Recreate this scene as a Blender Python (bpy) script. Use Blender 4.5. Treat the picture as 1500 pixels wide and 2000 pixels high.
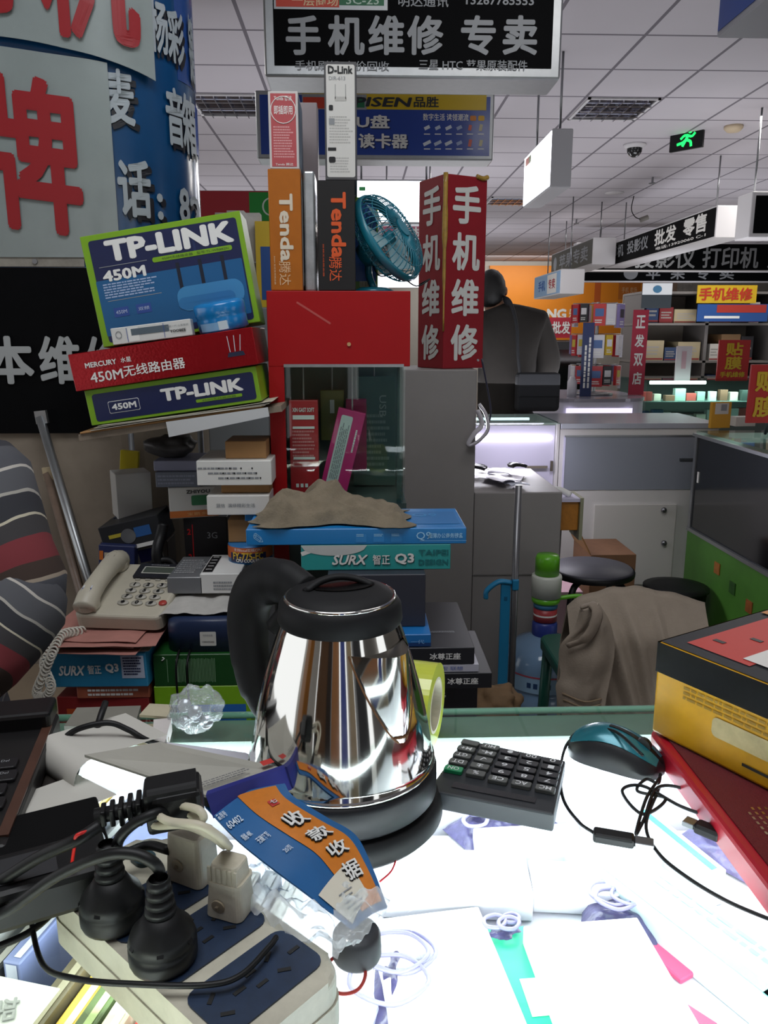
import bpy, bmesh, math, random
from mathutils import Vector, Matrix, noise
PI = math.pi
for _o in list(bpy.data.objects): bpy.data.objects.remove(_o)
SC = bpy.context.scene
COL = SC.collection
# ---------------------------------------------------------------- camera (frame 1500 x 2000)
FPX = 1550.0
EYE = Vector((0, 0, 1.35))
PITCH = math.atan(343 / FPX); YAW = math.atan(54 * math.cos(PITCH) / FPX)
FWD = Vector((math.sin(YAW) * math.cos(PITCH), math.cos(YAW) * math.cos(PITCH), -math.sin(PITCH)))
RGT = Vector((math.cos(YAW), -math.sin(YAW), 0)); UPV = RGT.cross(FWD)
cam = bpy.data.cameras.new('camera'); camo = bpy.data.objects.new('camera', cam); COL.objects.link(camo)
cam.sensor_fit = 'VERTICAL'; cam.sensor_height = 24; cam.lens = FPX / 2000 * 24; cam.clip_start = .02; cam.clip_end = 100
_m = Matrix((RGT, UPV, -FWD)).transposed().to_4x4(); _m.translation = EYE; camo.matrix_world = _m
SC.camera = camo
# ---------------------------------------------------------------- light and exposure
SC.view_settings.view_transform = 'Standard'; SC.view_settings.look = 'None'
SC.view_settings.exposure = 0.0; SC.view_settings.gamma = 1.0; SC.view_settings.use_curve_mapping = False
W = bpy.data.worlds.new('world'); SC.world = W; W.use_nodes = True
W.node_tree.nodes['Background'].inputs[0].default_value = (0.93, 0.95, 0.97, 1)
W.node_tree.nodes['Background'].inputs[1].default_value = 1.4
def area(name, loc, size, power, col=(1, 1, 1), rot=(0, 0, 0), sy=None):
    l = bpy.data.lights.new(name, 'AREA'); l.energy = power; l.color = col; l.size = size
    if sy: l.shape = 'RECTANGLE'; l.size_y = sy
    o = bpy.data.objects.new(name, l); COL.objects.link(o); o.location = loc; o.rotation_euler = rot
    return o
for i, (x, y) in enumerate(((-2.0, 5.4), (1.2, 8.6), (4.2, 7.5), (4.0, 12.0), (0.0, 13.0), (-3.0, 10.0))):
    area('hall_fill', (x, y, 2.98), 1.1, 30, (1.0, .96, .92), sy=.5)  # area lamps without fixtures, added under the ceiling to brighten the hall
for x, y, e in ((1.3, 4.5, 16), (2.6, 6.5, 30), (-1.0, 6.0, 26), (1.0, 9.0, 40), (4.5, 9.5, 40), (-2.0, 10.5, 40), (2.0, 13.5, 40), (6.0, 14.0, 40)):
    area('ceiling_fill', (x, y, 1.08), 1.6, e * .55, (.93, .94, 1.0), rot=(PI, 0, 0), sy=.8)      # upward lamps added to brighten the ceiling, standing in for lit showcases
area('hall_fill', (3.2, 17.6, 2.98), 3.0, 60, (1.0, .97, .92), rot=(math.radians(35), 0, 0), sy=.5)  # fill added to brighten the orange board on the far wall
area('hall_fill', (3.6, 6.5, 2.98), 1.1, 22, (1.0, .97, .92), sy=.5)  # fill added to brighten the far shelving
area('shop_fill', (-.2, .45, 2.98), 1.2, 27, (.95, .97, 1.0), sy=1.2)  # unseen lamp added overhead to brighten the stall and near counter
area('hall_fill', (.95, 1.75, 2.98), 1.1, 11, (1.0, .98, .95), rot=(math.radians(28), 0, 0), sy=.5)  # fill added to lift the partition and cabinet fronts
SC.cycles.max_bounces = 8; SC.cycles.diffuse_bounces = 3; SC.cycles.glossy_bounces = 4
SC.cycles.transparent_max_bounces = 16; SC.cycles.transmission_bounces = 4
SC.cycles.sample_clamp_indirect = 4.0; SC.cycles.caustics_reflective = False; SC.cycles.caustics_refractive = False
try: SC.cycles.use_denoising = True
except Exception: pass
# ---------------------------------------------------------------- where things stand
def ray(x, y): return FWD + RGT * ((x - 750) / FPX) + UPV * ((1000 - y) / FPX)
def atZ(x, y, z):
    d = ray(x, y); return EYE + d * ((z - EYE.z) / d.z)
def atY(x, y, Y):
    d = ray(x, y); return EYE + d * (Y / d.y)
def atX(x, y, X):
    d = ray(x, y); return EYE + d * (X / d.x)
def span(x0, y0, x1, y1, Y):            # centre x, bottom z, width, height of an upright face at depth Y
    xm, ym = (x0 + x1) / 2, (y0 + y1) / 2
    a, b, c, d = atY(x0, ym, Y), atY(x1, ym, Y), atY(xm, y1, Y), atY(xm, y0, Y)
    return (a.x + b.x) / 2, c.z, b.x - a.x, d.z - c.z
# ---------------------------------------------------------------- materials
def lin(h):
    if not isinstance(h, str): return tuple(h)
    h = h.lstrip('#'); v = [int(h[i:i + 2], 16) / 255 for i in (0, 2, 4)]
    return tuple(c / 12.92 if c <= .04045 else ((c + .055) / 1.055) ** 2.4 for c in v)
_MC = {}
def mat(col, rough=.55, metal=0, emit=0, wear=.0, ws=30, bump=0, bs=120, spec=.5, coat=0, trans=0, name=None):
    key = (col, rough, metal, emit, wear, ws, bump, bs, spec, coat, trans)
    if key in _MC: return _MC[key]
    m = bpy.data.materials.new(name or 'paint'); m.use_nodes = True; nt = m.node_tree; p = nt.nodes['Principled BSDF']
    c = lin(col)
    p.inputs['Base Color'].default_value = (*c, 1); p.inputs['Roughness'].default_value = rough
    p.inputs['Metallic'].default_value = metal; p.inputs['Specular IOR Level'].default_value = spec
    p.inputs['Coat Weight'].default_value = coat; p.inputs['Coat Roughness'].default_value = .12
    if trans: p.inputs['Transmission Weight'].default_value = trans
    if emit: p.inputs['Emission Color'].default_value = (*c, 1); p.inputs['Emission Strength'].default_value = emit
    tc = None
    if wear or bump: tc = nt.nodes.new('ShaderNodeTexCoord')
    if wear:
        n = nt.nodes.new('ShaderNodeTexNoise'); n.inputs['Scale'].default_value = ws; n.inputs['Detail'].default_value = 5
        n.inputs['Roughness'].default_value = .65
        nt.links.new(tc.outputs['Object'], n.inputs['Vector'])
        r = nt.nodes.new('ShaderNodeValToRGB'); r.color_ramp.elements[0].position = .3; r.color_ramp.elements[1].position = .68
        r.color_ramp.elements[0].color = (*[v * (1 - wear) for v in c], 1); r.color_ramp.elements[1].color = (*c, 1)
        nt.links.new(n.outputs['Fac'], r.inputs[0]); nt.links.new(r.outputs[0], p.inputs['Base Color'])
    if bump:
        n = nt.nodes.new('ShaderNodeTexNoise'); n.inputs['Scale'].default_value = bs; n.inputs['Detail'].default_value = 4
        nt.links.new(tc.outputs['Object'], n.inputs['Vector'])
        b = nt.nodes.new('ShaderNodeBump'); b.inputs['Strength'].default_value = bump; b.inputs['Distance'].default_value = .004
        nt.links.new(n.outputs['Fac'], b.inputs['Height']); nt.links.new(b.outputs[0], p.inputs['Normal'])
    _MC[key] = m
    return m
def glassy(col=(.85, .95, .92), ior=1.45, rough=.02, name='clear_pane', haze=0, hz=(.9, .95, .95)):
    key = ('g', col, ior, rough, haze)
    if key in _MC: return _MC[key]
    m = bpy.data.materials.new(name); m.use_nodes = True; nt = m.node_tree; nt.nodes.remove(nt.nodes['Principled BSDF'])
    o = nt.nodes['Material Output']; t = nt.nodes.new('ShaderNodeBsdfTransparent'); t.inputs[0].default_value = (*col, 1)
    g = nt.nodes.new('ShaderNodeBsdfGlossy'); g.inputs['Roughness'].default_value = rough
    f = nt.nodes.new('ShaderNodeFresnel'); f.inputs[0].default_value = ior
    gb = nt.nodes.new('ShaderNodeNewGeometry'); k1 = nt.nodes.new('ShaderNodeMath'); k1.operation = 'SUBTRACT'; k1.inputs[0].default_value = 1; nt.links.new(gb.outputs['Backfacing'], k1.inputs[1]); k2 = nt.nodes.new('ShaderNodeMath'); k2.operation = 'MULTIPLY'; nt.links.new(f.outputs[0], k2.inputs[0]); nt.links.new(k1.outputs[0], k2.inputs[1])
    x = nt.nodes.new('ShaderNodeMixShader'); nt.links.new(k2.outputs[0], x.inputs[0]); nt.links.new(t.outputs[0], x.inputs[1]); nt.links.new(g.outputs[0], x.inputs[2])
    last = x
    if haze:
        d = nt.nodes.new('ShaderNodeBsdfDiffuse'); d.inputs[0].default_value = (*hz, 1)
        y = nt.nodes.new('ShaderNodeMixShader'); y.inputs[0].default_value = haze
        nt.links.new(x.outputs[0], y.inputs[1]); nt.links.new(d.outputs[0], y.inputs[2]); last = y
    nt.links.new(last.outputs[0], o.inputs[0]); _MC[key] = m
    return m
def film(hz=.16):                                           # crinkled clear polythene
    if ('film', hz) in _MC: return _MC[('film', hz)]
    m = glassy((.93, .95, .97), 1.6, .12, 'polythene', hz); nt = m.node_tree
    tc = nt.nodes.new('ShaderNodeTexCoord'); n = nt.nodes.new('ShaderNodeTexNoise'); n.inputs['Scale'].default_value = 60; n.inputs['Distortion'].default_value = 1.5
    nt.links.new(tc.outputs['Object'], n.inputs['Vector'])
    b = nt.nodes.new('ShaderNodeBump'); b.inputs['Strength'].default_value = .9; b.inputs['Distance'].default_value = .01
    nt.links.new(n.outputs['Fac'], b.inputs['Height'])
    for q in nt.nodes:
        if q.type in ('BSDF_GLOSSY', 'FRESNEL'): nt.links.new(b.outputs[0], q.inputs['Normal'])
    _MC[('film', hz)] = m
    return m
def tapef():                                          # smooth clear packing tape
    m = glassy((.97, .97, .95), 1.10, .22, 'clear_tape'); nt = m.node_tree
    if 'bump' in m: return m
    m['bump'] = 1; tc = nt.nodes.new('ShaderNodeTexCoord'); n = nt.nodes.new('ShaderNodeTexNoise'); n.inputs['Scale'].default_value = 22; nt.links.new(tc.outputs['Object'], n.inputs['Vector'])
    b = nt.nodes.new('ShaderNodeBump'); b.inputs['Strength'].default_value = .35; b.inputs['Distance'].default_value = .004; nt.links.new(n.outputs['Fac'], b.inputs['Height'])
    for q in nt.nodes:
        if q.type == 'BSDF_GLOSSY': nt.links.new(b.outputs[0], q.inputs['Normal'])
    return m
# ---------------------------------------------------------------- geometry
I4 = Matrix.Identity(4)
def T(x=0, y=0, z=0): return Matrix.Translation((x, y, z))
def RX(d): return Matrix.Rotation(math.radians(d), 4, 'X')
def RY(d): return Matrix.Rotation(math.radians(d), 4, 'Y')
def RZ(d): return Matrix.Rotation(math.radians(d), 4, 'Z')
def frame(o, x, y):                                   # matrix with origin o, x axis along x, y axis near y
    x = Vector(x).normalized(); z = x.cross(Vector(y)).normalized(); y = z.cross(x)
    m = Matrix((x, y, z)).transposed().to_4x4(); m.translation = Vector(o); return m
def smooth(pts, n=6, closed=False):
    P = [Vector(p) for p in pts]; L = len(P); out = []
    if L < 3: return P
    for i in range(L if closed else L - 1):
        a = P[(i - 1) % L] if closed or i else P[0] * 2 - P[1]
        b, c = P[i], P[(i + 1) % L]
        d = P[(i + 2) % L] if closed or i + 2 < L else P[-1] * 2 - P[-2]
        for k in range(n):
            t = k / n
            out.append(.5 * ((2 * b) + (c - a) * t + (2 * a - 5 * b + 4 * c - d) * t * t + (3 * b - a - 3 * c + d) * t ** 3))
    if not closed: out.append(P[-1])
    return out
def rpoly(w, h, r, n=5):
    out = []
    for cx, cy, a0 in ((w / 2 - r, h / 2 - r, 0), (-w / 2 + r, h / 2 - r, 90), (-w / 2 + r, -h / 2 + r, 180), (w / 2 - r, -h / 2 + r, 270)):
        for k in range(n + 1):
            a = math.radians(a0 + 90 * k / n); out.append((cx + r * math.cos(a), cy + r * math.sin(a)))
    return out
_TC = {}
def glyphs(s, bold=0.0, sp=1.0, shear=0.0, res=2):
    key = (s, bold, sp, shear)
    if key in _TC: return _TC[key]
    c = bpy.data.curves.new('writing', 'FONT'); c.body = s; c.size = 1; c.resolution_u = res; c.offset = bold if bold <= .012 else 0; c.space_character = sp; c.shear = shear
    c.space_line = .95
    o = bpy.data.objects.new('writing', c); COL.objects.link(o)
    dg = bpy.context.evaluated_depsgraph_get(); me = bpy.data.meshes.new_from_object(o.evaluated_get(dg))
    V = [(v.co.x, v.co.y, 0) for v in me.vertices]; Fc = [tuple(p.vertices) for p in me.polygons]
    if bold > .012:                                   # thicker strokes: the same writing struck several times
        V0, F0, k = V, Fc, len(V); V, Fc = list(V0), list(F0)
        for j, (dx, dy) in enumerate(((1, 0), (-1, 0), (0, 1), (0, -1), (.7, .7), (-.7, .7), (.7, -.7), (-.7, -.7))):
            V += [(x + dx * bold, y + dy * bold, .00008 * (j + 1)) for x, y, _ in V0]; Fc += [tuple(a + k * (j + 1) for a in f) for f in F0]
    bpy.data.objects.remove(o); bpy.data.curves.remove(c); bpy.data.meshes.remove(me)
    if V:
        x0 = min(v[0] for v in V); x1 = max(v[0] for v in V); y0 = min(v[1] for v in V); y1 = max(v[1] for v in V)
        V = [((x - x0) / max(1e-6, x1 - x0) - .5, (y - y0) / max(1e-6, y1 - y0) - .5, q) for x, y, q in V]
        _TC[key] = (V, Fc, (x1 - x0) / max(1e-6, y1 - y0))
    else: _TC[key] = ([], [], 1)
    return _TC[key]
class MB:
    def __init__(s): s.V = []; s.F = []; s.MI = []; s.SM = []; s.mats = []
    def mi(s, m):
        if m not in s.mats: s.mats.append(m)
        return s.mats.index(m)
    def add(s, V, F, m, sm=False, M=I4):
        k = len(s.V); s.V += [M @ Vector(v) for v in V]; i = s.mi(m)
        for f in F: s.F.append([a + k for a in f]); s.MI.append(i); s.SM.append(sm)
        return s
    def bmadd(s, bm, m, sm=False, M=I4):
        bm.verts.index_update(); s.add([v.co.copy() for v in bm.verts], [[v.index for v in f.verts] for f in bm.faces], m, sm, M); bm.free(); return s
    def box(s, d, m, c=(0, 0, 0), bev=0, M=I4, seg=2):
        bm = bmesh.new(); bmesh.ops.create_cube(bm, size=1)
        for v in bm.verts: v.co = Vector((v.co.x * d[0] + c[0], v.co.y * d[1] + c[1], v.co.z * d[2] + c[2]))
        if bev: bmesh.ops.bevel(bm, geom=bm.edges[:], offset=bev, segments=seg, profile=.5, affect='EDGES')
        return s.bmadd(bm, m, False, M)
    def prism(s, poly, h, m, M=I4, bev=0, seg=2, sm=False, top=None):   # outline in XY from z=0 to h; top = scale of the upper outline
        bm = bmesh.new(); k = len(poly); t = top or 1
        a = [bm.verts.new((x, y, 0)) for x, y in poly]; b = [bm.verts.new((x * t, y * t, h)) for x, y in poly]
        bm.faces.new(a[::-1]); f1 = bm.faces.new(b)
        for i in range(k): bm.faces.new((a[i], a[(i + 1) % k], b[(i + 1) % k], b[i]))
        if bev: bmesh.ops.bevel(bm, geom=[e for e in bm.edges if e in f1.edges[:]], offset=bev, segments=seg, profile=.5, affect='EDGES')
        return s.bmadd(bm, m, sm, M)
    def lathe(s, prof, m, seg=32, M=I4, sm=True):
        V = []; F = []; n = len(prof)
        for k in range(seg):
            a = 2 * PI * k / seg
            for r, z in prof: V.append((r * math.cos(a), r * math.sin(a), z))
        for k in range(seg):
            for i in range(n - 1):
                a, b = k * n + i, ((k + 1) % seg) * n + i
                f = [a, b, b + 1, a + 1]
                if prof[i][0] == 0: f = [a, b + 1, a + 1]
                elif prof[i + 1][0] == 0: f = [a, b, a + 1]
                F.append(f)
        return s.add(V, F, m, sm, M)
    def cyl(s, r, h, m, M=I4, seg=24, bev=.0):
        if bev: pr = [(0, 0), (r - bev, 0), (r, bev), (r, h - bev), (r - bev, h), (0, h)]
        else: pr = [(0, 0), (r, 0), (r, h), (0, h)]
        s.lathe(pr, m, seg, M, False)
        return s
    def tube(s, pts, r, m, seg=8, n=6, closed=False, M=I4, flat=1.0):
        P = smooth(pts, n, closed) if n > 1 else [Vector(p) for p in pts]
        L = len(P); V = []; F = []; ref = None
        for i in range(L):
            t = (P[(i + 1) % L] - P[i - 1]) if closed or 0 < i < L - 1 else (P[1] - P[0] if i == 0 else P[-1] - P[-2])
            t = t.normalized() if t.length > 1e-9 else Vector((0, 0, 1))
            if ref is None: ref = Vector((0, 0, 1)) if abs(t.z) < .9 else Vector((1, 0, 0))
            x = ref.cross(t)
            if x.length < 1e-6: x = Vector((1, 0, 0)).cross(t)
            x.normalize(); y = t.cross(x); ref = y
            rr = r[min(len(r) - 1, int(i * len(r) / L))] if isinstance(r, (list, tuple)) else r
            for k in range(seg):
                a = 2 * PI * k / seg; V.append(P[i] + x * (math.cos(a) * rr) + y * (math.sin(a) * rr * flat))
        for i in range(L if closed else L - 1):
            for k in range(seg):
                a, b = i * seg + k, i * seg + (k + 1) % seg; c, d = ((i + 1) % L) * seg + (k + 1) % seg, ((i + 1) % L) * seg + k
                F.append([a, b, c, d])
        if not closed: F.append(list(range(seg))[::-1]); F.append([(L - 1) * seg + k for k in range(seg)])
        return s.add(V, F, m, True, M)
    def grid(s, fn, nu, nv, m, th=0, M=I4):            # surface fn(u,v); th closes it to a sheet
        V = [Vector(fn(i / nu, j / nv)) for j in range(nv + 1) for i in range(nu + 1)]; w = nu + 1
        F = [[j * w + i, j * w + i + 1, (j + 1) * w + i + 1, (j + 1) * w + i] for j in range(nv) for i in range(nu)]
        if th:
            N = [Vector((0, 0, 0)) for _ in V]
            for f in F:
                q = (V[f[1]] - V[f[0]]).cross(V[f[3]] - V[f[0]])
                for k in f: N[k] += q
            k0 = len(V); V = V + [v - (n.normalized() if n.length > 0 else Vector((0, 0, 1))) * th for v, n in zip(V, N)]
            F2 = [[a + k0 for a in f[::-1]] for f in F]
            rim = [i for i in range(nu + 1)] + [j * w + nu for j in range(1, nv + 1)] + [nv * w + i for i in range(nu - 1, -1, -1)] + [j * w for j in range(nv - 1, 0, -1)]
            s.add(V, F + F2, m, True, M); n = len(rim); E = [V[i] for i in rim] + [V[i + k0] for i in rim]      # the cut edge, shaded flat
            return s.add(E, [[(i + 1) % n, i, i + n, (i + 1) % n + n] for i in range(n)], m, False, M)
        return s.add(V, F, m, True, M)
    def poly(s, pts, m, M=I4): return s.add(pts, [list(range(len(pts)))], m, False, M)
    def rect(s, Fm, x, y, w, h, m, lift=.0006, r=0):
        p = [(x + a, y + b, lift) for a, b in (rpoly(w, h, r) if r else ((-w / 2, -h / 2), (w / 2, -h / 2), (w / 2, h / 2), (-w / 2, h / 2)))]
        return s.poly(p, m, Fm)
    def text(s, t, Fm, x, y, w, h, m, lift=.0011, bold=0, sp=1, shear=0, rot=0, fn=None, fit=True):
        V, F, asp = glyphs(t, bold, sp, shear)
        if not fit:
            w = min(w, h * asp)
        R = RZ(rot); P = [R @ Vector((a * w, b * h, q)) + Vector((x, y, lift)) for a, b, q in V]
        if fn: P = [fn(p) for p in P]
        return s.add(P, F, m, False, Fm)
    def lines(s, Fm, x, y, w, h, n, m, seed=1, lift=.0009, fill=.5):      # small print: rows of short strokes
        rd = random.Random(seed)
        for k in range(n):
            yy = y + h / 2 - (k + .5) * h / n; xx = x - w / 2
            end = x + w / 2 * (1 - rd.random() * .5)
            while xx < end - w * .04:
                l = w * rd.uniform(.03, .11); s.rect(Fm, xx + l / 2, yy, l, h / n * fill, m, lift); xx += l + w * .015
        return s
    def build(s, name, parent=None, loc=None, M=None, sub=0, **tags):
        me = bpy.data.meshes.new(name); me.from_pydata([tuple(v) for v in s.V], [], s.F); me.update()
        for m in s.mats: me.materials.append(m)
        me.polygons.foreach_set('material_index', s.MI); me.polygons.foreach_set('use_smooth', s.SM)
        me.update()
        o = bpy.data.objects.new(name, me); COL.objects.link(o)
        if parent: o.parent = parent
        if loc is not None: o.location = loc
        if M is not None: o.matrix_local = M
        if sub: q = o.modifiers.new('soft', 'SUBSURF'); q.levels = sub; q.render_levels = sub
        for k, v in tags.items():
            if v: o[k] = v
        return o
def thing(name, label, cat, M=I4, group=None):
    o = bpy.data.objects.new(name, None); COL.objects.link(o); o.empty_display_size = .05
    o.matrix_world = M if isinstance(M, Matrix) else T(*M)
    o['label'] = label; o['category'] = cat
    if group: o['group'] = group
    return o
def FACE(f, w, d, h):                                  # writing frame on a face of a box centred on the origin
    return {'front': frame((0, -d / 2, 0), (1, 0, 0), (0, 0, 1)), 'back': frame((0, d / 2, 0), (-1, 0, 0), (0, 0, 1)),
            'left': frame((-w / 2, 0, 0), (0, -1, 0), (0, 0, 1)), 'right': frame((w / 2, 0, 0), (0, 1, 0), (0, 0, 1)),
            'top': frame((0, 0, h / 2), (1, 0, 0), (0, 1, 0)), 'bottom': frame((0, 0, -h / 2), (1, 0, 0), (0, -1, 0))}[f]
def carton(name, label, cat, w, d, h, M, m, deco=None, bev=.0012, group=None):     # box centred on M's origin, printing in its own mesh
    b = MB(); b.box((w, d, h), m, bev=bev, seg=1)
    if deco: deco(b, lambda f: FACE(f, w, d, h))
    return b.build(name, M=M, label=label, category=cat, group=group)
def upright(x0, y0, x1, y1, Y, d, **k):                # matrix and size of a box whose front face fills that rectangle at depth Y
    cx, z0, w, h = span(x0, y0, x1, y1, Y)
    return T(cx, Y + d / 2, z0 + h / 2), w, h
WHITE = mat('#e6e6e2', .5, name='white_print'); BLACK = mat('#101114', .45, name='black_print'); GREYP = mat('#8a8d90', .5, name='grey_print')
RED = mat('#b81c22', .45, name='red_print'); NAVY = mat('#14265c', .4, name='navy_print'); CARD = mat('#a67c4e', .8, wear=.12, name='cardboard')
ALU = mat('#a9acae', .38, .85, wear=.1, name='aluminium'); CHROME = mat('#dcdcdc', .12, 1, name='chrome')
BLKPL = mat('#0d0e10', .48, wear=.2, ws=60, spec=.32, name='black_plastic')
ORD = ('first', 'second', 'third', 'fourth', 'fifth', 'sixth', 'seventh', 'eighth', 'ninth', 'tenth', 'eleventh', 'twelfth', 'thirteenth', 'fourteenth', 'fifteenth', 'sixteenth', 'seventeenth', 'eighteenth', 'nineteenth', 'twentieth'); STEEL = mat('#8b8d90', .3, .9, name='steel')
# ================================================================ the hall
def struct(name, b, **k): return b.build(name, kind='structure', **k)
def tilemat(name, c1, c2, x0, wx, y0, wy, t, rough=.7, wear=.08):
    m = bpy.data.materials.new(name); m.use_nodes = True; nt = m.node_tree; p = nt.nodes['Principled BSDF']; p.inputs['Roughness'].default_value = rough
    g = nt.nodes.new('ShaderNodeNewGeometry'); s = nt.nodes.new('ShaderNodeSeparateXYZ'); nt.links.new(g.outputs['Position'], s.inputs[0])
    def mth(op, a, b):
        n = nt.nodes.new('ShaderNodeMath'); n.operation = op
        for i, v in enumerate((a, b)):
            if isinstance(v, (int, float)): n.inputs[i].default_value = v
            elif v is not None: nt.links.new(v, n.inputs[i])
        return n.outputs[0]
    fx = mth('FRACT', mth('DIVIDE', mth('SUBTRACT', s.outputs[0], x0 - t / 2), wx), None)
    fy = mth('FRACT', mth('DIVIDE', mth('SUBTRACT', s.outputs[1], y0 - t / 2), wy), None)
    e = mth('MAXIMUM', mth('LESS_THAN', fx, t / wx), mth('LESS_THAN', fy, t / wy))
    n = nt.nodes.new('ShaderNodeTexNoise'); n.inputs['Scale'].default_value = 2.5; nt.links.new(g.outputs['Position'], n.inputs['Vector'])
    r = nt.nodes.new('ShaderNodeValToRGB'); c = lin(c1)
    r.color_ramp.elements[0].color = (*[v * (1 - wear) for v in c], 1); r.color_ramp.elements[1].color = (*c, 1); nt.links.new(n.outputs['Fac'], r.inputs[0])
    x = nt.nodes.new('ShaderNodeMix'); x.data_type = 'RGBA'; nt.links.new(e, x.inputs[0]); nt.links.new(r.outputs[0], x.inputs[6]); x.inputs[7].default_value = (*lin(c2), 1)
    nt.links.new(x.outputs[2], p.inputs['Base Color']); return m
CEIL = 3.04
b = MB(); b.box((17, 24, .1), tilemat('floor_tiles', '#8d8780', '#5d5852', 0, .6, 0, .6, .006, .35), (1.5, 8, -.05)); struct('floor', b)
b = MB(); b.box((17, 24, .1), tilemat('ceiling_tiles', '#c4bfc5', '#6f6a72', -.62, .573, 4.99, .6, .022, .85, .06), (1.5, 8, CEIL + .05)); struct('ceiling', b)
PW = mat('#b9b5ae', .8, wear=.1, ws=2)
b = MB(); b.box((17, .1, CEIL), PW, (1.5, 19.05, CEIL / 2)); struct('wall_back', b)
b = MB(); b.box((.1, 19, CEIL), PW, (10.05, 9.5, CEIL / 2)); struct('wall_right', b)
b = MB(); b.box((.1, 15, CEIL), PW, (-5.05, 11.5, CEIL / 2)); struct('wall_left', b)
b = MB()                                               # shop front behind the viewer, open to daylight
for x0_, x1_ in ((-7, -2.6), (3.4, 10)): b.box((x1_ - x0_, .1, CEIL), PW, ((x0_ + x1_) / 2, -3.05, CEIL / 2))
b.box((6.0, .1, .5), PW, (.4, -3.05, CEIL - .25)); struct('wall_front', b)
for x_, y_, w_, h_, c_, lb in ((-1.05, -1.6, .7, 2.1, '#5d3f24', 'tall brown block added unseen behind the viewer for kettle reflections'), (-.20, -1.1, .30, 1.9, '#8a5a30', 'narrow tan block added unseen behind the viewer for kettle reflections'), (.12, -1.12, .22, 1.9, '#22357c', 'narrow blue block added unseen behind the viewer for kettle reflections'), (-.52, -1.3, .2, 2.0, '#241a14', 'narrow dark brown block added unseen behind the viewer for kettle reflections'), (.52, -1.35, .26, 1.9, '#a08c6c', 'cream block added unseen behind the viewer for kettle reflections'), (1.15, -1.5, .6, 2.0, '#3a3a3c', 'dark grey block added unseen behind the viewer for kettle reflections'), (-2.0, -.9, .5, 1.9, '#a86a1e', 'orange block added unseen behind the viewer for kettle reflections to one side')):
    t = thing('reflection_block', lb.replace(' to one side', ' by the side wall'), 'reflection_block', (x_, y_, 0)); b = MB(); b.box((w_, .35, h_), mat(c_, .5, wear=.15, ws=4), (0, 0, h_ / 2 + .0006), bev=.005); b.build('body', t); b = MB(); b.box((w_ * .92, .012, h_ * .9), mat(c_, .4), (0, .1812, h_ / 2)); b.build('door', t)  # invented blocks out of view that put coloured streaks into the kettle reflection
# ---------------------------------------------------------------- rounded pillar with posters
PXR, PY, PRD = -.402, 1.95, .20
def wrap(s, z, off=0):                                 # s runs along the front (0 = where the round end starts) and round the end
    r = PRD + off
    if s < 0: return Vector((PXR - PRD + s, PY - off, z))
    t = min(s / PRD, PI)
    return Vector((PXR - PRD + r * math.sin(t), PY + PRD - r * math.cos(t), z))
def sfront(x, y):
    d = ray(x, y); best = None
    for k in range(3001):
        s = -1.2 + k * .0005; p = wrap(s, 0, .01); e = abs(p.x * d.y - p.y * d.x)
        if best is None or e < best[0] - 1e-9: best = (e, s, p.y / d.y)
    return best[1], EYE.z + d.z * best[2]
b = MB(); out = [wrap(-1.0, 0), wrap(-.01, 0)] + [wrap(PRD * PI * k / 24, 0) for k in range(25)] + [Vector((PXR - PRD - 1.0, PY + 2 * PRD, 0))]
b.prism([(v.x, v.y) for v in out], CEIL - .002, mat('#978b7c', .75, wear=.25, ws=6, bump=.15, bs=25), M=T(0, 0, .001)); struct('wall_pillar', b)
def sheet(b, s0, s1, z0, z1, m, off=.006, n=40, wob=0, seed=0, zf=None):
    def f(u, v):
        s = s0 + (s1 - s0) * u; za, zb = (z0, z1) if zf is None else zf(u)
        z = za + (zb - za) * v; w = wob * noise.noise(Vector((s * 6 + seed, z * 6, seed))) if wob else 0
        return wrap(s, z, off + abs(w))
    b.grid(f, n, 14, m, th=.002)
def wtext(b, t, x0, y0, x1, y1, m, off, bold=.02, dx=0, dz=0, shz=0):
    xm, ym = (x0 + x1) / 2, (y0 + y1) / 2
    sa, z = sfront(x0, ym); sb_, z2 = sfront(x1, ym); _, za = sfront(xm, y0); _, zb = sfront(xm, y1); s = (sa + sb_) / 2; zc = (za + zb) / 2
    b.text(t, I4, 0, 0, sb_ - sa, za - zb, m, lift=0, bold=bold, fn=lambda p: wrap(s + dx + p.x, zc + dz + p.y + shz * p.x, off + p.z))
BLU = mat('#0f4675', .22, wear=.25, ws=4, coat=.4); BLU2 = mat('#2a4f94', .25, wear=.35, ws=9)
PST = mat('#8f9998', .3, wear=.15, ws=5, coat=.4); DKB = mat('#10131c', .4)
GLY = mat('#9fa8ae', .4)
def zy(x, y): return sfront(x, y)[1]
b = MB(); s225, _ = sfront(205, 300)
sheet(b, s225 - .4, PRD * PI * .9, 1.42, CEIL - .01, BLU, .006, 70)
sheet(b, sfront(345, 60)[0], PRD * PI * .85, zy(380, 175), CEIL - .012, BLU2, .0075, 30); sheet(b, sfront(383, 260)[0], PRD * PI * .85, zy(390, 300), zy(390, 205), mat('#1d49a0', .25), .0085, 20)
for off, mm, dx, dzz in ((.0100, DKB, .010, -.010), (.0125, GLY, 0, 0)):
    for t, r in (('麦', (205, 135, 262, 245)), ('话', (230, 312, 294, 425)), (':', (306, 378, 318, 430)), ('杨', (290, 0, 326, 104)), ('彩', (326, 22, 357, 125)), ('键', (367, 35, 401, 168)),
                 ('音', (323, 172, 357, 285)), ('箱', (355, 186, 380, 302)), ('8', (349, 367, 369, 438)), ('2', (370, 385, 390, 450))):
        wtext(b, t, *r, mm, off, .03, dx=dx * (1 if r[0] < 330 else .6), dz=dzz)
LB = mat('#6f9ac6', .3)
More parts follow.
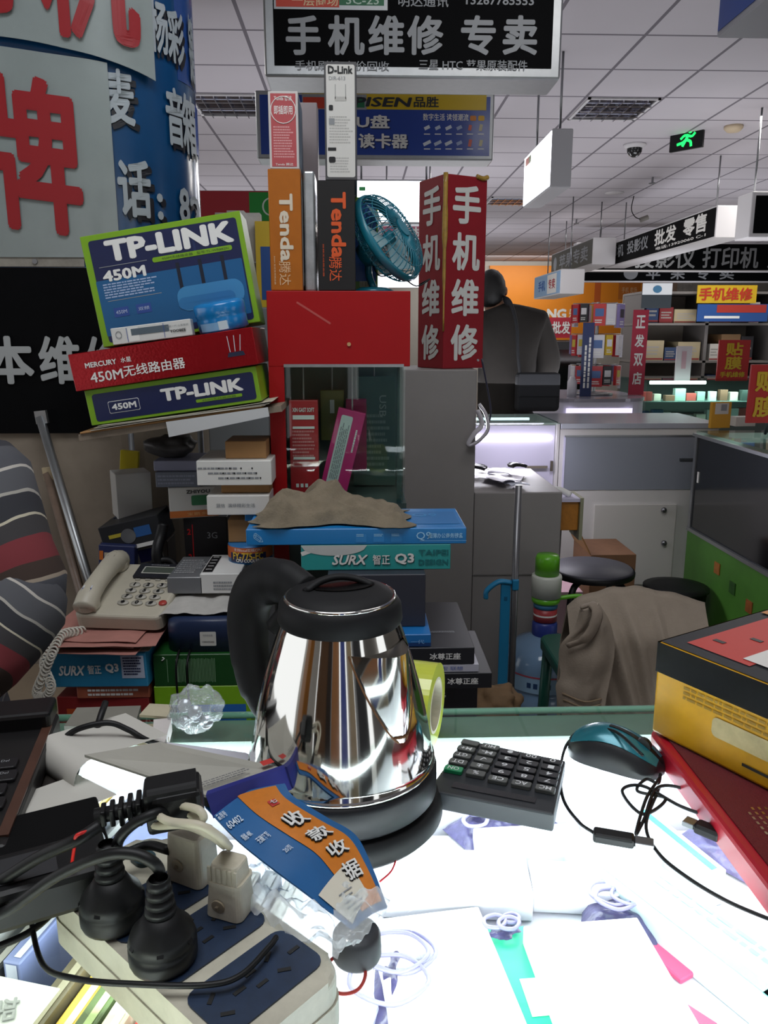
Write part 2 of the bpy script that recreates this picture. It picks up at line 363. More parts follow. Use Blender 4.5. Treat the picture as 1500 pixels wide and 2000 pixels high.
b.build('banner', label='glossy blue vinyl banner with grey characters wrapped round the pillar', category='banner')
b = MB(); s0, _ = sfront(-170, 300); s1, _ = sfront(221, 300)
za, zb, zc = zy(100, 503), zy(-150, 62), zy(215, 125)
sheet(b, s0, s1, 0, 0, PST, .016, 24, .004, 3, zf=lambda u: (za, zb + (zc - zb) * u))
R1 = mat('#93121b', .4)
wtext(b, '牌', -48, 148, 160, 455, R1, .0225, .026, shz=-.12)
b.build('poster', label='white plastic-wrapped poster with big red 牌 character on the pillar', category='poster')
b = MB(); s1, _ = sfront(292, 60); zb2, zc2 = zy(-150, 62), zy(292, 160)
sheet(b, s0, s1, 0, 0, PST, .024, 30, .006, 8, zf=lambda u: (zb2 + (zc2 - zb2) * u ** 2.2, CEIL - .012))
wtext(b, '机', 82, -170, 262, 86, R1, .0325, .03, shz=-.1); wtext(b, '手', -70, -190, 100, 36, R1, .0325, .03, shz=-.1)
b.build('poster', label='upper white plastic-wrapped poster with cropped red writing at pillar top', category='poster')
b = MB(); s1, _ = sfront(165, 510)
sheet(b, s0, s1, zy(100, 521), zy(100, 501), mat('#9a958b', .4, wear=.3), .013, 8); sx, zx = sfront(70, 511)
b.cyl(.006, .004, STEEL, M=T(*wrap(sx, zx, .013)) @ RX(90), seg=12)
b.build('metal_strip', label='grey screwed metal strip across the pillar under the 牌 poster', category='metal strip')
b = MB(); s1, _ = sfront(200, 680)
sheet(b, s0, s1, zy(100, 846), zy(100, 523), mat('#08090c', .5, wear=.3, spec=.08), .011, 20, .004, 5)
G2 = mat('#a9adae', .45)
for t, xa, xb in (('笔', -100, -30), ('本', -28, 68), ('维', 78, 160), ('修', 168, 250)): wtext(b, t, xa, 656, xb, 750, G2, .0175, .03)
b.build('poster', label='black poster with grey 本维修 characters low on the pillar', category='poster')
# ---------------------------------------------------------------- hanging signs
def hang(M, w, d, h, label, face='front', facemat=None, frm=ALU, group=None, rods=True, deco=None, bord=.03, cat='hanging sign'):
    t = thing('hanging_sign', label, cat, M @ T(0, 0, -h / 2), group)
    b = MB(); b.box((w, d, h), frm, (0, 0, h / 2), bev=.008); b.build('sign_case', t)
    F = T(0, 0, h / 2) @ FACE(face, w, d, h); fw = w if face in ('front', 'back') else d
    b = MB(); b.box((fw - 2 * bord, h - 2 * bord, .006), facemat, M=F)
    if deco: deco(b, T(0, 0, .0035) @ I4 if False else F @ T(0, 0, .003))
    b.build('sign_panel', t)
    if rods:
        b0 = M.translation.z + h / 2
        for sgn in (-1, 1):
            b = MB(); p = (sgn * w * .4, 0, h) if w > d else (0, sgn * d * .4, h)
            b.tube([p, (p[0], p[1], h + CEIL - b0 - .001)], .008, STEEL, n=1); b.build('hanging_rod', t)
    return t
BPAN = mat('#08090b', .6, spec=.06); SG = mat('#9a9ea2', .5)
def pr(MF, x0, y0, x1, y1):                              # rectangle on a face plane: centre x, y, width, height in the face frame
    o = MF.translation; n = MF.to_3x3() @ Vector((0, 0, 1)); inv = MF.inverted(); q = []
    for x, y in ((x0, (y0 + y1) / 2), (x1, (y0 + y1) / 2), ((x0 + x1) / 2, y0), ((x0 + x1) / 2, y1)):
        d = ray(x, y); t = (o - EYE).dot(n) / d.dot(n); q.append(inv @ (EYE + d * t))
    return ((q[0].x + q[1].x) / 2, (q[2].y + q[3].y) / 2, abs(q[1].x - q[0].x), abs(q[2].y - q[3].y))
# main black sign
Y = 3.1; cx, z0, w, h = span(513, -150, 1101, 152, Y); D = .20
def deco(b, F):
    MF = T(cx, Y, z0) @ F if False else T(cx, Y + D / 2, z0) @ F
    for t, x0, x1 in (('手', 558, 626), ('机', 640, 712), ('维', 719, 790), ('修', 795, 866), ('专', 900, 968), ('卖', 982, 1050)):
        b.text(t, F, *pr(MF, x0, 30, x1, 108), SG, bold=.03)
    b.text('手机刷机 高价回收', F, *pr(MF, 576, 119, 760, 138), SG, bold=.008); b.text('三星 HTC 苹果原装配件', F, *pr(MF, 818, 117, 1030, 137), SG, bold=.01)
    b.text('明达通讯', F, *pr(MF, 778, -10, 876, 14), SG, bold=.01); b.text('13267785553', F, *pr(MF, 910, -8, 1043, 10), SG, bold=.02)
    x, y, ww, hh = pr(MF, 534, -70, 757, 19); b.rect(F, x, y, ww, hh, ALU, .001)
    x, y, ww, hh = pr(MF, 538, -68, 662, 14); b.rect(F, x, y, ww, hh, mat('#c9402a', .4), .0016)
    x, y, ww, hh = pr(MF, 662, -68, 750, 11); b.rect(F, x, y, ww, hh, mat('#1f6a45', .4), .0016)
    b.text('一层商场', F, *pr(MF, 570, -10, 660, 12), mat('#e3c9a0', .5), lift=.0022, bold=.01); b.text('3C-23', F, *pr(MF, 676, -8, 740, 9), mat('#b8d0c0', .5), lift=.0022, bold=.01)
hang(T(cx, Y + D / 2, z0 + h / 2), w, D, h, 'large black hanging sign reading 手机维修 专卖 in grey characters', facemat=BPAN, deco=deco, bord=.035)
# blue and yellow sign
Y2 = 4.35; cx2, z02, w2, h2 = span(500, 178, 965, 312, Y2); D2 = .16
def deco(b, F):
    MF = T(cx2, Y2 + D2 / 2, z02) @ F
    x, y, ww, hh = pr(MF, 590, 184, 950, 214); b.rect(F, x, y, ww, hh, mat('#d3b21c', .35), .001)
    x, y, ww, hh = pr(MF, 590, 184, 716, 214); b.rect(F, x, y, ww, hh, ALU, .0016); x, y, ww, hh = pr(MF, 592, 190, 640, 212); b.rect(F, x, y, ww, hh, mat('#c9402a', .4), .0022)
    x, y, ww, hh = pr(MF, 640, 190, 712, 210); b.rect(F, x, y, ww, hh, mat('#1f6a45', .4), .0022)
    b.text('PISEN', F, *pr(MF, 690, 190, 805, 209), mat('#20242c', .4), bold=.03, shear=.15, lift=.0028); b.text('品胜', F, *pr(MF, 808, 189, 857, 210), mat('#20242c', .4), bold=.02, lift=.0028)
    sh = mat('#0e1d50', .4)
    for o, mm, lf in ((2, sh, .0012), (0, WHITE, .002)):
        b.text('储U盘', F, *pr(MF, 655 + o, 224 + o, 761 + o, 251 + o), mm, bold=.03, lift=lf); b.text('读卡器', F, *pr(MF, 700 + o, 261 + o, 797 + o, 290 + o), mm, bold=.03, lift=lf)
    b.text('数字生活 读领潮流', F, *pr(MF, 826, 222, 915, 236), WHITE, bold=.01)
    rd = random.Random(4)
    for r in range(2):
        for k in range(6):
            x, y, ww, hh = pr(MF, 826 + k * 21, 243 + r * 30, 842 + k * 21, 256 + r * 30)
            b.text('▬', F @ T(x, y, 0) @ RZ(25 if k < 4 else 80), 0, 0, ww * rd.uniform(.6, 1), hh * .5, mat(('#d7dde4', '#b9c4d6', '#cfd6dd', '#9aa8c8', '#cf6a5a', '#c9c2a0')[k], .4))
            x, y, ww, hh = pr(MF, 828 + k * 21, 261 + r * 29, 840 + k * 21, 263 + r * 29); b.rect(F, x, y, ww, hh, WHITE, .001)
    for k, c in enumerate(('#d2822c', '#d9a82a')):
        x, y, ww, hh = pr(MF, 918 + k * 16, 226, 930 + k * 16, 236); b.rect(F, x, y, ww, hh, mat(c, .4), .001, r=ww * .2)
hang(T(cx2, Y2 + D2 / 2, z02 + h2 / 2), w2, D2, h2, 'blue and yellow hanging sign reading U盘 读卡器 behind the black sign', facemat=mat('#1c3f96', .3, coat=.2), deco=deco, bord=.022)
# lit white box seen end on
LIT = mat('#f4f6ff', .4, emit=4.5); LITW = mat('#fff8ee', .4, emit=4.0)
def deco(b, F):
    b.rect(F, -.30, .12, .11, .05, mat('#c04a30', .4)); b.rect(F, -.21, .12, .07, .05, mat('#7d8a5a', .4))
hang(T(1.27, 5.6, 2.42), .13, .82, .34, 'lit white light box hanging end on near the ceiling troffer', face='left', facemat=LIT, frm=mat('#a8a8ac', .5), deco=deco, bord=.012)
# lit white sign facing the camera behind the fan
cx3, z03, w3, h3 = span(690, 350, 850, 437, 6.8)
def deco(b, F): b.rect(F, -w3 * .39, h3 * .28, .05, .03, mat('#2b8a4a', .4), .001)
hang(T(cx3, 6.88, z03 + h3 / 2), w3, .16, h3, 'bright white light box facing out behind the turquoise fan', facemat=LIT, deco=deco, bord=.015)
cx4, z04, w4, h4 = span(745, 440, 850, 466, 8.0)
def deco(b, F): b.text('手机', F, w4 * .08, 0, w4 * .5, h4 * .75, WHITE, bold=.03)
hang(T(cx4, 8.05, z04 + h4 / 2), w4, .1, h4, 'small pink hanging sign under the bright light box', facemat=mat('#b8687e', .5), deco=deco, bord=.006)
cx5, z05, w5, h5 = span(720, 536, 850, 562, 10.0)
hang(T(cx5, 10.05, z05 + h5 / 2), w5, .1, h5, 'small lit white sign far behind the fan base', facemat=LIT, bord=.006)
# right hand signs
def side(X, ya, yb, z0, z1, th, label, facemat, deco, frm, bord=.015):
    hang(T(X + th / 2, (ya + yb) / 2, (z0 + z1) / 2), th, yb - ya, z1 - z0, label, face='left', facemat=facemat, frm=frm, deco=deco, bord=bord)
WFR = mat('#d4d2d4', .5)
def deco(b, F):
    b.text('打印机', F, -1.28, .02, .72, .15, SG, bold=.02); b.text('投影仪', F, -.42, .02, .72, .15, SG, bold=.02)
    b.text('批发', F, .45, .025, .62, .17, WHITE, bold=.03); b.text('零售', F, 1.22, .03, .56, .18, WHITE, bold=.03); b.text('电话:13920060 C-1', F, .85, -.09, 1.3, .035, WHITE, bold=.02)
side(3.36, 7.7, 11.1, 2.25, 2.54, .28, 'black hanging sign reading 打印机 投影仪 批发 零售 seen edge on', BPAN, deco, WFR)
def deco(b, F):
    b.text('苹果专卖', F, .15, 0, 1.5, .2, SG, bold=.02); b.text('●', F, -.85, 0, .2, .2, SG)
side(3.02, 10.5, 12.7, 2.25, 2.58, .3, 'grey hanging sign with a round white mark, seen edge on beyond the black one', mat('#55564f', .4), deco, WFR)
cx6, z06, w6, h6 = span(1125, 474, 1620, 530, 13.0)
def deco(b, F):
    MF = T(cx6, 13.1, z06) @ F
    b.text('投影仪', F, *pr(MF, 1240, 484, 1358, 524), GREYP, bold=.02); b.text('打印机', F, *pr(MF, 1372, 482, 1482, 524), GREYP, bold=.02); b.text('复印机', F, *pr(MF, 1500, 482, 1605, 524), GREYP, bold=.02)
hang(T(cx6, 13.1, z06 + h6 / 2), w6, .2, h6, 'long black hanging sign reading 投影仪 打印机', facemat=BPAN, deco=deco, bord=.02, frm=WFR)
cx7, z07, w7, h7 = span(1085, 505, 1620, 551, 15.0)
def deco(b, F):
    MF = T(cx7, 15.1, z07) @ F
    for t, x in (('●', 1232), ('苹', 1276), ('果', 1324), ('专', 1372), ('卖', 1420)): b.text(t, F, *pr(MF, x - 14, 520, x + 14, 546), GREYP, bold=.02)
hang(T(cx7, 15.1, z07 + h7 / 2), w7, .2, h7, 'lower long black sign with a round grey mark behind the printer sign', facemat=BPAN, deco=deco, bord=.02, frm=WFR)
cx8, z08, w8, h8 = span(1466, 374, 1640, 464, 6.3)
hang(T(cx8, 6.42, z08 + h8 / 2), w8, .24, h8, 'white framed light box with a dark unlit panel by the frame edge', facemat=BPAN, bord=.03, frm=WFR)
def deco(b, F): b.rect(F, .1, .05, .5, .3, mat('#24488f', .35), r=.05)
side(1.12, 1.5, 2.68, 2.25, 2.75, .22, 'deep blue hanging sign high up, seen from below its end', mat('#1d3f88', .3), deco, mat('#9b9ba2', .5))
def deco(b, F): b.text('手机', F, -.28, 0, .4, .14, mat('#2a62b0', .4), bold=.03); b.rect(F, .3, 0, .5, .24, WHITE); b.text('专卖', F, .3, 0, .36, .13, mat('#b03040', .4), lift=.002, bold=.02)
side(2.55, 10.2, 11.7, 1.87, 2.17, .3, 'small blue and white hanging sign before the orange wall', mat('#8fb4d8', .4), deco, WFR)
cx9, z09, w9, h9 = span(330, 372, 690, 436, 5.0)
def deco(b, F):
    MF = T(cx9, 5.05, z09) @ F
    x, y, ww, hh = pr(MF, 487, 376, 688, 432); b.rect(F, x, y, ww, hh, mat('#1f8a34', .4), .001); x, y, ww, hh = pr(MF, 512, 386, 640, 422)
    b.rect(F, x, y, ww, hh, mat('#cfd8cf', .4), .0016, r=hh * .49); b.rect(F, x, y, ww * .95, hh * .86, mat('#1f8a34', .4), .002, r=hh * .42)
hang(T(cx9, 5.05, z09 + h9 / 2), w9, .1, h9, 'red and green hanging sign between the pillar and the upright boxes', facemat=mat('#a02630', .4), deco=deco, bord=.004)
# ---------------------------------------------------------------- ceiling fittings
LOUV = mat('#c9c9d2', .15, 1); TUBE = mat('#e8ecff', .3, emit=.5)
def troffer(x0, x1, y0, y1, label, on=0):
    t = thing('ceiling_light', label, 'ceiling light', T((x0 + x1) / 2, (y0 + y1) / 2, CEIL), 'recessed ceiling lights'); w, d = x1 - x0, y1 - y0
    b = MB(); z = -.012
    for sx in (-1, 1): b.box((.02, d, .012), WFR, (sx * (w / 2 - .01), 0, -.0065)); b.box((w, .02, .012), WFR, (0, sx * (d / 2 - .01), -.0065))
    b.build('frame', t)
    b = MB(); b.box((w - .04, d - .04, .003), mat('#8d8a94', .12, 1), (0, 0, -.002)); b.build('reflector', t)
    b = MB()
    for k in range(1, 6): b.box((.006, d - .04, .02), LOUV, (-w / 2 + w * k / 6, 0, -.016))
    for k in range(1, 4):
        F = T(0, -d / 2 + d * k / 4, -.016); b.prism([(-w / 2 + .02, -.012), (w / 2 - .02, -.012), (w / 2 - .02, .012), (-w / 2 + .02, .012)], .018, LOUV, M=F @ T(0, 0, -.009), top=.97)
    b.build('louvre', t)
    for k in range(2):
        b = MB(); b.tube([(-w / 2 + .03 , -d / 4 + k * d / 2, -.008), (w / 2 - .03, -d / 4 + k * d / 2, -.008)], .005, TUBE, n=1); b.build('tube', t)
L = -.62; Wd = .573
troffer(L + 4 * Wd + .02, L + 5 * Wd - .02, 6.2, 6.78, 'silver louvred ceiling light above the exit sign row, beside the lit white box')
troffer(L - Wd, L - .02, 6.2, 6.78, 'silver louvred ceiling light near the pillar')
troffer(L - Wd, L - .02, 10.4, 10.97, 'silver louvred ceiling light above the red and green sign')
troffer(L + 4 * Wd + .02, L + 5 * Wd - .02, 10.4, 10.97, 'silver louvred ceiling light beyond the lit white box')
troffer(L + 12 * Wd, L + 13 * Wd, 9.8, 10.4, 'silver louvred ceiling light over the black framed sign')
t = thing('exit_sign', 'green lit running figure exit sign hung by two wires', 'exit sign', atY(1340, 293, 7.2))
b = MB(); b.box((.3, .03, .16), BLKPL, (0, 0, .08), bev=.004, M=RZ(-50)); b.build('sign_case', t)
b = MB(); F = RZ(-50) @ T(0, -.0155, .08) @ RX(90); G = mat('#18e05a', .4, emit=2.2)
b.text('🏃', F, 0, 0, .01, .01, G) if False else None
b.tube([(-.03, -.05, 0), (0, 0, 0), (.02, .04, 0)], .012, G, M=F, flat=.2); b.tube([(0, 0, 0), (.04, -.02, 0), (.05, -.06, 0)], .011, G, M=F, flat=.2); b.tube([(-.08, -.03, 0), (-.03, -.02, 0), (0, 0, 0)], .011, G, M=F, flat=.2)
b.tube([(-.05, .01, 0), (-.01, .035, 0), (.05, .02, 0), (.08, .045, 0)], .01, G, M=F, flat=.2); b.cyl(.017, .003, G, M=F @ T(.035, .062, -.001))
b.build('running_figure', t)
for s in (-1, 1):
    p = RZ(-50) @ Vector((s * .13, 0, .16)); b = MB(); b.tube([p, (p.x, p.y, CEIL - t.location.z)], .004, STEEL, n=1); b.build('hanging_wire', t)
t = thing('security_camera', 'dark dome security camera on the ceiling left of the exit sign', 'camera', (atZ(1240, 282, CEIL).x, atZ(1240, 282, CEIL).y, CEIL))
b = MB(); b.lathe([(0, 0), (.1, 0), (.1, -.012), (.075, -.035), (0, -.035)], WFR); b.build('mount', t)
b = MB(); b.lathe([(.068, -.035), (.064, -.065), (.045, -.095), (.02, -.108), (0, -.11)], mat('#1b1c20', .15, coat=.5)); b.build('dome', t)
p = atZ(1433, 246, CEIL); t = thing('smoke_detector', 'cream smoke detector on the ceiling right of the exit sign', 'smoke detector', (p.x, p.y, CEIL))
b = MB(); b.lathe([(0, 0), (.075, 0), (.075, -.02), (.05, -.045), (0, -.05)], mat('#c9b79a', .5)); b.build('housing', t)
for (x, y), lb in (((1275, 352), 'small dark sprinkler head on the ceiling past the dome camera'), ((1126, 434), 'far small dark sprinkler head on the ceiling')):
    p = atZ(x, y - 6, CEIL); t = thing('sprinkler', lb, 'sprinkler', (p.x, p.y, CEIL)); b = MB(); b.cyl(.012, .06, STEEL, M=T(0, 0, -.06), seg=10); b.build('pipe', t); b = MB(); b.cyl(.04, .006, STEEL, M=T(0, 0, -.066), seg=12); b.build('deflector', t)
p = atZ(1200, 376, CEIL); b = MB(); b.lathe([(0, 0), (.11, 0), (.11, -.008), (0, -.012)], WFR); b.build('ceiling_speaker', loc=(p.x, p.y, CEIL), label='flat round white speaker grille on the ceiling', category='speaker')
p = atZ(1238, 383, CEIL); t = thing('pendant_camera', 'small bullet camera dangling from the ceiling on a wire', 'camera', (p.x, p.y, CEIL))
b = MB(); b.tube([(0, 0, 0), (-.02, 0, -.15), (.03, 0, -.24), (.1, 0, -.27)], .006, BLKPL); b.build('cable', t); b = MB(); b.cyl(.03, .1, mat('#77736c', .5), M=T(.1, 0, -.28) @ RY(70), seg=14); b.build('body', t)
# ================================================================ the glass counter in front and what lies on it
CT = .92
GLASS = glassy((.90, .97, .93), 1.45, .015, 'counter_glass')
GEDGE = mat('#5f7f72', .25, spec=.6, name='glass_edge'); LED = mat('#f3f2ff', .4, emit=14, name='led_tube')
t = thing('display_counter', 'glass topped lit display counter under the steel kettle', 'counter', (0, 0, 0))
X0, X1, Y0, Y1 = -.85, 1.0, -.05, .862
b = MB(); b.box((X1 - X0, Y1 - Y0, .008), GLASS, ((X0 + X1) / 2, (Y0 + Y1) / 2, CT - .004)); b.build('glass_top', t)
b = MB(); b.box((X1 - X0, .05, .012), mat('#6f8078', .35, wear=.2, ws=20), ((X0 + X1) / 2, Y1 - .028, CT - .0145)); b.box((X1 - X0, .002, .008), GEDGE, ((X0 + X1) / 2, Y1 + .0012, CT - .004)); b.build('back_rail', t)
b = MB()
for x in (X0 + .015, X1 - .015):
    for y in (Y0 + .015, Y1 - .03): b.box((.03, .03, CT - .0095), ALU, (x, y, (CT - .0095) / 2))
b.build('frame', t)
b = MB(); b.box((X1 - X0 - .07, .012, .87), mat('#d9d9e2', .5), ((X0 + X1) / 2, Y1 - .022, .4705)); b.build('back_panel', t)
b = MB(); b.box((X1 - X0 - .07, Y1 - Y0 - .06, .012), mat('#d9d9e2', .5), ((X0 + X1) / 2, (Y0 + Y1) / 2 - .012, .775)); b.build('shelf', t)
for y in (Y1 - .066, Y0 + .10):
    b = MB(); b.tube([(-.36, y, CT - .03), (X1 - .05, y, CT - .03)], .011, LED, n=1, seg=12); b.build('led_tube', t)
b = MB(); b.tube([(X1 - .06, .1, CT - .03), (X1 - .06, .75, CT - .03)], .011, LED, n=1, seg=12); b.build('led_tube', t)
area('counter_led', (.34, .30, CT - .014), .9, 3.6, (.94, .92, 1.0), sy=.12)
area('counter_led', (-.27, .20, .86), .3, 1.0, (1.0, .95, .86), rot=(PI / 2, 0, 0), sy=.08)
area('counter_led', (-.25, .46, CT - .014), .28, .6, (1.0, .94, .84), sy=.25)
area('counter_led', (.34, .72, CT - .014), .9, 2.2, (.94, .92, 1.0), sy=.06)
area('counter_led', (.30, .50, CT - .03), 1.0, 2.6, (.94, .92, 1.0), rot=(math.radians(75), 0, 0), sy=.03)
# ---------------------------------------------------------------- goods under the glass
SH = .7815
def laid(name, label, cat, px, py, w, d, h, ang, m, z=SH, deco=None, tilt=0, film_=0):
    p = atZ(px, py, z + h); M = T(p.x, min(p.y, .80 - d / 2), z + h / 2 + (abs(math.sin(math.radians(tilt))) * w / 2 if tilt else 0)) @ RZ(ang) @ RY(tilt)
    return carton(name, label, cat, w, d, h, M, m, deco)
WB = mat('#ececf2', .45)
def dprint(c, n=4, seed=2):
    def f(b, F):
        G = F('top'); w = max(v.x for v in b.V); b.lines(G, 0, 0, .05, .04, n, mat(c, .5), seed)
    return f
laid('accessory_box', 'flat white accessory box under the glass beside the small black puck', 'box', 862, 1890, .11, .14, .02, 8, WB, deco=dprint('#d4d4e4'))
laid('accessory_box', 'wide white accessory box under the glass below the kettle base', 'box', 890, 1700, .15, .07, .03, -4, WB, deco=dprint('#d8d8e8'))
laid('accessory_box', 'square white accessory box under the glass below the USB plug', 'box', 1118, 1712, .085, .05, .025, -6, WB)
laid('accessory_box', 'white accessory box under the glass beside the pink card', 'box', 1185, 1905, .11, .13, .035, 4, WB, deco=dprint('#dfe0ea', 3))
laid('accessory_box', 'white accessory box under the glass between calculator and mouse', 'box', 1180, 1560, .09, .06, .03, -12, WB)
laid('accessory_box', 'white accessory box under the glass behind the calculator', 'box', 980, 1475, .12, .05, .025, 3, WB)
def tealf(b, F):
    G = F('top'); b.rect(G, .008, 0, .038, .11, mat('#1fae86', .4), .0008); b.rect(G, .012, -.02, .02, .04, mat('#d8e8d8', .4), .0014)
laid('cable_pack', 'green and white cable pack under the glass near the picture bottom', 'pack', 1010, 1915, .065, .13, .016, 4, mat('#2ab892', .35), deco=tealf)
def pinkf(b, F): b.rect(F('top'), .008, 0, .012, .03, WHITE, .0008, r=.004)
laid('pink_card', 'small pink card with a white slot under the glass', 'card', 1308, 1866, .028, .05, .006, 28, mat('#d8527c', .4), deco=pinkf, z=SH)
laid('pink_card', 'second pink strip lower down beside the long teal box', 'card', 1345, 1985, .025, .04, .006, 40, mat('#c85a7c', .4), z=SH)
def longf(b, F):
    G = F('top'); b.rect(G, -.04, -.02, .22, .012, mat('#8fc9c4', .4), .0008); b.rect(G, .10, -.018, .07, .018, mat('#5fb0a8', .4), .0008); b.lines(G, .02, .012, .2, .02, 2, mat('#7fc8c8', .4), 5)
    b.text('Bluetooth', G, -.06, .012, .07, .012, mat('#5fb8b4', .4), lift=.0016) if False else None
laid('long_box', 'long white and teal box lying slantwise under the glass by the red pad', 'box', 1400, 1820, .34, .06, .035, -62, mat('#d5ecec', .4), deco=longf)
laid('long_box', 'tall pale box with teal stripe under the mouse cable', 'box', 1312, 1640, .12, .035, .04, -70, mat('#e2eff2', .4), deco=lambda b, F: b.rect(F('top'), 0, .006, .11, .008, mat('#2f9fb0', .4), .0008))
laid('clear_strip', 'slanting clear plastic strip under the glass beside the red rubber band', 'strip', 728, 1945, .018, .15, .012, -20, mat('#cfd0ea', .2))
BAGM = mat('#57527f', .3, wear=.5, ws=70, coat=.3, bump=.5, bs=90); COIL = mat('#8f8bb0', .4)
for k, (x, y, w, d, a, lb) in enumerate(((1010, 1600, .10, .05, -8, 'under the glass in front of the calculator'), (1215, 1770, .075, .06, -20, 'under the glass, coins of white plug heads showing'), (985, 1815, .05, .03, 12, 'under the glass above the green cable pack'),
        (1420, 1640, .10, .06, -55, 'under the glass beside the red pad edge'), (930, 1600, .06, .05, 30, 'under the glass beside the kettle base'), (1250, 1640, .07, .05, 10, 'under the glass below the USB plug'), (770, 1890, .04, .1, -6, 'under the glass beside the puck'))):
    p = atZ(x, y, SH + .02); t = thing('cable_bag', 'purple-grey clear bag of coiled cable ' + lb, 'bag', T(p.x, p.y, SH) @ RZ(a))
    b = MB(); b.grid(lambda u, v: ((u - .5) * w, (v - .5) * d, .003 + .018 * (math.sin(PI * u) * math.sin(PI * v)) ** .5 * (1 + .4 * noise.noise(Vector((u * 5, v * 5, k))))), 14, 14, BAGM, th=.001); b.build('bag', t)
    b = MB(); rd = random.Random(k)
    for j in range(3):
        cx, cy, r = rd.uniform(-.2, .2) * w, rd.uniform(-.2, .2) * d, rd.uniform(.25, .4) * d
        b.tube([(cx + r * math.cos(q), cy + r * math.sin(q) * .8, .026 + .001 * j) for q in (0, 1.2, 2.4, 3.6, 4.9)], .002, COIL, closed=True, seg=6)
    b.build('coiled_cable', t)
# upright packs under the glass at lower left: seen from above as slanting edges
cols = [('#8f866f', '#e1ddd0'), ('#c9a83a', '#e9dfb0'), ('#b9bcc4', '#e8e8ec'), ('#3a3c40', '#a9a9a9'), ('#7b87b8', '#c9cfe6'), ('#57503f', '#8f8a78'), ('#c9a84a', '#f0e2b0'), ('#40502f', '#8a9a6a'), ('#c8c2b0', '#efeadc'), ('#b02a2a', '#e0b0a8'), ('#9a9490', '#d8d4d0'), ('#8a8c94', '#d0d2d8'), ('#d8d6d2', '#f2f2f0')]
nm = ['brown-grey', 'yellow edged', 'silver', 'charcoal', 'lavender blue', 'dark olive', 'golden', 'dark green', 'cream', 'red', 'taupe', 'pewter', 'white']
for k, (c1, c2) in enumerate(cols):
    M = T(-.325 + k * .0195, .668 if k < 5 else .53, SH + .0422) @ RZ(-14)
    def f(b, F, c2=c2): b.rect(F('top'), .002, 0, .006, .24, mat(c2, .3), .0006); b.rect(F('front'), 0, 0, .010, .08, mat(c2, .4), .0006)
    carton('slim_pack', '%s slim pack standing on edge under the glass by the power strip' % nm[k], 'pack', .016, .25, .084 if k % 3 else .076, M if k % 3 else M @ T(0, 0, -.004), mat(c1, .35), f, group='slim packs standing under the glass')
def f(b, F): b.text('架', F('top'), 0, 0, .022, .022, GREYP, bold=.02, rot=-60)
pz_ = atZ(22, 1955, .905); carton('card_box', 'pale grey box marked 架 under the glass at lower frame edge', 'box',   .055, .06, .085, T(-.262, .497, SH + .043) @ RZ(-15), mat('#c2c6c6', .4), f)
# ---------------------------------------------------------------- kettle
KX, KY = -.016, .660
CHR = mat('#d9d8d4', .07, 1, name='polished_steel'); KB = mat('#121315', .62, wear=.1, ws=40, spec=.25); RUST = mat('#6b4420', .8, wear=.5, ws=90)
t = thing('electric_kettle', 'polished steel electric kettle with black handle and lid on its base', 'kettle', (KX, KY, CT))
b = MB(); b.lathe([(0, .0005), (.088, .0005), (.0925, .006), (.0905, .017), (.086, .0225), (0, .0235)], KB, 64); b.build('power_base', t)
b = MB(); b.lathe([(0, .025), (.083, .025), (.0865, .029), (.0865, .05), (.0845, .056), (0, .0562)], mat('#141519', .5, wear=.1, spec=.3), 64); b.build('bottom_skirt', t)
prof = [(.0838, .0563), (.0846, .0575), (.0846, .059), (.0832, .060)]
zs = [.0605 + (.187 - .0605) * k / 24 for k in range(25)]
def kr(z): u = (z - .0605) / (.187 - .0605); return .0828 - .0275 * u - .0032 * u * u + .0055 * math.sin(PI * u) * (.55)
prof += [(kr(z), z) for z in zs] + [(.0515, .1895)]
b = MB(); b.lathe(prof, CHR, 96); b.build('body', t)
b = MB(); b.lathe([(.0535, .188), (.0548, .1905), (.0535, .203), (.0505, .208), (.0485, .209)], KB, 64); b.build('lid_collar', t)
b = MB(); b.lathe([(.0490, .2085), (.0494, .2100), (.0482, .2115), (.0466, .2110)], CHR, 64); b.build('lid_ring', t)
b = MB(); b.lathe([(.0470, .2105), (.044, .2135), (.032, .2165), (0, .2175)], KB, 64); b.build('lid', t)
SA = -47
b = MB()                                               # lid grip: a dark boat shaped recess crossed by a thin bar
b.grid(lambda u, v: ((u - .5) * .052, (v - .5) * .026 * math.sin(PI * min(max(u, .02), .98)) ** .6, .2182 - .0005 * v), 16, 6, mat('#050506', .3), th=.0006, M=RZ(SA + 62) @ T(.004, 0, 0)); b.build('grip_recess', t)
b = MB(); b.tube([(-.030, .0, .2165), (-.016, .008, .2215), (0, .0105, .2235), (.016, .008, .2215), (.030, .0, .2165)], .0042, KB, M=RZ(SA + 62), flat=.7); b.build('lid_grip', t)
R_ = RZ(SA); ztop, zap, hw = .176, .100, .62
P = lambda a, z, o=0: Vector(((kr(z) + o) * math.cos(a), (kr(z) + o) * math.sin(a), z))
V = []; n = 14
for k in range(n + 1):
    u = k / n; z = zap + (ztop - zap) * u; hwz = hw * (.10 + .90 * u ** .8); o = .002 + .018 * u ** 1.1
    V += [P(-hwz, z, -.0012), P(-hwz * .5, z, o * .52), P(-hwz * .14, z, o * .95), P(hwz * .14, z, o * .95), P(hwz * .5, z, o * .52), P(hwz, z, -.0012)]
F_ = [[k * 6 + i, k * 6 + i + 1, (k + 1) * 6 + i + 1, (k + 1) * 6 + i] for k in range(n) for i in range(5)]
b = MB(); b.add(V, F_, CHR, True, R_); b.add([V[n * 6 + i] - Vector((0, 0, .0015)) for i in range(6)] , [[0, 1, 2, 3, 4, 5]], mat('#7a756c', .3, .9), False, R_); sp = b.build('spout', t)
b = MB()
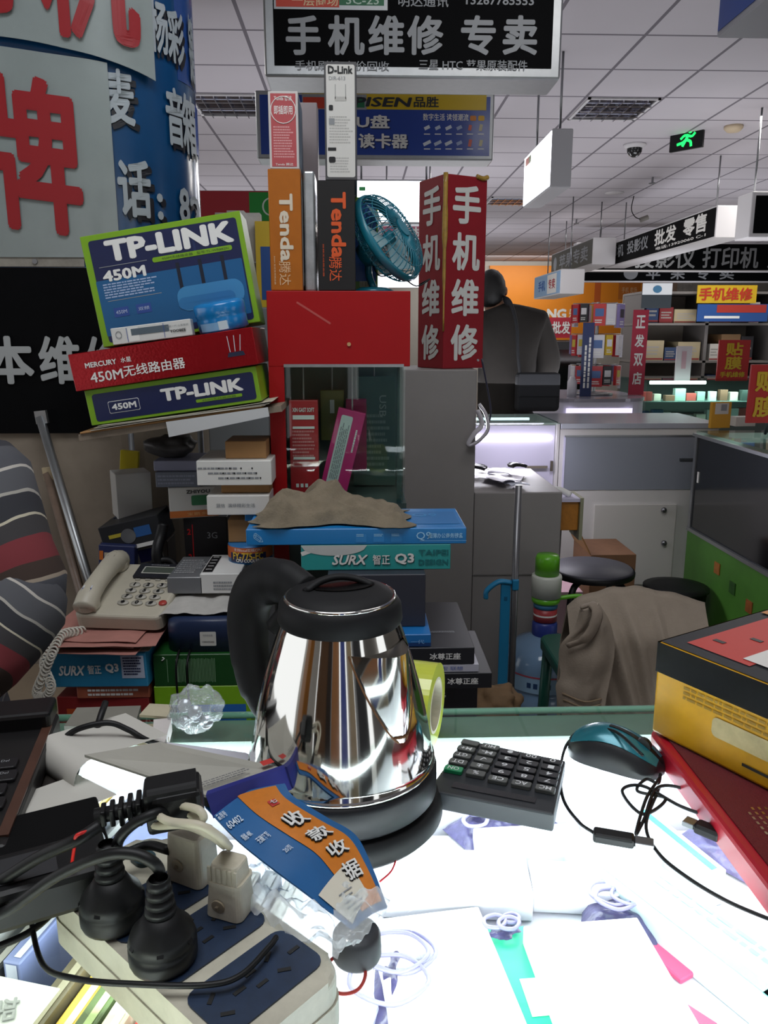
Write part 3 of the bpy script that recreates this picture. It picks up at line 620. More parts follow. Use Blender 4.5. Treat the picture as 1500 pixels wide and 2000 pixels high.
for s in (0, 5):
    b.tube([R_ @ (V[k * 6 + s] + Vector((.0008, 0, 0))) for k in range(0, n + 1)], .0010, RUST, n=1, seg=6)
b.tube([R_ @ (V[1 * 6 + s] + Vector((.0006, 0, 0))) for s in (0, 1, 2, 3, 4, 5)], .0010, RUST, n=2, seg=6)
b.build('rust_seam', sp)
b = MB(); hp = [(.044, .200), (.066, .207), (.092, .204), (.116, .188), (.127, .160), (.1265, .125), (.119, .095), (.105, .076), (.085, .068)]
b.tube([(x, 0, z) for x, z in hp], [.016, .017, .018, .0185, .0185, .018, .017, .015, .013], KB, seg=16, M=RZ(SA + 180 + 4), flat=1.25); hd = b.build('handle', t)
b = MB(); b.tube([(.048, 0, .186), (.068, 0, .178), (.086, 0, .160)], .010, KB, M=RZ(SA + 180 + 4)); b.build('switch_housing', hd)
# ---------------------------------------------------------------- power strip
u_ = Vector((.727, -.686, 0)); sc_ = Vector((-.118, .470, 0)); SM = frame((sc_.x, sc_.y, CT), u_, (.686, .727, 0))
STW = mat('#c6c2b0', .42, wear=.22, ws=35); STB = mat('#22344f', .42, wear=.35, ws=60); HOLE = mat('#050608', .6)
SL, SWD, SHT = .218, .092, .040
t = thing('power_strip', 'grubby white power strip with dark blue socket panels at the counter front', 'power strip', SM)
b = MB(); b.prism(rpoly(SL, SWD, .017, 6), SHT * .5, STW, M=T(0, 0, .0005)); b.prism(rpoly(SL - .002, SWD - .002, .017, 6), SHT * .5, STW, M=T(0, 0, .0005 + SHT * .5), bev=.006, seg=3); b.build('case', t)
for k, x in enumerate((.073, .018, -.034)):
    b = MB(); F = T(x, 0, SHT + .0006)
    b.prism(rpoly(.044, .079, .009, 4), .0012, STB, M=F)
    for yy in (-.022, .022):
        for dx, dy, r in ((0, .009, 0), (-.008, -.006, 35), (.008, -.006, -35)):
            b.box((.0028, .0085, .0006), HOLE, M=F @ T(dx, yy + dy, .0014) @ RZ(r))
    for dx in (-.006, .006): b.box((.0026, .008, .0006), HOLE, M=F @ T(dx, 0, .0014))
    b.build('socket_panel', t)
b = MB(); b.prism(rpoly(.02, .016, .007, 6), .004, mat('#1d3a44', .4), M=T(-.082, .018, SHT)); b.build('switch', t)
b = MB()
for k in range(3): b.box((.014, .003, .0006), HOLE, M=T(-.086, -.012 - k * .010, SHT + .0006) @ RZ(20))
b.build('vent_slots', t)
ST = CT + SHT + .0022
def cable(name, label, pts, r, m, n=8, parent=None, cat='cable', flat=1.0):
    P = [atZ(x, y, z) for x, y, z in pts]; b = MB(); b.tube(P, r, m, seg=8, n=n, flat=flat)
    if parent:
        b.V = [parent.matrix_world.inverted() @ v for v in b.V]; return b.build(name, parent)
    return b.build(name, label=label, category=cat)
bpy.context.view_layer.update()
def black_plug(px, py, label, ang, cpts):
    p = atZ(px, py, ST); t = thing('black_plug', label, 'plug', T(p.x, p.y, ST) @ RZ(ang)); bpy.context.view_layer.update()
    b = MB(); b.lathe([(0, .0004), (.0205, .0004), (.0215, .003), (.0215, .012), (.0205, .0135), (.0215, .0145), (.0195, .021), (.014, .027), (.0105, .033), (0, .034)], BLKPL, 28)
    for k in range(6): b.box((.003, .004, .012), BLKPL, M=RZ(60 * k) @ T(.0165, 0, .021) @ RY(-38))
    b.build('plug_body', t)
    b = MB()
    for k in range(4): b.lathe([(0, .034 + k * .006), (.0098 - k * .0008, .034 + k * .006), (.0098 - k * .0008, .038 + k * .006), (.006, .0385 + k * .006), (.006, .040 + k * .006)], BLKPL, 16)
    b.build('strain_relief', t)
    cable('cord', '', [(px, py, ST + .055)] + [] if False else cpts, .0038, BLKPL, parent=t)
    return t
black_plug(222, 1795, 'black round plug in the power strip, nearer the strip end', 20, [(228, 1672, 1.005), (232, 1640, 1.02), (260, 1610, 1.03), (300, 1590, 1.035), (330, 1585, 1.03)])
black_plug(320, 1870, 'black round plug in the power strip, in front with arched cord', -20, [(318, 1727, 1.008), (305, 1690, 1.025), (262, 1668, 1.032), (200, 1672, 1.03), (110, 1712, 1.012), (20, 1775, .985), (-60, 1810, .96)])
WP = mat('#cfc8b4', .45, wear=.25, ws=45)
def white_plug(px, py, label, ang, w, d, h, ribs):
    p = atZ(px, py, ST); t = thing('white_plug', label, 'plug', T(p.x, p.y, ST) @ RZ(ang))
    b = MB(); b.prism(rpoly(w, d, .005, 4), h, WP, M=T(0, 0, .0004), bev=.002, top=.86); b.build('plug_body', t)
    b = MB(); b.cyl(.005, .0012, mat('#a89c84', .5), M=T(-w * .1, -d * .47, h * .38) @ RX(97), seg=16); b.box((.002, .006, .002), mat('#7a6f5c', .6), M=T(-w * .1, -d * .485, h * .38)); b.build('screw_plate', t)
    if ribs:
        b = MB(); b.prism(rpoly(w * .82, d * .82, .004, 3), h * .5, WP, M=T(0, 0, h + .0004), bev=.002, top=.9)
        for k in range(6): b.box((.0022, .0014, h * .42), WP, M=T(-w * .36 + k * w * .145, -d * .405, h * 1.24))
        b.build('adaptor_head', t)
        b = MB(); b.prism(rpoly(w * .94, d * .94, .005, 4), .0025, WP, M=T(0, 0, h * .93)); b.build('rim', t)
    return t
white_plug(378, 1708, 'grubby white block plug in the power strip, behind the ribbed one', -28, .033, .026, .038, False)
white_plug(452, 1775, 'cream ribbed plug with white cord nearest the blue receipt cover', -22, .028, .024, .026, True)
WC = mat('#c9c2ac', .45, wear=.15)
cable('white_cable', 'bundle of dirty white cord looping from the ribbed plug', [(438, 1652, 1.005), (412, 1632, 1.028), (360, 1612, 1.030), (302, 1612, 1.022), (300, 1592, 1.018), (345, 1582, 1.022), (395, 1600, 1.034), (385, 1580, 1.040), (335, 1574, 1.030), (306, 1586, 1.028), (330, 1604, 1.038), (390, 1612, 1.042), (430, 1636, 1.030), (448, 1654, 1.005)], .0028, WC)
# black in-line connector lying on the plugs, adaptor brick and cables
p = atZ(285, 1575, 1.03); t = thing('black_connector', 'black moulded power connector lying across the plugs', 'connector', T(p.x, p.y, 1.03) @ RZ(12) @ RY(-4)); bpy.context.view_layer.update()
b = MB(); b.prism(rpoly(.034, .026, .005, 3), .036, BLKPL, M=T(.036, 0, 0) @ RY(-90), bev=.003); b.box((.034, .030, .026), BLKPL, (.022, 0, 0), bev=.004); b.build('housing', t)
b = MB()
for k in range(5): b.box((.0035, .020 - k * .0016, .017 - k * .0014), BLKPL, (-.004 - k * .006, 0, 0), bev=.001)
b.tube([(.0, 0, 0), (-.034, 0, 0)], .0055, BLKPL, n=1); b.build('strain_relief', t)
cable('cord', '', [(195, 1612, 1.03), (150, 1640, 1.025), (80, 1672, 1.01), (0, 1722, .99), (-60, 1760, .97)], .0042, BLKPL, parent=t)
p = atZ(60, 1672, 1.0); t = thing('power_adapter', 'black laptop adapter brick in the tangle at the frame edge', 'adapter', T(p.x - .01, p.y, .975) @ RZ(25)); b = MB(); b.box((.12, .05, .03), BLKPL, bev=.005); b.build('brick', t)
b = MB(); b.tube([(.06, 0, 0), (.085, .0, .006), (.10, -.02, .01)], .0035, BLKPL); b.build('cord', t)
b = MB(); b.box((.05, .03, .0006), mat('#2c2d30', .4), (0, 0, .0156)); b.build('rating_label', t)
b = MB(); b.box((.14, .09, .037), mat('#0c0c0d', .8, spec=.1), bev=.003); pq = atZ(60, 1672, .95); b.build('dark_box', M=T(pq.x - .015, pq.y + .002, CT + .0195) @ RZ(25), label='low dark box under the adapter brick by the frame edge', category='box')
cable('black_cable', 'thin black cable looping in front of the power strip onto its last panel', [(66, 1745, .935), (62, 1800, .93), (85, 1885, .932), (150, 1912, .962), (260, 1922, .968), (400, 1924, .968), (470, 1905, .9685), (525, 1850, .9685), (540, 1830, .968)], .0019, BLKPL)
cable('black_cable', 'short black cable running off the frame edge beside the strip end', [(-40, 1862, .926), (30, 1835, .928), (70, 1812, .93), (108, 1778, .931)], .0026, BLKPL)
cable('black_cable', 'black lead arching over the white paper curl behind the adapter', [(110, 1455, .945), (150, 1425, .965), (210, 1412, .97), (250, 1425, .962), (290, 1447, .95), (360, 1470, .93)], .0030, BLKPL)
cable('red_wire', 'thin bare red wire curling among the black cables', [(140, 1690, .992), (146, 1650, 1.02), (150, 1632, 1.03), (175, 1622, 1.03)], .0012, mat('#c81f1c', .4), cat='wire')
cable('red_wire', 'thin red wire by the kettle base beside the receipt cover', [(742, 1722, .9225), (765, 1700, .923), (775, 1670, .925), (772, 1655, .926)], .0008, mat('#b0202a', .4), cat='wire')
# ---------------------------------------------------------------- receipt book
t = thing('receipt_book', 'open receipt book with grey board, blue spine and orange 收款收据 cover', 'book', (0, 0, 0))
Q = lambda x, y, z: atZ(x, y, z)
def slab(b, c, th, m, mt=None):
    top = [Vector(p) for p in c]; bot = [p - Vector((0, 0, th)) for p in top]
    b.add(top + bot, [[0, 1, 2, 3][::-1], [4, 5, 6, 7], [0, 1, 5, 4], [1, 2, 6, 5], [2, 3, 7, 6], [3, 0, 4, 7]], m)
c = [Q(165, 1474, 1.03), Q(312, 1449, 1.0), Q(556, 1500, 1.004), Q(402, 1553, 1.010)]
b = MB(); slab(b, c, .0022, mat('#a8a69c', .6, wear=.1, ws=12)); e0, e1 = c[3], c[2]
Fb = frame(c[3] * .5 + c[2] * .5, c[2] - c[3], c[1] - c[2]); RDP = mat('#b8322c', .45)
L_ = (c[2] - c[3]).length
Fu = frame(c[3] * .5 + c[2] * .5 + Vector((0, 0, .0012)), c[2] - c[3], c[0] - c[3])
b.lines(Fu, -.012, .010, L_ * .6, .007, 3, mat('#6a6a6a', .5), 7, lift=.0006); b.rect(Fu, L_ * .36, .011, .011, .006, RDP, .0008); b.build('backboard', t)
b = MB(); slab(b, [c[0] * .35 + c[3] * .65 + Vector((0, 0, -.004)), c[1] * .5 + c[2] * .5 + Vector((0, 0, -.0035)), c[2] + Vector((-.004, .003, -.003)), c[3] + Vector((.002, .004, -.003))], .010, mat('#1d1d22', .5)); b.build('page_block', t)
s0, s1 = c[3], c[2]
b = MB(); dn = Vector((.006, -.006, -.016))
b.add([s0, s1, s1 + dn, s0 + dn, s0 + Vector((0, .006, 0)), s1 + Vector((0, .006, 0)), s1 + dn + Vector((0, .008, 0)), s0 + dn + Vector((0, .008, 0))], [[0, 3, 2, 1], [4, 5, 6, 7], [0, 1, 5, 4], [3, 7, 6, 2], [0, 4, 7, 3], [1, 2, 6, 5]], mat('#2a2f7c', .4, wear=.15)); b.build('spine', t)
Lp = [(400, 1575, .996), (463, 1640, .994), (536, 1698, .988), (600, 1746, .974), (690, 1816, .952)]; Rp = [(556, 1530, .999), (574, 1556, .995), (640, 1597, .981), (694, 1630, .970), (726, 1690, .959), (757, 1772, .948)]
Lw, Rw = smooth([Q(*p) for p in Lp], 8), smooth([Q(*p) for p in Rp], 8)
def at_(W_, v): f = v * (len(W_) - 1); i = min(int(f), len(W_) - 2); return W_[i].lerp(W_[i + 1], f - i)
def cov(u, v, l=0):
    p = at_(Lw, v).lerp(at_(Rw, v), u); return p + Vector((0, 0, .003 * math.sin(PI * u) + l))
CB = mat('#1f5f98', .45, wear=.15, ws=30); CO = mat('#d07a22', .45, wear=.12, ws=160)
b = MB(); b.grid(lambda u, v: cov(u, 1 - v), 12, 32, CB, th=.0015)
b.grid(lambda u, v: cov(.37 + .05 * math.sin(3 * (1 - v)) + (.50 - .04 * math.sin(3 * (1 - v)) + .08 * max(0, .5 - v)) * u, .97 - v * .95, .0007), 10, 40, CO)
b.V = b.V
fold = lambda lift, u0, v0: (lambda p: cov(u0 + p.x, v0 - p.y, lift + p.z))
OUT = mat('#161616', .5)
for k, ch in enumerate('收款收据'):
    for lf, mm, bd in ((.0012, OUT, .075), (.0026, WHITE, .02)):
        b.text(ch, I4, 0, 0, .27, .10, mm, lift=0, bold=bd, rot=0, fn=fold(lf, .65, .34 + k * .15))
b.grid(lambda u, v: cov(.62 + .12 * u, .165 + .05 * (1 - v) - .0, .0013), 3, 3, RDP); b.text('七', I4, 0, 0, .1, .03, WHITE, lift=0, bold=.02, fn=fold(.002, .68, .19))
b.grid(lambda u, v: cov(.06 + .62 * u, .985 - .19 * v - .06 * u, .0013), 6, 6, mat('#d8d3c2', .5))
rd = random.Random(6)
for k in range(5): b.text('—' * rd.randint(2, 5), I4, 0, 0, rd.uniform(.15, .35), .006, GREYP, lift=0, fn=fold(.002, .36, .86 + k * .022))
for k, (tx, u0, v0, w_, h_) in enumerate((('60402', .12, .17, .20, .045), ('规格 48K', .10, .27, .12, .04), ('无碳复写', .20, .33, .16, .04), ('20页', .26, .46, .1, .035), ('备用号', .06, .10, .12, .04))):
    b.text(tx, I4, 0, 0, w_, h_, mat('#c9d6e0', .5), lift=0, bold=.012, fn=fold(.0014, u0, v0))
b.build('cover', t)
# curled white sheets
PAP = mat('#bfbdb5', .6, wear=.05, ws=8)
def curl(name, label, A, B_, r, turns, zc, wid, flatl):
    A, B_ = Vector(A), Vector(B_); ax = (B_ - A); ax.z = 0; axn = ax.normalized(); fw = Vector((-axn.y, axn.x, 0))
    def f(u, v):
        p = A + axn * (u * wid)
        s = v * (flatl + r * turns)
        if s < flatl: return p + fw * (flatl - s) * 1.0 + Vector((0, 0, 2 * r * 1.0 + .0 - .010 * ((flatl - s) / flatl) * 1.0))
        a = (s - flatl) / r; return p - fw * (r * math.sin(a)) + Vector((0, 0, r + r * math.cos(a)))
    b = MB(); b.grid(f, 6, 36, PAP, th=.0004); return b.build(name, label=label, category='paper')
A = Q(85, 1545, CT + .004); B2 = Q(200, 1620, CT + .004)
curl('paper_sheet', 'white sheet curling over at its end beside the laptop', Q(105, 1502, CT + .002), Q(240, 1590, CT + .002), .019, 3.6, 0, .075, .085)
curl('paper_sheet', 'second curled sheet lower down under the black connector', Q(20, 1612, CT + .002), Q(130, 1680, CT + .002), .013, 3.3, 0, .06, .07)
b = MB(); slab(b, [Q(300, 1446, .93), Q(480, 1470, .93), Q(540, 1500, .93), Q(300, 1500, .93)], .006, mat('#c3c3cc', .5)); b.build('paper_stack', label='small stack of pale forms under the receipt book', category='paper')
# ---------------------------------------------------------------- calculator
A, B_, C_, D_ = (Q(905, 1445, CT + .012), Q(1105, 1487, CT + .012), Q(1082, 1592, CT + .018), Q(836, 1545, CT + .018))
ce = (A + B_ + C_ + D_) / 4; xd = (B_ - A); t = thing('calculator', 'black desktop calculator with one green key on the lit glass', 'calculator', frame((ce.x, ce.y, CT), (xd.x, xd.y, 0), (D_.x - A.x, D_.y - A.y, 0)) @ RZ(0))
Mi = t.matrix_world.inverted(); lo = lambda p, z: Vector(((Mi @ p).x, (Mi @ p).y, z))
CG = mat('#23272c', .5, wear=.1, ws=50)
if (t.matrix_world.to_3x3() @ Vector((0, 0, 1))).z < 0:
    t.matrix_world = frame((ce.x, ce.y, CT), (xd.x, xd.y, 0), (A.x - D_.x, A.y - D_.y, 0)); Mi = t.matrix_world.inverted()
cl = [lo(A, .013), lo(B_, .013), lo(C_, .019), lo(D_, .019)]; cl0 = [Vector((p.x, p.y, .0006)) for p in cl]
bm = bmesh.new(); vs = [bm.verts.new(p) for p in cl + cl0]
for f in ((3, 2, 1, 0), (4, 5, 6, 7), (0, 1, 5, 4), (1, 2, 6, 5), (2, 3, 7, 6), (3, 0, 4, 7)): bm.faces.new([vs[i] for i in f])
bmesh.ops.bevel(bm, geom=bm.edges[:], offset=.002, segments=2, affect='EDGES', profile=.5); b = MB(); b.bmadd(bm, CG)
def cq(u, v, z=0): p = cl[0].lerp(cl[1], u).lerp(cl[3].lerp(cl[2], u), v); return p + Vector((0, 0, z))
def cf(u, v, z=0): return frame(cq(u, v, z), cq(u - .1, v) - cq(u, v), cq(u, v + .1) * -1 + cq(u, v) if False else cq(u, v) - cq(u, v + .1)) if False else frame(cq(u, v, z), cq(u + .1, v) - cq(u, v), cq(u, v - .1) - cq(u, v))
b.build('case', t)
b = MB(); b.grid(lambda u, v: cq(.16 + .68 * u, .80 + .09 * (1 - v), .0006), 1, 1, mat('#0c0e10', .15, coat=.5)); b.build('display', t)
KD, KG, KN = mat('#16181d', .4), mat('#4b4e4c', .45), mat('#1c8a58', .4)
lab = [['', 'MU', '·', '00', '0'], ['M+', 'M-', '3', '2', '1'], ['GT', '√', '6', '5', '4'], ['DT', '±', '9', '8', '7'], ['ON', '%', 'CE', 'AC', 'MC']]
for r in range(5):
    for k in range(5):
        m = KN if (r == 4 and k == 0) else KG if (k < 2 or r == 4) else KD
        b = MB(); F = cf(.10 + k * .198, .10 + r * .132 + (0 if k < 2 else .03), .0004); b.prism(rpoly(.0185, .0102, .002, 3), .0036, m, M=F, bev=.0008)
        if lab[r][k]: b.text(lab[r][k], F @ T(0, 0, .0034), 0, 0, .006 if len(lab[r][k]) == 1 else .011, .0065, mat('#d5d8da', .5), lift=.0003, rot=180, bold=.01)
        b.build('key', t)
# ---------------------------------------------------------------- mouse and its lead
mA, mB_ = Q(1112, 1440, CT + .012), Q(1300, 1492, CT + .012); ax = mB_ - mA; ce = (mA + mB_) / 2
t = thing('computer_mouse', 'black and teal computer mouse with thin black lead on the lit glass', 'mouse', frame((ce.x, ce.y, CT), (ax.x, ax.y, 0), (-ax.y, ax.x, 0))); bpy.context.view_layer.update()
ML, MW, MH = ax.length * 1.0, .060, .041
def mshell(u, v, o=0):
    x = (u - .5) * ML; a = PI * v; wf = (max(0, 1 - abs(2 * u - 1) ** 3.2)) ** .45; hf = (max(0, math.sin(PI * min(1, (.03 + .94 * u)))) ** .55) * (1 - .28 * u)
    return (x, -(MW / 2 + o) * wf * math.cos(a) * (1 - .1 * math.sin(PI * u)), .0008 + (MH + o) * hf * math.sin(a) ** .75)
b = MB(); b.grid(lambda u, v: mshell(u, v), 28, 24, mat('#17181b', .4)); b.poly([mshell(k / 28, 0) for k in range(29)] + [mshell(k / 28, 1) for k in range(28, -1, -1)], BLKPL); b.build('body', t)
TL = mat('#24707e', .25, .3, coat=.3)
b = MB(); b.grid(lambda u, v: mshell(.06 + .88 * u, .27 + .46 * v - .05 * (1 - u), .0012), 22, 14, TL, th=.001); b.build('top_shell', t)
b = MB(); b.grid(lambda u, v: mshell(.42 + .56 * u, .5 + (.045) * (v - .5) * (1 + u), .0022), 12, 4, BLKPL, th=.001); b.build('button_gap', t)
b = MB(); b.cyl(.008, .006, BLKPL, M=T(ML * .27, .003, MH * .62) @ RX(90), seg=16); b.build('scroll_wheel', t)
cable('lead', '', [(1290, 1512, .928), (1285, 1530, .925), (1262, 1522, .926), (1245, 1545, .924), (1300, 1560, .924), (1255, 1590, .924), (1215, 1545, .925), (1255, 1535, .926), (1330, 1575, .924), (1385, 1590, .924), (1345, 1545, .925), (1285, 1538, .926), (1258, 1600, .924), (1242, 1628, .924), (1262, 1560, .925), (1288, 1520, .927)], .0016, BLKPL, parent=t)
cable('lead', '', [(1288, 1538, .924), (1262, 1610, .924), (1285, 1665, .923), (1340, 1712, .923), (1420, 1760, .923), (1510, 1798, .923), (1560, 1815, .923)], .0016, BLKPL, parent=t)
cable('black_cable', 'thin black cable arching from behind the mouse to the USB plug', [(1255, 1475, .962), (1200, 1428, .958), (1150, 1428, .945), (1110, 1450, .93), (1095, 1500, .924), (1100, 1560, .923), (1130, 1605, .923), (1162, 1628, .928)], .0016, BLKPL)
def usb(xa, ya, xb, yb, label, l=.032):
    a, c = Q(xa, ya, CT + .006), Q(xb, yb, CT + .006); d = (c - a); t = thing('usb_plug', label, 'plug', frame((a.x, a.y, CT + .0055), (d.x, d.y, 0), (-d.y, d.x, 0)))
    b = MB(); b.box((d.length * .70, .014, .009), BLKPL, (d.length * .35, 0, 0), bev=.0025); b.build('housing', t)
    b = MB(); b.box((d.length * .32, .0115, .0048), STEEL, (d.length * .86, 0, 0), bev=.0006, seg=1); b.build('metal_shell', t)
usb(1158, 1628, 1275, 1648, 'black USB plug with bare metal end lying below the mouse lead')
usb(1410, 1632, 1338, 1602, 'short black USB plug tucked against the red mesh pad')
# ---------------------------------------------------------------- red mesh pad and taped yellow box
mesh_ = mat('#7c1420', .5, bump=.8, bs=900, wear=.45, ws=700)
a, c = Q(1262, 1412, .945), Q(1500, 1722, .945); d = Vector((c.x - a.x, c.y - a.y, 0)); PMx = frame((a.x, a.y, CT), (d.x, d.y, 0), (-d.y, d.x, 0))
t = thing('cooling_pad', 'red framed mesh cooling pad under the taped yellow box', 'cooling pad', PMx); L_ = d.length * 1.25; Wp = .30
b = MB(); b.prism(rpoly(L_, Wp, .02, 4), .022, mat('#a8182a', .35, coat=.3), M=T(L_ / 2, Wp / 2, .0006), bev=.004); b.build('frame', t)
b = MB(); b.prism(rpoly(L_ - .022, Wp - .022, .016, 4), .0015, mesh_, M=T(L_ / 2, Wp / 2, .0228)); b.build('mesh_panel', t)
b = MB(); rd = random.Random(2)
for i in range(9):
    for j in range(7):
        if (i - 4) ** 2 + (j - 3) ** 2 < 15: b.box((.004, .0022, .0004), mat('#d8c8d8', .2, 1), M=T(L_ * .48 + i * .007, .03 + j * .006, .0247))
b.build('vent_holes', t)
zb = .9455; a = Q(1272, 1428, zb); c = Q(1500, 1545, zb); d = Vector((c.x - a.x, c.y - a.y, 0)); d.normalize(); nrm = Vector((-d.y, d.x, 0))
YL, YD, YH = .27, .20, .100
M = frame((a.x + d.x * YL / 2 + nrm.x * YD / 2, a.y + d.y * YL / 2 + nrm.y * YD / 2, zb + YH / 2), (d.x, d.y, 0), (nrm.x, nrm.y, 0))
YEL = mat('#d9a20f', .4, wear=.3, ws=14)
def f(b, F):
    G = F('front'); H = F('top'); BK = mat('#0f1013', .5, spec=.15)
    b.rect(G, 0, YH / 2 - .016, YL, .032, BK, .0007); b.rect(F('left'), 0, YH / 2 - .016, YD, .032, BK, .0007)
    b.rect(H, 0, 0, YL - .004, YD - .004, mat('#2a2b30', .5, wear=.3, spec=.2), .0007)
    RO = mat('#b5332b', .5); b.rect(H, -YL * .30, .0, .07, .16, RO, .0013); b.rect(H, -.02, -.01, .08, .12, mat('#d0cdc8', .4, coat=.3), .0019); b.rect(H, .09, .03, .07, .09, RO, .0013); b.rect(H, -.07, YD * .40, .12, .03, mat('#b8773a', .5), .0019)
    for k in range(3): b.box((.012, .006, .0004), BLACK, M=H @ T(-.10 + k * .018, -.05 + k * .035, .0016))
    b.text('爱家', G, .02, -.02, .03, .022, mat('#8a6a10', .4), lift=.0012, bold=.02); b.rect(G, -.03, -.012, .07, .02, mat('#c9b98a', .4, wear=.4), .0012, r=.006); b.lines(G, -.05, .008, .10, .016, 3, mat('#8f6e14', .4), 3)
    b.rect(G, .05, -.036, .16, .003, BLACK, .0014); b.rect(F('left'), 0, -.01, .1, .03, mat('#b08a18', .3, coat=.5), .0012)
t = thing('taped_carton', 'yellow and black carton wrapped in clear tape on the red mesh pad', 'carton', T(0, 0, 0)); b = MB(); b.box((YL, YD, YH), YEL, bev=.003); f(b, lambda q: FACE(q, YL, YD, YH)); b.build('carton', t, M=M)
b = MB(); b.grid(lambda u, v: ((u - .5) * YL * 1.01, -YD / 2 - .002 - .002 * noise.noise(Vector((u * 6, v * 4, 1))), (v - .5) * YH * .98), 30, 12, tapef(), M=M); b.build('tape_wrap', t)
# ---------------------------------------------------------------- small things on the glass
p = Q(838, 1452, CT); t = thing('tape_roll', 'roll of yellow-green packing tape standing behind the kettle', 'tape roll', T(p.x - .012, p.y + .005, CT + .0452) @ RZ(-18) @ RY(90)); 
b = MB(); b.lathe([(.030, -.02), (.045, -.02), (.045, .02), (.030, .02), (.030, -.02)], mat('#c3cc4a', .2, coat=.5), 48, sm=False); b.build('tape', t)
b = MB(); b.lathe([(.027, -.0202), (.030, -.0202), (.030, .0202), (.027, .0202), (.027, -.0202)], mat('#c9c2ac', .6), 40, sm=False); b.build('core', t)
p = Q(378, 1444, CT); t = thing('plastic_bag', 'crumpled clear bag of small round pieces beside the kettle', 'bag', (p.x, p.y + .02, CT))
bm = bmesh.new(); bmesh.ops.create_icosphere(bm, subdivisions=4, radius=1)
for v in bm.verts:
    n = noise.noise(v.co * 2.2) * .35 + noise.noise(v.co * 6) * .14; q = v.co * (1 + n); v.co = Vector((q.x * .028, q.y * .018, max(.001, .026 + q.z * .026)))
b = MB(); b.bmadd(bm, film(), True); b.build('bag', t)
for k in range(5):
    b = MB(); b.lathe([(0, 0), (.007, 0), (.008, .002), (.007, .004), (0, .004)], mat('#a9acb0', .2, .5), 18, M=T(-.012 + (k % 3) * .012, -.004 + .004 * (k % 2), .012 + .012 * (k // 3) + .006 * (k % 2)) @ RX(60)); b.build('round_piece', t)
b = MB(); b.box((.012, .0008, .03), mat('#cfcfcf', .4), (.022, -.015, .022)); b.text('SAMPLE', frame((.022, -.0156, .022), (0, 0, 1), (-1, 0, 0)), 0, 0, .026, .006, BLACK, lift=.0002); b.build('printed_tag', t) if False else None
p = Q(697, 1893, CT); t = thing('black_puck', 'small dark grey rubber puck with a peg under the receipt cover corner', 'puck', (p.x, p.y + .012, CT))
b = MB(); b.lathe([(0, .0005), (.0165, .0005), (.0175, .003), (.017, .018), (.015, .021), (0, .021)], mat('#3a3b3e', .5), 32); b.build('foot', t)
b = MB(); b.cyl(.006, .012, BLKPL, M=T(.002, .003, .021), seg=16); b.build('peg', t)
p = Q(663, 1905, CT); b = MB(); b.tube([(.014 * math.cos(a), .018 * math.sin(a), .0016 + .0004 * math.sin(3 * a)) for a in (0, .9, 1.8, 2.7, 3.6, 4.5, 5.4)], .0012, mat('#b83a30', .5), closed=True); b.build('rubber_band', loc=(p.x + .004, p.y, CT), label='red rubber band on the glass beside the power strip', category='rubber band')
p = Q(600, 1752, .962); b = MB(); b.grid(lambda u, v: ((u - .5) * .105, (v - .5) * .06, .010 + .014 * noise.noise(Vector((u * 4, v * 3, 2))) + .010 * noise.noise(Vector((u * 12, v * 9, 5)))), 40, 26, film(.38)); b.build('cling_film', M=T(p.x, p.y - .006, .955) @ RZ(-38), label='scrap of crinkled cling film between the plugs and the receipt cover', category='plastic film')
# laptop at the left edge
a, c = Q(122, 1392, .962), Q(42, 1602, .962); d = Vector((a.x - c.x, a.y - c.y, 0)); t = thing('laptop', 'black laptop with its keyboard facing the frame edge', 'laptop', frame((c.x, c.y, CT), (d.y, -d.x, 0), (d.x, d.y, 0)) @ T(-.345, -.03, .0))
LW, LD = .34, d.length + .04
b = MB(); b.box((LW, LD, .026), mat('#141314', .4, wear=.15), (LW / 2, LD / 2, .026), bev=.004); b.build('base', t)
b = MB(); b.box((.009, LD * .80, .002), mat('#4d3227', .4, wear=.3), (LW - .006, LD * .46, .0396)); b.build('palm_strip', t)
b = MB(); b.box((LW - .004, LD * .18, .02), mat('#0c0c0e', .3), (LW / 2, LD * .93, .046), bev=.004); b.build('hinge_bar', t)
rd = random.Random(9)
for r in range(6):
    for k in range(5):
        b = MB(); w = .018 if (k or r % 2) else .03; x = LW - .024 - k * .0215 - (0 if r % 2 == 0 else .004); y = .016 + r * .0225
        if y > LD * .80: continue
        b.prism(rpoly(.0185, .0185, .003, 3), .0035, mat('#17171a', .35), M=T(x, y, .0393), bev=.0012); b.text(rd.choice(('Enter', 'Shift', 'Del', 'End', '↑', 'Pg', '?', 'P', 'L', ';')), T(x, y, .0428), -.002, .003, .007, .004, GREYP, lift=.0003, fit=False); b.build('key', t)
b = MB(); b.box((.40, .16, .012), mat('#2a2522', .5), (0, 0, .006)); q = t.matrix_world @ Vector((LW / 2, LD / 2, 0)); b.build('book', M=T(q.x, q.y, CT + .0004) @ RZ(math.degrees(math.atan2(-d.x, d.y))) , label='thin dark book lying flat under the laptop', category='book')
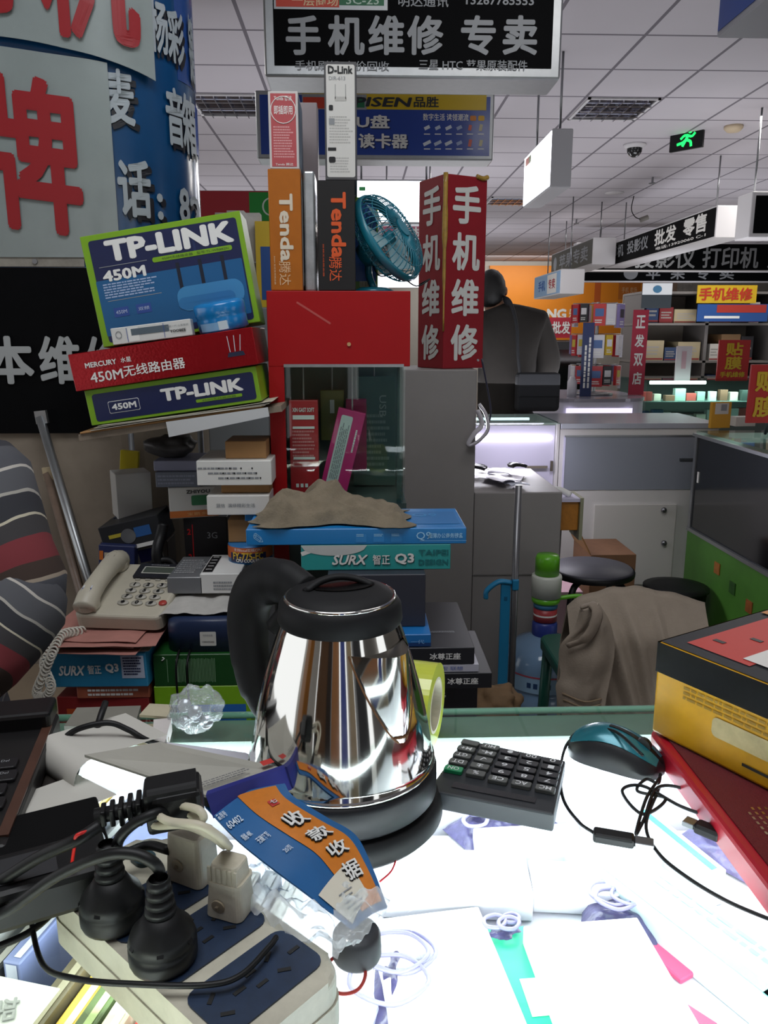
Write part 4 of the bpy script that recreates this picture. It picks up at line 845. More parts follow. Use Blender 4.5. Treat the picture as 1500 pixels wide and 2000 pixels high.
# scraps at the back of the counter
def scrap(name, label, pts, z, th, c, cat='paper'):
    b = MB(); slab(b, [Q(x, y, z) for x, y in pts], th, mat(c, .65, wear=.15, ws=20)); b.build(name, label=label, category=cat)
scrap('paper_stack', 'stack of grey crumpled paper at the counter back beside the laptop', [(125, 1418), (150, 1382), (275, 1378), (262, 1420)], .934, .013, '#77756c')
scrap('torn_card', 'torn beige card lying on the grey paper stack', [(272, 1396), (292, 1374), (334, 1376), (330, 1400)], .940, .003, '#b5ad94', 'card')
scrap('carton_flap', 'flat tan carton at the counter back before the torn card', [(180, 1438), (205, 1420), (318, 1412), (330, 1440)], .931, .010, '#9a9178', 'carton')
scrap('paper_stack', 'white folded paper standing beside the clear bag', [(298, 1450), (300, 1405), (335, 1402), (322, 1450)], .938, .016, '#c9c3c0')
cable('black_strap', 'black strap standing up from the back of the counter', [(180, 1445, .935), (190, 1420, .955), (198, 1395, .965), (206, 1372, .97)], .0035, BLKPL, cat='strap')
# ================================================================ low desk behind the counter, rack, boxes
DZ = .53
t = thing('low_desk', 'low wooden desk carrying the stacked boxes behind the lit counter', 'desk', (0, 0, 0))
b = MB(); b.box((1.16, .60, .025), mat('#8a7a66', .6, wear=.2, ws=8), (-.35, 1.635, DZ - .0125), bev=.003); b.build('desk_top', t)
for x in (-.9, .2):
    for y in (1.36, 1.9): b = MB(); b.box((.04, .04, DZ - .0255), mat('#5a5048', .6), (x, y, (DZ - .0255) / 2)); b.build('leg', t)
b = MB(); b.box((1.08, .015, .40), mat('#6d6358', .6), (-.35, 1.86, DZ - .2255)); b.build('back_panel', t)
# ---- tilted shelf with router boxes (leans down towards the pillar)
RK = .003
TL_ = -8.0
pv = atY(190, 840, 1.56); SHM = T(pv.x, 1.56, pv.z) @ RY(TL_)           # local x along the sagging shelf, local z up from it
t = thing('box_rack', 'grey metal rack with a sagging top shelf under the router boxes', 'rack', (0, 0, 0))
b = MB(); b.box((.40, .24, .012), mat('#8f8272', .6, wear=.2), (.16, .125, -.010), M=SHM); b.build('shelf', t)
b = MB(); b.box((.36, .24, .014), mat('#6e6a66', .6), (-.375, 1.80, .795)); b.build('shelf', t)
for x, y in ((-.54, 1.91), (-.375, 1.91), (-.205, 1.91)):
    top = (SHM @ Vector(((x - pv.x), (y - 1.56), -.017))).z if True else 0
    zt_ = pv.z + math.tan(math.radians(-TL_)) * (x - pv.x) - .021
    b = MB(); b.tube([(x, y, DZ + .0005), (x, y, zt_ if y < 1.8 else zt_)], .007, mat('#8a8d92', .4, .5), n=1); b.build('post', t)
def tshelf(name, label, cat, x, y, z, w, d, h, m, deco=None, roll=0, lean=0, yaw=0, group=None):
    return carton(name, label, cat, w, d, h, SHM @ T(x + w / 2, y + d / 2, z + h / 2) @ RY(roll) @ RX(lean) @ RZ(yaw), m, deco, group=group)
tshelf('cardboard_sheet', 'flat tan cardboard sheet under the papers on the sagging shelf', 'cardboard', -.035, .0, -.0035, .36, .22, .004, CARD)
b = MB()
for k in range(4): b.grid(lambda u, v, k=k: (-.012 + .008 * k + u * .335, v * .2 - .006, .0012 + k * .0024 + .002 * math.sin(3 * u + k)), 10, 4, mat('#c9c4b4', .6), th=.0008)
b.build('paper_stack', M=SHM, label='cream papers and plastic sleeves between the cardboard and the router boxes', category='paper')
b = MB(); b.grid(lambda u, v: (.135 + u * .20, -.004 - .002 * math.sin(3 * u), -.003 - (1 - v) * (.018 + .012 * (1 - u))), 8, 3, mat('#c9cbcc', .5), th=.0008); b.build('paper_sheet', M=SHM, label='white paper sheet hanging over the edge of the sagging shelf', category='paper')
LIME = mat('#7aa81a', .4); NV2 = mat('#151f4c', .35, wear=.1); SKY = mat('#1d6aa8', .35)
def tplink(b, G, w, h, big):
    m_ = .012 if big else .010
    b.rect(G, .002, -.002, w - 2 * m_, h - 1.5 * m_, NV2, .0006, r=.006)
    if big:
        b.text('TP-LINK', G, .012, h * .335, w * .80, h * .19, WHITE, bold=.05)
        b.rect(G, 0.0, -h * .16, w - 2 * m_ - .002, h * .50, mat('#175a8c', .35), .0009, r=.003)
        b.rect(G, .052, h * .195, w * .50, .0095, LIME, .0014, r=.004); b.text('450M无线路由器   型号:TL-WR882N', G, .058, h * .195, w * .42, .0055, mat('#3f5a2a', .5), lift=.002)
        b.text('450M', G, -w * .275, h * .12, w * .27, h * .10, WHITE, bold=.04); b.rect(G, -w * .27, h * .205, w * .3, .0012, GREYP, .0013); b.rect(G, -w * .24, -h * .10, w * .34, .0012, GREYP, .0013)
        b.lines(G, -w * .25, -h * .01, w * .34, h * .14, 6, mat('#9fb2d2', .5), 3, lift=.0014)
        for k in range(3): b.rect(G, w * (.06 + .14 * k), h * .02, .007, h * .24, mat('#10182a', .4), .0016); b.rect(G, w * (.045 + .14 * k), h * .25, .005, h * .14, mat('#1b2a58', .4), .0010)
        b.rect(G, w * .23, -h * .19, w * .42, h * .22, mat('#3f86b8', .3), .0018, r=.02); b.rect(G, w * .20, -h * .23, w * .36, h * .11, mat('#2f74aa', .3), .0022, r=.012)
        for k in range(2): b.rect(G, -w * .34 + k * .045, -h * .21, .03, .018, mat('#2c4c96', .4), .0014); b.text('450M' if k == 0 else '双频', G, -w * .34 + k * .045, -h * .21, .022, .007, mat('#b7c6e0', .5), lift=.002)
    else:
        b.text('TP-LINK', G, w * .17, h * .06, w * .48, h * .36, WHITE, bold=.05); b.rect(G, w * .26, -h * .24, w * .27, .006, LIME, .0014, r=.002); b.text('450M无线路由器', G, w * .26, -h * .24, w * .2, .004, mat('#3f5a2a', .5), lift=.002)
        b.rect(G, -w * .29, -h * .07, .060, h * .34, WHITE, .0010, r=.003); b.rect(G, -w * .29, -h * .07, .0585, h * .31, NV2, .0014, r=.003); b.text('450M', G, -w * .29, -h * .07, .048, h * .18, WHITE, bold=.04)
W1 = .333
tshelf('router_box', 'long lime and navy router box lying at the foot of the router stack', 'box', -.008, -.002, .010, W1, .20, .068, LIME, lambda b, F: tplink(b, F('front'), W1, .068, False))
REDF = mat('#a4121c', .22, .55, wear=.2, ws=6, bump=.1, bs=200)
def f(b, F):
    G = F('front'); w, h = .352, .068
    b.text('MERCURY', G, -.118, .010, .060, .010, WHITE, bold=.03); b.text('水星', G, -.070, .0105, .020, .010, WHITE, bold=.01)
    b.text('450M', G, -.112, -.014, .062, .019, WHITE, bold=.015); b.text('无线路由器', G, -.020, -.011, .118, .021, WHITE, bold=.012)
    DK = mat('#1a2440', .4); b.prism([(-.017, -.004), (.017, -.004), (.014, .004), (-.014, .004)], .0006, DK, M=G @ T(.138, -.010, .0006))
    for k in (-1, 0, 1): b.rect(G @ T(.138 + k * .011, .010, 0) @ RZ(-6 * k - 4), 0, 0, .0014, .030, mat('#c9c9cc', .4), .0009)
tshelf('router_box', 'glossy red router box in the middle of the stack', 'box', -.020, -.012, .0795, .352, .21, .070, REDF, f, roll=-.4)
Wb, Hb = .318, .215
tshelf('router_box', 'large lime edged navy router box standing at the top of the router stack', 'box', .018, .088, .1555, Wb, .09, Hb, LIME, lambda b, F: tplink(b, F('front'), Wb, Hb, True), roll=-1.2, lean=-3)
def f(b, F):
    G = F('front'); b.rect(G, -.034, 0, .02, .0255, WHITE, .0006); b.rect(G, -.002, .004, .072, .012, mat('#5d6a74', .15, coat=.5), .0009); b.text('○', G, -.062, .002, .012, .014, GREYP); b.text('全新一代 山寨集团', G, .050, .006, .042, .004, GREYP); b.text('YOOBEE', G, .050, -.003, .030, .005, BLACK, bold=.02)
    b.rect(G, .024, 0, .001, .026, mat('#2a4a9a', .4), .001); b.rect(G, -.046, 0, .001, .026, mat('#2a4a9a', .4), .001)
tshelf('small_box', 'small white windowed box lying on the red router box', 'box', .066, -.004, .1525, .152, .026, .031, mat('#d3d3d0', .4), f, roll=1)
p0 = SHM @ T(.272, .040, .1525); t = thing('tape_reel', 'round blue reel of film leaning on the large upright router box', 'reel', p0 @ RY(-2))
TB = mat('#0a78bc', .25, coat=.3)
b = MB(); b.lathe([(0, .0005), (.043, .0005), (.048, .004), (.0485, .026), (.0475, .030), (.0495, .034), (.0495, .050), (.047, .055), (.038, .057), (0, .057)], TB, 40, M=RX(6)); b.build('reel', t)
b = MB()
b.grid(lambda u, v: (.0492 * math.cos(math.radians(-140 + 70 * u)), .0492 * math.sin(math.radians(-140 + 70 * u)), .006 + .015 * v), 14, 1, mat('#7fa9cf', .4), M=RX(6)); b.grid(lambda u, v: (.0496 * math.cos(math.radians(-92 + 20 * u)), .0496 * math.sin(math.radians(-92 + 20 * u)), .006 + .016 * v), 6, 1, mat('#c9d6df', .4), M=RX(6)); b.build('paper_label', t)
b = MB(); b.box((.165, .07, .010), mat('#7d7663', .6, wear=.3), (.235, .0, .1545 + .0) , bev=.001) if False else None
# ---- red showcase cabinet
RC = mat('#a50c12', .5, wear=.10, ws=5, spec=.25); CX, CZ0, CW, CH = span(528, 568, 800, 1100, 1.66); CX0, CX1 = CX - CW / 2, CX + CW / 2; CT_ = CZ0 + CH; CD = .27
t = thing('showcase_cabinet', 'narrow red fronted glass showcase holding hanging packs behind the kettle', 'showcase', (CX, 1.66 + CD / 2, 0))
Lx = lambda x: x - CX
gx0 = atY(558, 850, 1.66).x - CX; gx1 = atY(788, 850, 1.66).x - CX; gzt = atY(670, 716, 1.66).z; gzb = atY(670, 985, 1.66).z
b = MB(); yf = -CD / 2
b.box((CW, .012, CT_ - gzt), RC, (0, yf + .006, (CT_ + gzt) / 2), bev=.0015); b.box((gx0 + CW / 2, .012, gzt - CZ0), RC, ((gx0 - CW / 2) / 2, yf + .006, (gzt + CZ0) / 2)); b.build('red_frame', t)
b = MB(); b.rect(frame((0, yf, (CT_ + gzt) / 2), (1, 0, 0), (0, 0, 1)) @ RZ(-32), -.06, .0, .08, .004, mat('#b9504c', .4), .0006, r=.0015); b.cyl(.004, .003, mat('#c9a070', .4), M=T(.02, yf - .0006, gzt + .045) @ RX(90), seg=12); b.build('screw_mark', t)
b = MB(); b.box((CW - .004, .010, CT_ - .56), mat('#5d716b', .6), (0, CD / 2 - .006, (CT_ + .56) / 2)); b.box((CW, CD - .016, .01), RC, (0, .004, CT_ - .005)); b.build('back_panel', t)
b = MB(); b.box((.008, CD - .03, CT_ - gzb - .03), mat('#3a544e', .5), (-CW / 2 + .005, 0, (CT_ + gzb) / 2)); b.build('side_panel', t)
b = MB(); b.box((gx1 - gx0, .004, gzt - gzb), glassy((.90, .95, .93), 1.5, .02, 'dark_pane'), ((gx0 + gx1) / 2, yf + .008, (gzt + gzb) / 2)); b.build('front_pane', t)
b = MB(); b.box((.004, CD - .03, CT_ - gzb - .02), glassy((.90, .95, .93), 1.5, .02, 'side_pane2'), (gx1 + .0025, .006, (CT_ + gzb) / 2 - .006)); b.build('side_pane', t)
b = MB(); b.box((.010, .010, gzt - gzb), mat('#31453f', .4), (gx1 - .008, yf + .017, (gzt + gzb) / 2)); b.box((gx1 - gx0, .006, .006), ALU, ((gx0 + gx1) / 2, yf - .001, gzt + .002)); b.build('pane_edge', t)
b = MB(); b.box((CW - .01, CD - .02, gzb - DZ - .002), mat('#3c4a47', .6), (0, 0.002, (gzb + DZ) / 2)); b.build('plinth', t)
def hung(name, label, x0, y0, x1, y1, Y, d, m, deco=None, roll=0, hz=None):
    M, w, h = upright(x0, y0, x1, y1, Y, d)
    hz = CT_ - .012
    tt = thing(name, label, 'pack', M @ T(0, 0, 0)); b = MB(); b.box((w, d, h), m, bev=.0012); 
    if deco: deco(b, FACE('front', w, d, h), w, h)
    b.build('pack', tt, M=RY(roll)); tp = (RY(roll) @ Vector((0, 0, h / 2)))
    b = MB(); b.tube([tp, tp + Vector((0, 0, .012)), (tp.x, tp.y + .012, hz - M.translation.z)], .0018, mat('#9a9a98', .3), n=2); b.build('hook', tt); return tt
def f(b, G, w, h):
    b.text('XIN GAST SOFT', G, 0, h * .40, w * .75, .009, WHITE, bold=.02); b.lines(G, 0, -.0, w * .8, h * .45, 12, mat('#cf8080', .5), 4)
    for yy in (.32, .21, -.12): b.rect(G, 0, h * yy, w * .75, .009 if yy > .3 else .005, WHITE, .0012)
    for k in (-1, 0, 1): b.rect(G, -w * .1 + k * w * .16, -h * .42, .006, .008, WHITE, .0012)
hung('blister_pack', 'tall red pack with white lines hanging inside the showcase', 566, 782, 622, 962, 1.69, .03, mat('#b31d28', .35), f)
def f(b, G, w, h):
    b.rect(G, -w * .12, .0, w * .42, h * .86, mat('#c9d3cf', .4), .0007, r=.004); b.lines(G @ RZ(90), 0, w * .12, h * .7, w * .32, 5, GREYP, 8, lift=.0014); b.lines(G @ RZ(90), .03, -w * .32, h * .3, w * .12, 1, WHITE, 4, lift=.0012)
hung('blister_pack', 'pink pack leaning at an angle inside the showcase', 642, 800, 696, 962, 1.705, .025, mat('#c22a70', .35), f, roll=14)
hung('blister_pack', 'second pink pack hanging behind the leaning one', 676, 780, 716, 920, 1.79, .025, mat('#b02a60', .4), None)
hung('blister_pack', 'olive topped clear pack hanging between the red and pink packs', 626, 762, 672, 860, 1.80, .012, mat('#6b6a28', .4), lambda b, G, w, h: b.rect(G, 0, .02, .01, .03, WHITE, .0008))
def inside(x0, y0, x1, y1, Y, d, m): M, w, h = upright(x0, y0, x1, y1, Y, d); return M, w, h
M, w, h = upright(690, 720, 770, 960, 1.86, .03)
hung('wall_board', 'grey-green printed card hanging at the back of the showcase', 690, 735, 772, 948, 1.865, .006, mat('#4e6a62', .5), lambda b, G, w, h: (b.text('USB', G @ RZ(-90), -.06, .02, .05, .016, mat('#9fb0aa', .5)), b.lines(G, 0, -.02, w * .7, h * .5, 9, mat('#7d948c', .5), 5)))
# ---- upright boxes on top of the showcase
zt = CT_ + .0006
def stand(name, label, x0, ytop, x1, ybot, Y, d, zb, m, deco, bev=.0012, cat='box', yaw=0):
    cx, z0, w, h = span(x0, ytop, x1, ybot, Y); z0 = zb if zb is not None else z0
    h = atY((x0 + x1) / 2, ytop, Y).z - z0
    return carton(name, label, cat, w, d, h, T(cx, Y + d / 2, z0 + h / 2) @ RZ(yaw), m, (lambda b, F: deco(b, F, w, h)) if deco else None, bev), z0 + h
ORG = mat('#b8691a', .32, .25, wear=.1)
def f(b, F, w, h):
    G = F('front') @ RZ(-90); b.text('Tenda', G, -.005, .002, h * .56, w * .42, mat('#d9cdb8', .5), bold=.035); b.text('腾达', G, h * .355, -.003, h * .2, w * .36, mat('#d9b48a', .5)); b.text('300M 无线宽带路由器', G, h * .33, -w * .36, h * .24, .003, mat('#e0c8a0', .5))
    Rt = F('right'); b.rect(Rt, 0, .0, .12, h * .9, mat('#c9c3c0', .5), .0007); b.rect(Rt, .0, -.03, .06, h * .4, mat('#2f4f86', .5), .0012)
_, zo = stand('router_box', 'orange router box standing upright at the red showcase corner', 526, 330, 589, 568, 1.665, .14, zt, ORG, f)
def f(b, F, w, h):
    G = F('front'); b.rect(G, 0, 0, w * .84, h * .94, mat('#b34c50', .45), .0007); b.text('Tenda 腾达', G, 0, h * .41, w * .6, .009, WHITE, bold=.012); b.text('即插即用', G, 0, h * .26, w * .62, .016, WHITE, bold=.01)
    b.tube([(.024 * math.cos(a), h * .26 + .024 * math.sin(a), .0012) for a in [k * .52 for k in range(12)]], .0009, WHITE, closed=True, M=G, n=2, seg=5); b.lines(G, 0, -h * .15, w * .7, h * .42, 12, mat('#d79a9a', .5), 2); b.text('Tenda 腾达', G, 0, -h * .44, w * .6, .005, WHITE)
    b.rect(F('right'), 0, 0, .11, h * .9, mat('#8ea3bd', .5), .0007)
stand('router_box', 'white and red router box balanced on the upright orange box', 525, 178, 583, 328, 1.668, .12, zo + .0006, mat('#cfc9c6', .5), f)
def f(b, F, w, h):
    G = F('front') @ RZ(-90); O = mat('#d8551f', .45); b.text('Tenda', G, -.02, .004, h * .60, w * .40, O, bold=.035); b.text('腾达', G, h * .30, -.003, h * .22, w * .34, O); b.text('双频无线路由器', G, h * .22, -w * .36, h * .3, .003, O)
_, zk = stand('router_box', 'black router box with orange lettering on the red showcase', 621, 352, 694, 568, 1.665, .19, zt, mat('#121112', .38, wear=.15), f)
def f(b, F, w, h):
    G = F('front'); b.rect(G, 0, 0, w * .88, h * .95, mat('#d2d0cb', .5), .0007, r=.004); b.text('D-Link', G, 0, h * .43, w * .76, .014, BLACK, bold=.04); b.text('DIR-613', G, -w * .1, h * .36, w * .5, .007, GREYP, bold=.01)
    for s in (-1, 1): b.rect(G, s * w * .16, h * .25, .0014, .026, mat('#9a9a98', .5), .0011)
    b.rect(G, 0, h * .19, w * .36, .008, mat('#b5b3ae', .5), .0011, r=.002)
    b.lines(G, .0, -h * .07, w * .72, h * .24, 10, mat('#b0aeaa', .5), 6); b.lines(G, 0, -h * .37, w * .7, h * .14, 6, mat('#b0aeaa', .5), 9)
    b.rect(G, -w * .30, h * .115, .008, .010, BLACK, .0012, r=.002); b.rect(G, -w * .28, -.0, .011, .011, GREYP, .0012); b.rect(G, -w * .28, -h * .235, .016, .006, BLACK, .0012); b.rect(G, -w * .28, -h * .325, .013, .011, BLACK, .0012, r=.003)
stand('router_box', 'grey edged white router box standing on the black router box', 634, 120, 697, 346, 1.667, .20, zk + .0006, mat('#4b4a4c', .5), f)
b = MB(); M_, w, h = upright(594, 330, 616, 566, 1.70, .10); b.box((w, .10, h), mat('#c5c9cc', .25, .5, wear=.3), bev=.004); b.build('box_sleeve', M=T(M_.translation.x, 1.75, zt + h / 2), label='silver open box sleeve squeezed between the upright orange and black boxes', category='box')
M_, w, h = upright(590, 178, 622, 328, 1.80, .08); stand('router_box', 'dull pink and silver box seen behind the grey edged box', 588, 200, 622, 566, 1.835, .06, zt, mat('#9a8f92', .45), None)
def f(b, F, w, h): b.rect(F('front'), 0, .01, w * .86, h * .8, mat('#1b4f93', .4), .0007); b.rect(F('front'), 0, -h * .38, w * .5, .012, mat('#c9c9a8', .5), .0014); [b.rect(F('front'), -w * .22 + k * w * .05, -h * .38, .001, .010, BLACK, .002) for k in range(10)]
stand('router_box', 'green and blue box standing behind the turquoise fan', 690, 385, 738, 567, 1.865, .06, zt, mat('#5e8f25', .4), f)
# ---- turquoise desk fan
FB = mat('#147084', .35, coat=.3); p = atY(758, 466, 1.79); fc = Vector((p.x, 1.79, p.z))
t = thing('desk_fan', 'small turquoise desk fan with wire cage on the showcase top', 'fan', T(fc.x, 1.79, zt)); fz = fc.z - zt
FM = T(0, 0, fz) @ RZ(52) @ RX(90 - 8 + 0) @ RZ(0)
FM = T(0, 0, fz) @ frame((0, 0, 0), (.50, -.42, -.76), (.62, .79, .03))
FM = T(0, 0, fz) @ Vector((.74, -.42, .50)).to_track_quat('Z', 'Y').to_matrix().to_4x4()
FR = .098
b = MB(); b.tube([(FR * math.cos(a), FR * math.sin(a), 0) for a in [k * PI / 12 for k in range(24)]], .0045, FB, closed=True, M=FM, n=2, flat=2.2); b.build('rim', t)
for sgn, hgt in ((1, .040), (-1, .040)):
    b = MB()
    for k in range(44):
        a = 2 * PI * k / 44; c, s = math.cos(a), math.sin(a)
        b.tube([(FR * c, FR * s, 0), (FR * .93 * c, FR * .93 * s, sgn * hgt * .55), (FR * .65 * c, FR * .65 * s, sgn * hgt * .95), (FR * .2 * c, FR * .2 * s, sgn * hgt)], .0011, FB, seg=5, n=3, M=FM)
    for rr, hh in ((.86, .68), (.55, .98)): b.tube([(FR * rr * math.cos(q), FR * rr * math.sin(q), sgn * hgt * hh) for q in [k * PI / 8 for k in range(16)]], .0011, FB, closed=True, n=2, seg=5, M=FM)
    b.cyl(.020, .006, FB, M=FM @ T(0, 0, sgn * hgt - .003), seg=20); b.build('cage', t)
for k in range(4):
    b = MB(); b.grid(lambda u, v: ((.012 + .062 * u), (v - .5) * (.02 + .05 * u), .012 * (v - .5)), 8, 6, mat('#9fc0c6', .2, coat=.4), th=.0012, M=FM @ RZ(90 * k)); b.build('blade', t)
b = MB(); b.lathe([(0, -.012), (.013, -.012), (.014, .012), (.008, .016), (0, .017)], FB, 20, M=FM); b.build('hub', t)
b = MB(); b.lathe([(0, -.07), (.026, -.07), (.03, -.04), (.024, -.034), (0, -.034)], FB, 20, M=FM); b.build('motor', t)
bx = FM @ Vector((0, 0, -.055)); b = MB(); b.tube([bx, (bx.x, bx.y + .0, bx.z * .5), (bx.x + .01, 0, .012)], .008, FB); b.build('neck', t)
b = MB(); b.lathe([(0, 0.0004), (.045, 0.0004), (.047, .006), (.03, .013), (0, .014)], FB, 28, M=T(bx.x + .01, 0, 0)); b.build('base', t)
b = MB(); b.tube([bx, (bx.x + .02, -.03, bx.z - .05), (bx.x + .06, -.02, .04), (bx.x + .10, -.03, .015), (bx.x + .13, -.02, .03), (bx.x + .11, .0, .02)], .0016, BLKPL); b.build('cord', t)
# ---- stack of blue, teal and black boxes
zq = atY(700, 1050, 1.49).z
BK1 = mat('#16171d', .45, wear=.15)
def f(b, F, w, h): b.text('C36', F('front'), w * .5 - .06, -.0, .022, .009, WHITE, bold=.02)
def row(x0, x1, y0, y1, Y): cx, z0, w, h = span(x0, y0, x1, y1, Y); return cx, z0, w, h
cx, z0, w, h = row(640, 934, 1338, 1392, 1.40); zb0 = DZ; htop = z0 + h
carton('power_supply_box', 'tall black box at the bottom of the stack right of the kettle', 'box', w, .2, htop - DZ - .0006, T(cx, 1.51, (DZ + .0006 + htop) / 2), BK1, lambda b, F: b.text('C36', F('front'), w * .5 - .075, .06, .028, .011, WHITE, bold=.03))
cx, z1, w, h = row(640, 961, 1306, 1336, 1.38); h = h
def f(b, F): b.text('冰尊正座', F('front'), w * .5 - .055, 0, .058, .013, WHITE, bold=.02)
carton('cooler_box', 'wide black box with white characters under a white booklet', 'box', w, .22, h, T(cx, 1.49, htop + .0006 + h / 2), BK1, f); ztop2 = htop + .0006 + h
cx, _, w2, _ = row(700, 935, 1288, 1306, 1.385); b = MB(); b.box((w2, .16, .014), mat('#b9b9c4', .5), (cx, 1.465, ztop2 + .0078)); b.text('宏 联想', frame((cx, 1.385, ztop2 + .0078), (1, 0, 0), (0, 0, 1)), w2 * .28, 0, .04, .008, mat('#5a6aa8', .5), lift=.0006); b.build('white_booklet', label='white booklet between the two flat black boxes', category='booklet'); ztop3 = ztop2 + .0154
cx, _, w3, h3 = row(640, 927, 1250, 1283, 1.385)
def f3(b, F): b.text('冰尊正座', F('front'), w3 * .5 - .055, 0, .058, .013, WHITE, bold=.02); b.lines(F('top'), w3 * .5 - .05, -.05, .05, .010, 2, GREYP, 4)
carton('cooler_box', 'upper black box with white characters, its grey lid showing', 'box', w3, .26, h3, T(cx, 1.515, ztop3 + .0004 + h3 / 2), mat('#1b1c22', .45), f3); ztop4 = ztop3 + h3 + .0004
M, w, h = upright(700, 1218, 842, 1242, 1.39, .13); 
def f(b, F): b.text('一代', F('front'), w * .5 - .025, -.002, .025, .008, mat('#8fc0ea', .5)); b.rect(F('front'), 0, -h * .32, w, h * .3, mat('#123a70', .4), .0006)
carton('blue_box', 'blue box on the upper black box behind the kettle spout', 'box', w, .12, h, T(M.translation.x, 1.45, ztop4 + .0006 + h / 2), mat('#1a6fb4', .4), f); ztop5 = ztop4 + .0006 + h
cx, _, w, _ = row(640, 832, 1120, 1205, 1.42); hh = zq - .065 - ztop5
cx5, zq0, w5, h5 = row(588, 880, 1064, 1113, 1.46)
carton('grey_box', 'slate grey upright box under the teal keyboard box', 'box', w, .12, zq0 - ztop5 - .0012, T(cx, 1.49, (ztop5 + .0006 + zq0 - .0006) / 2), mat('#33353f', .5), None)
TEAL = mat('#2f9c9a', .4)
def f(b, F):
    G = F('front'); D_ = mat('#12343a', .5)
    for o, mm, lf in ((.0012, D_, .0008), (0, WHITE, .0018)):
        b.text('SURX', G, -w5 * .175 + o, -.004 - o, w5 * .24, .020, mm, bold=.03, shear=.3, lift=lf); b.text('智正', G, w5 * .035 + o, -.004 - o, w5 * .115, .020, mm, bold=.015, lift=lf); b.text('Q3', G, w5 * .19 + o, -.003 - o, w5 * .13, .022, mm, bold=.04, lift=lf)
    b.text('TAIPEI', G, w5 * .385, .009, w5 * .2, .011, mat('#186a6e', .5), bold=.03); b.text('DESIGN', G, w5 * .385, -.010, w5 * .2, .011, mat('#186a6e', .5), bold=.03)
    b.grid(lambda u, v: (-w5 * .28 + w5 * .22 * (2 * u - 1), h5 / 2 - .0005 - v * .020 * math.sqrt(max(0, 1 - (2 * u - 1) ** 2)), .0007 + .0003 * v), 20, 2, mat('#c3c6c4', .3), M=G); b.rect(G @ T(-w5 * .455, .012, 0) @ RZ(20), 0, 0, .026, .008, WHITE, .0008)
    b.rect(F('right'), .0, 0, .06, h5 * .9, mat('#a8243a', .4), .0007)
carton('keyboard_box', 'teal keyboard box beneath the long blue box', 'box', w5, .17, h5, T(cx5, 1.46 + .085, zq0 + h5 / 2), TEAL, f); zq1 = zq0 + h5 + .0008
cx6, _, w6, h6 = row(480, 911, 1021, 1052, 1.46)
def f(b, F):
    G = F('front'); LBm = mat('#9fd0ee', .5); b.text('Q9', G, w6 * .305, .0, .028, .017, LBm); b.text('超薄办公商务键盘', G, w6 * .405, .001, .066, .010, LBm, bold=.01); b.rect(G, w6 * .395, -.009, .09, .0006, LBm, .0009)
    for k in range(3): b.rect(G, w6 * (.02 + .08 * k), -.003, .02, .016, mat('#2f86c8', .5), .0008); b.lines(G, w6 * (.02 + .08 * k), .003, .018, .006, 2, LBm, k, lift=.0014)
    b.text('✎', G, -w6 * .445, 0, .018, .018, LBm); b.rect(F('top'), .0, 0, w6 * .96, .11, mat('#1b6fae', .45), .0006); b.text('Q9', F('top'), w6 * .33, .02, .05, .03, mat('#3f8fc8', .5), lift=.001)
carton('keyboard_box', 'long flat blue keyboard box on the teal box, rag on top', 'box', w6, .175, h6, T(cx6, 1.46 + .0875, zq1 + h6 / 2) @ RZ(0), mat('#1478bc', .35), f); zq2 = zq1 + h6
b = MB()
def rag(u, v):
    x, y = (u - .5) * .30, (v - .5) * .135
    r = math.exp(-((x + .015) / .045) ** 2 - ((y - .02) / .05) ** 2) * .058 + math.exp(-((x + .095) / .045) ** 2) * .034 + .022 * math.exp(-((x - .06) / .06) ** 2)
    e = min(1, min(u, 1 - u) * 9) * min(1, min(v, 1 - v) * 7)
    n = (.5 - abs(noise.noise(Vector((x * 17, y * 14, 1))))) * .030 + noise.noise(Vector((x * 48, y * 48, 3))) * .010
    return (x + .008 * math.sin(14 * v) + .012 * noise.noise(Vector((v * 5, 0, u * 3))), y * (1 + .25 * math.sin(u * 9)) + .01 * noise.noise(Vector((u * 6, 2, 0))), .0016 + e * (r + abs(n)) + .002 * abs(n) * 50 * (1 - e))
b.grid(rag, 70, 36, mat('#857a67', .95, wear=.25, ws=30, bump=.4, bs=260), th=.0015); pr_ = atY(650, 1000, 1.55); b.build('rag', M=T(pr_.x, 1.535, zq2 + .0015), label='crumpled dirty beige rag on the long blue box', category='rag')
# ---- left stacks on the desk
def desk(name, label, x0, ytop, x1, ybot, Y, d, m, deco=None, zb=None, yaw=0, roll=0, cat='box', bev=.0012):
    cx, z0, w, h = span(x0, ytop, x1, ybot, Y); zb = z0 if zb is None else zb; ht = atY((x0 + x1) / 2, ytop, Y).z - zb
    carton(name, label, cat, w, d, ht, T(cx, Y + d / 2, zb + ht / 2) @ RZ(yaw) @ RY(roll), m, (lambda b, F: deco(b, F, w, ht)) if deco else None, bev); return zb + ht
def f(b, F, w, h):
    G = F('front'); b.rect(G, 0.006, -.004, w * .84, h * .62, mat('#2a6cba', .4), .0007); b.text('LINK', G @ RZ(0), -w * .40, .0, .02, .02, WHITE) if False else None
    b.rect(G, -w * .34, -.004, w * .14, h * .62, NV2, .0011); b.text('TP-LINK', G @ T(-w * .37, 0, 0) @ RZ(90), 0, 0, .03, .008, WHITE, lift=.0016, bold=.02); b.lines(G, -w * .31, -.004, .012, .03, 8, mat('#b0c0e0', .5), 3, lift=.0016)
    b.rect(G @ T(-w * .06, -.006, 0) @ RZ(32), 0, 0, .022, .002, WHITE, .0012); b.rect(G @ T(-w * .04, -.006, 0) @ RZ(32), 0, 0, .022, .002, WHITE, .0012)
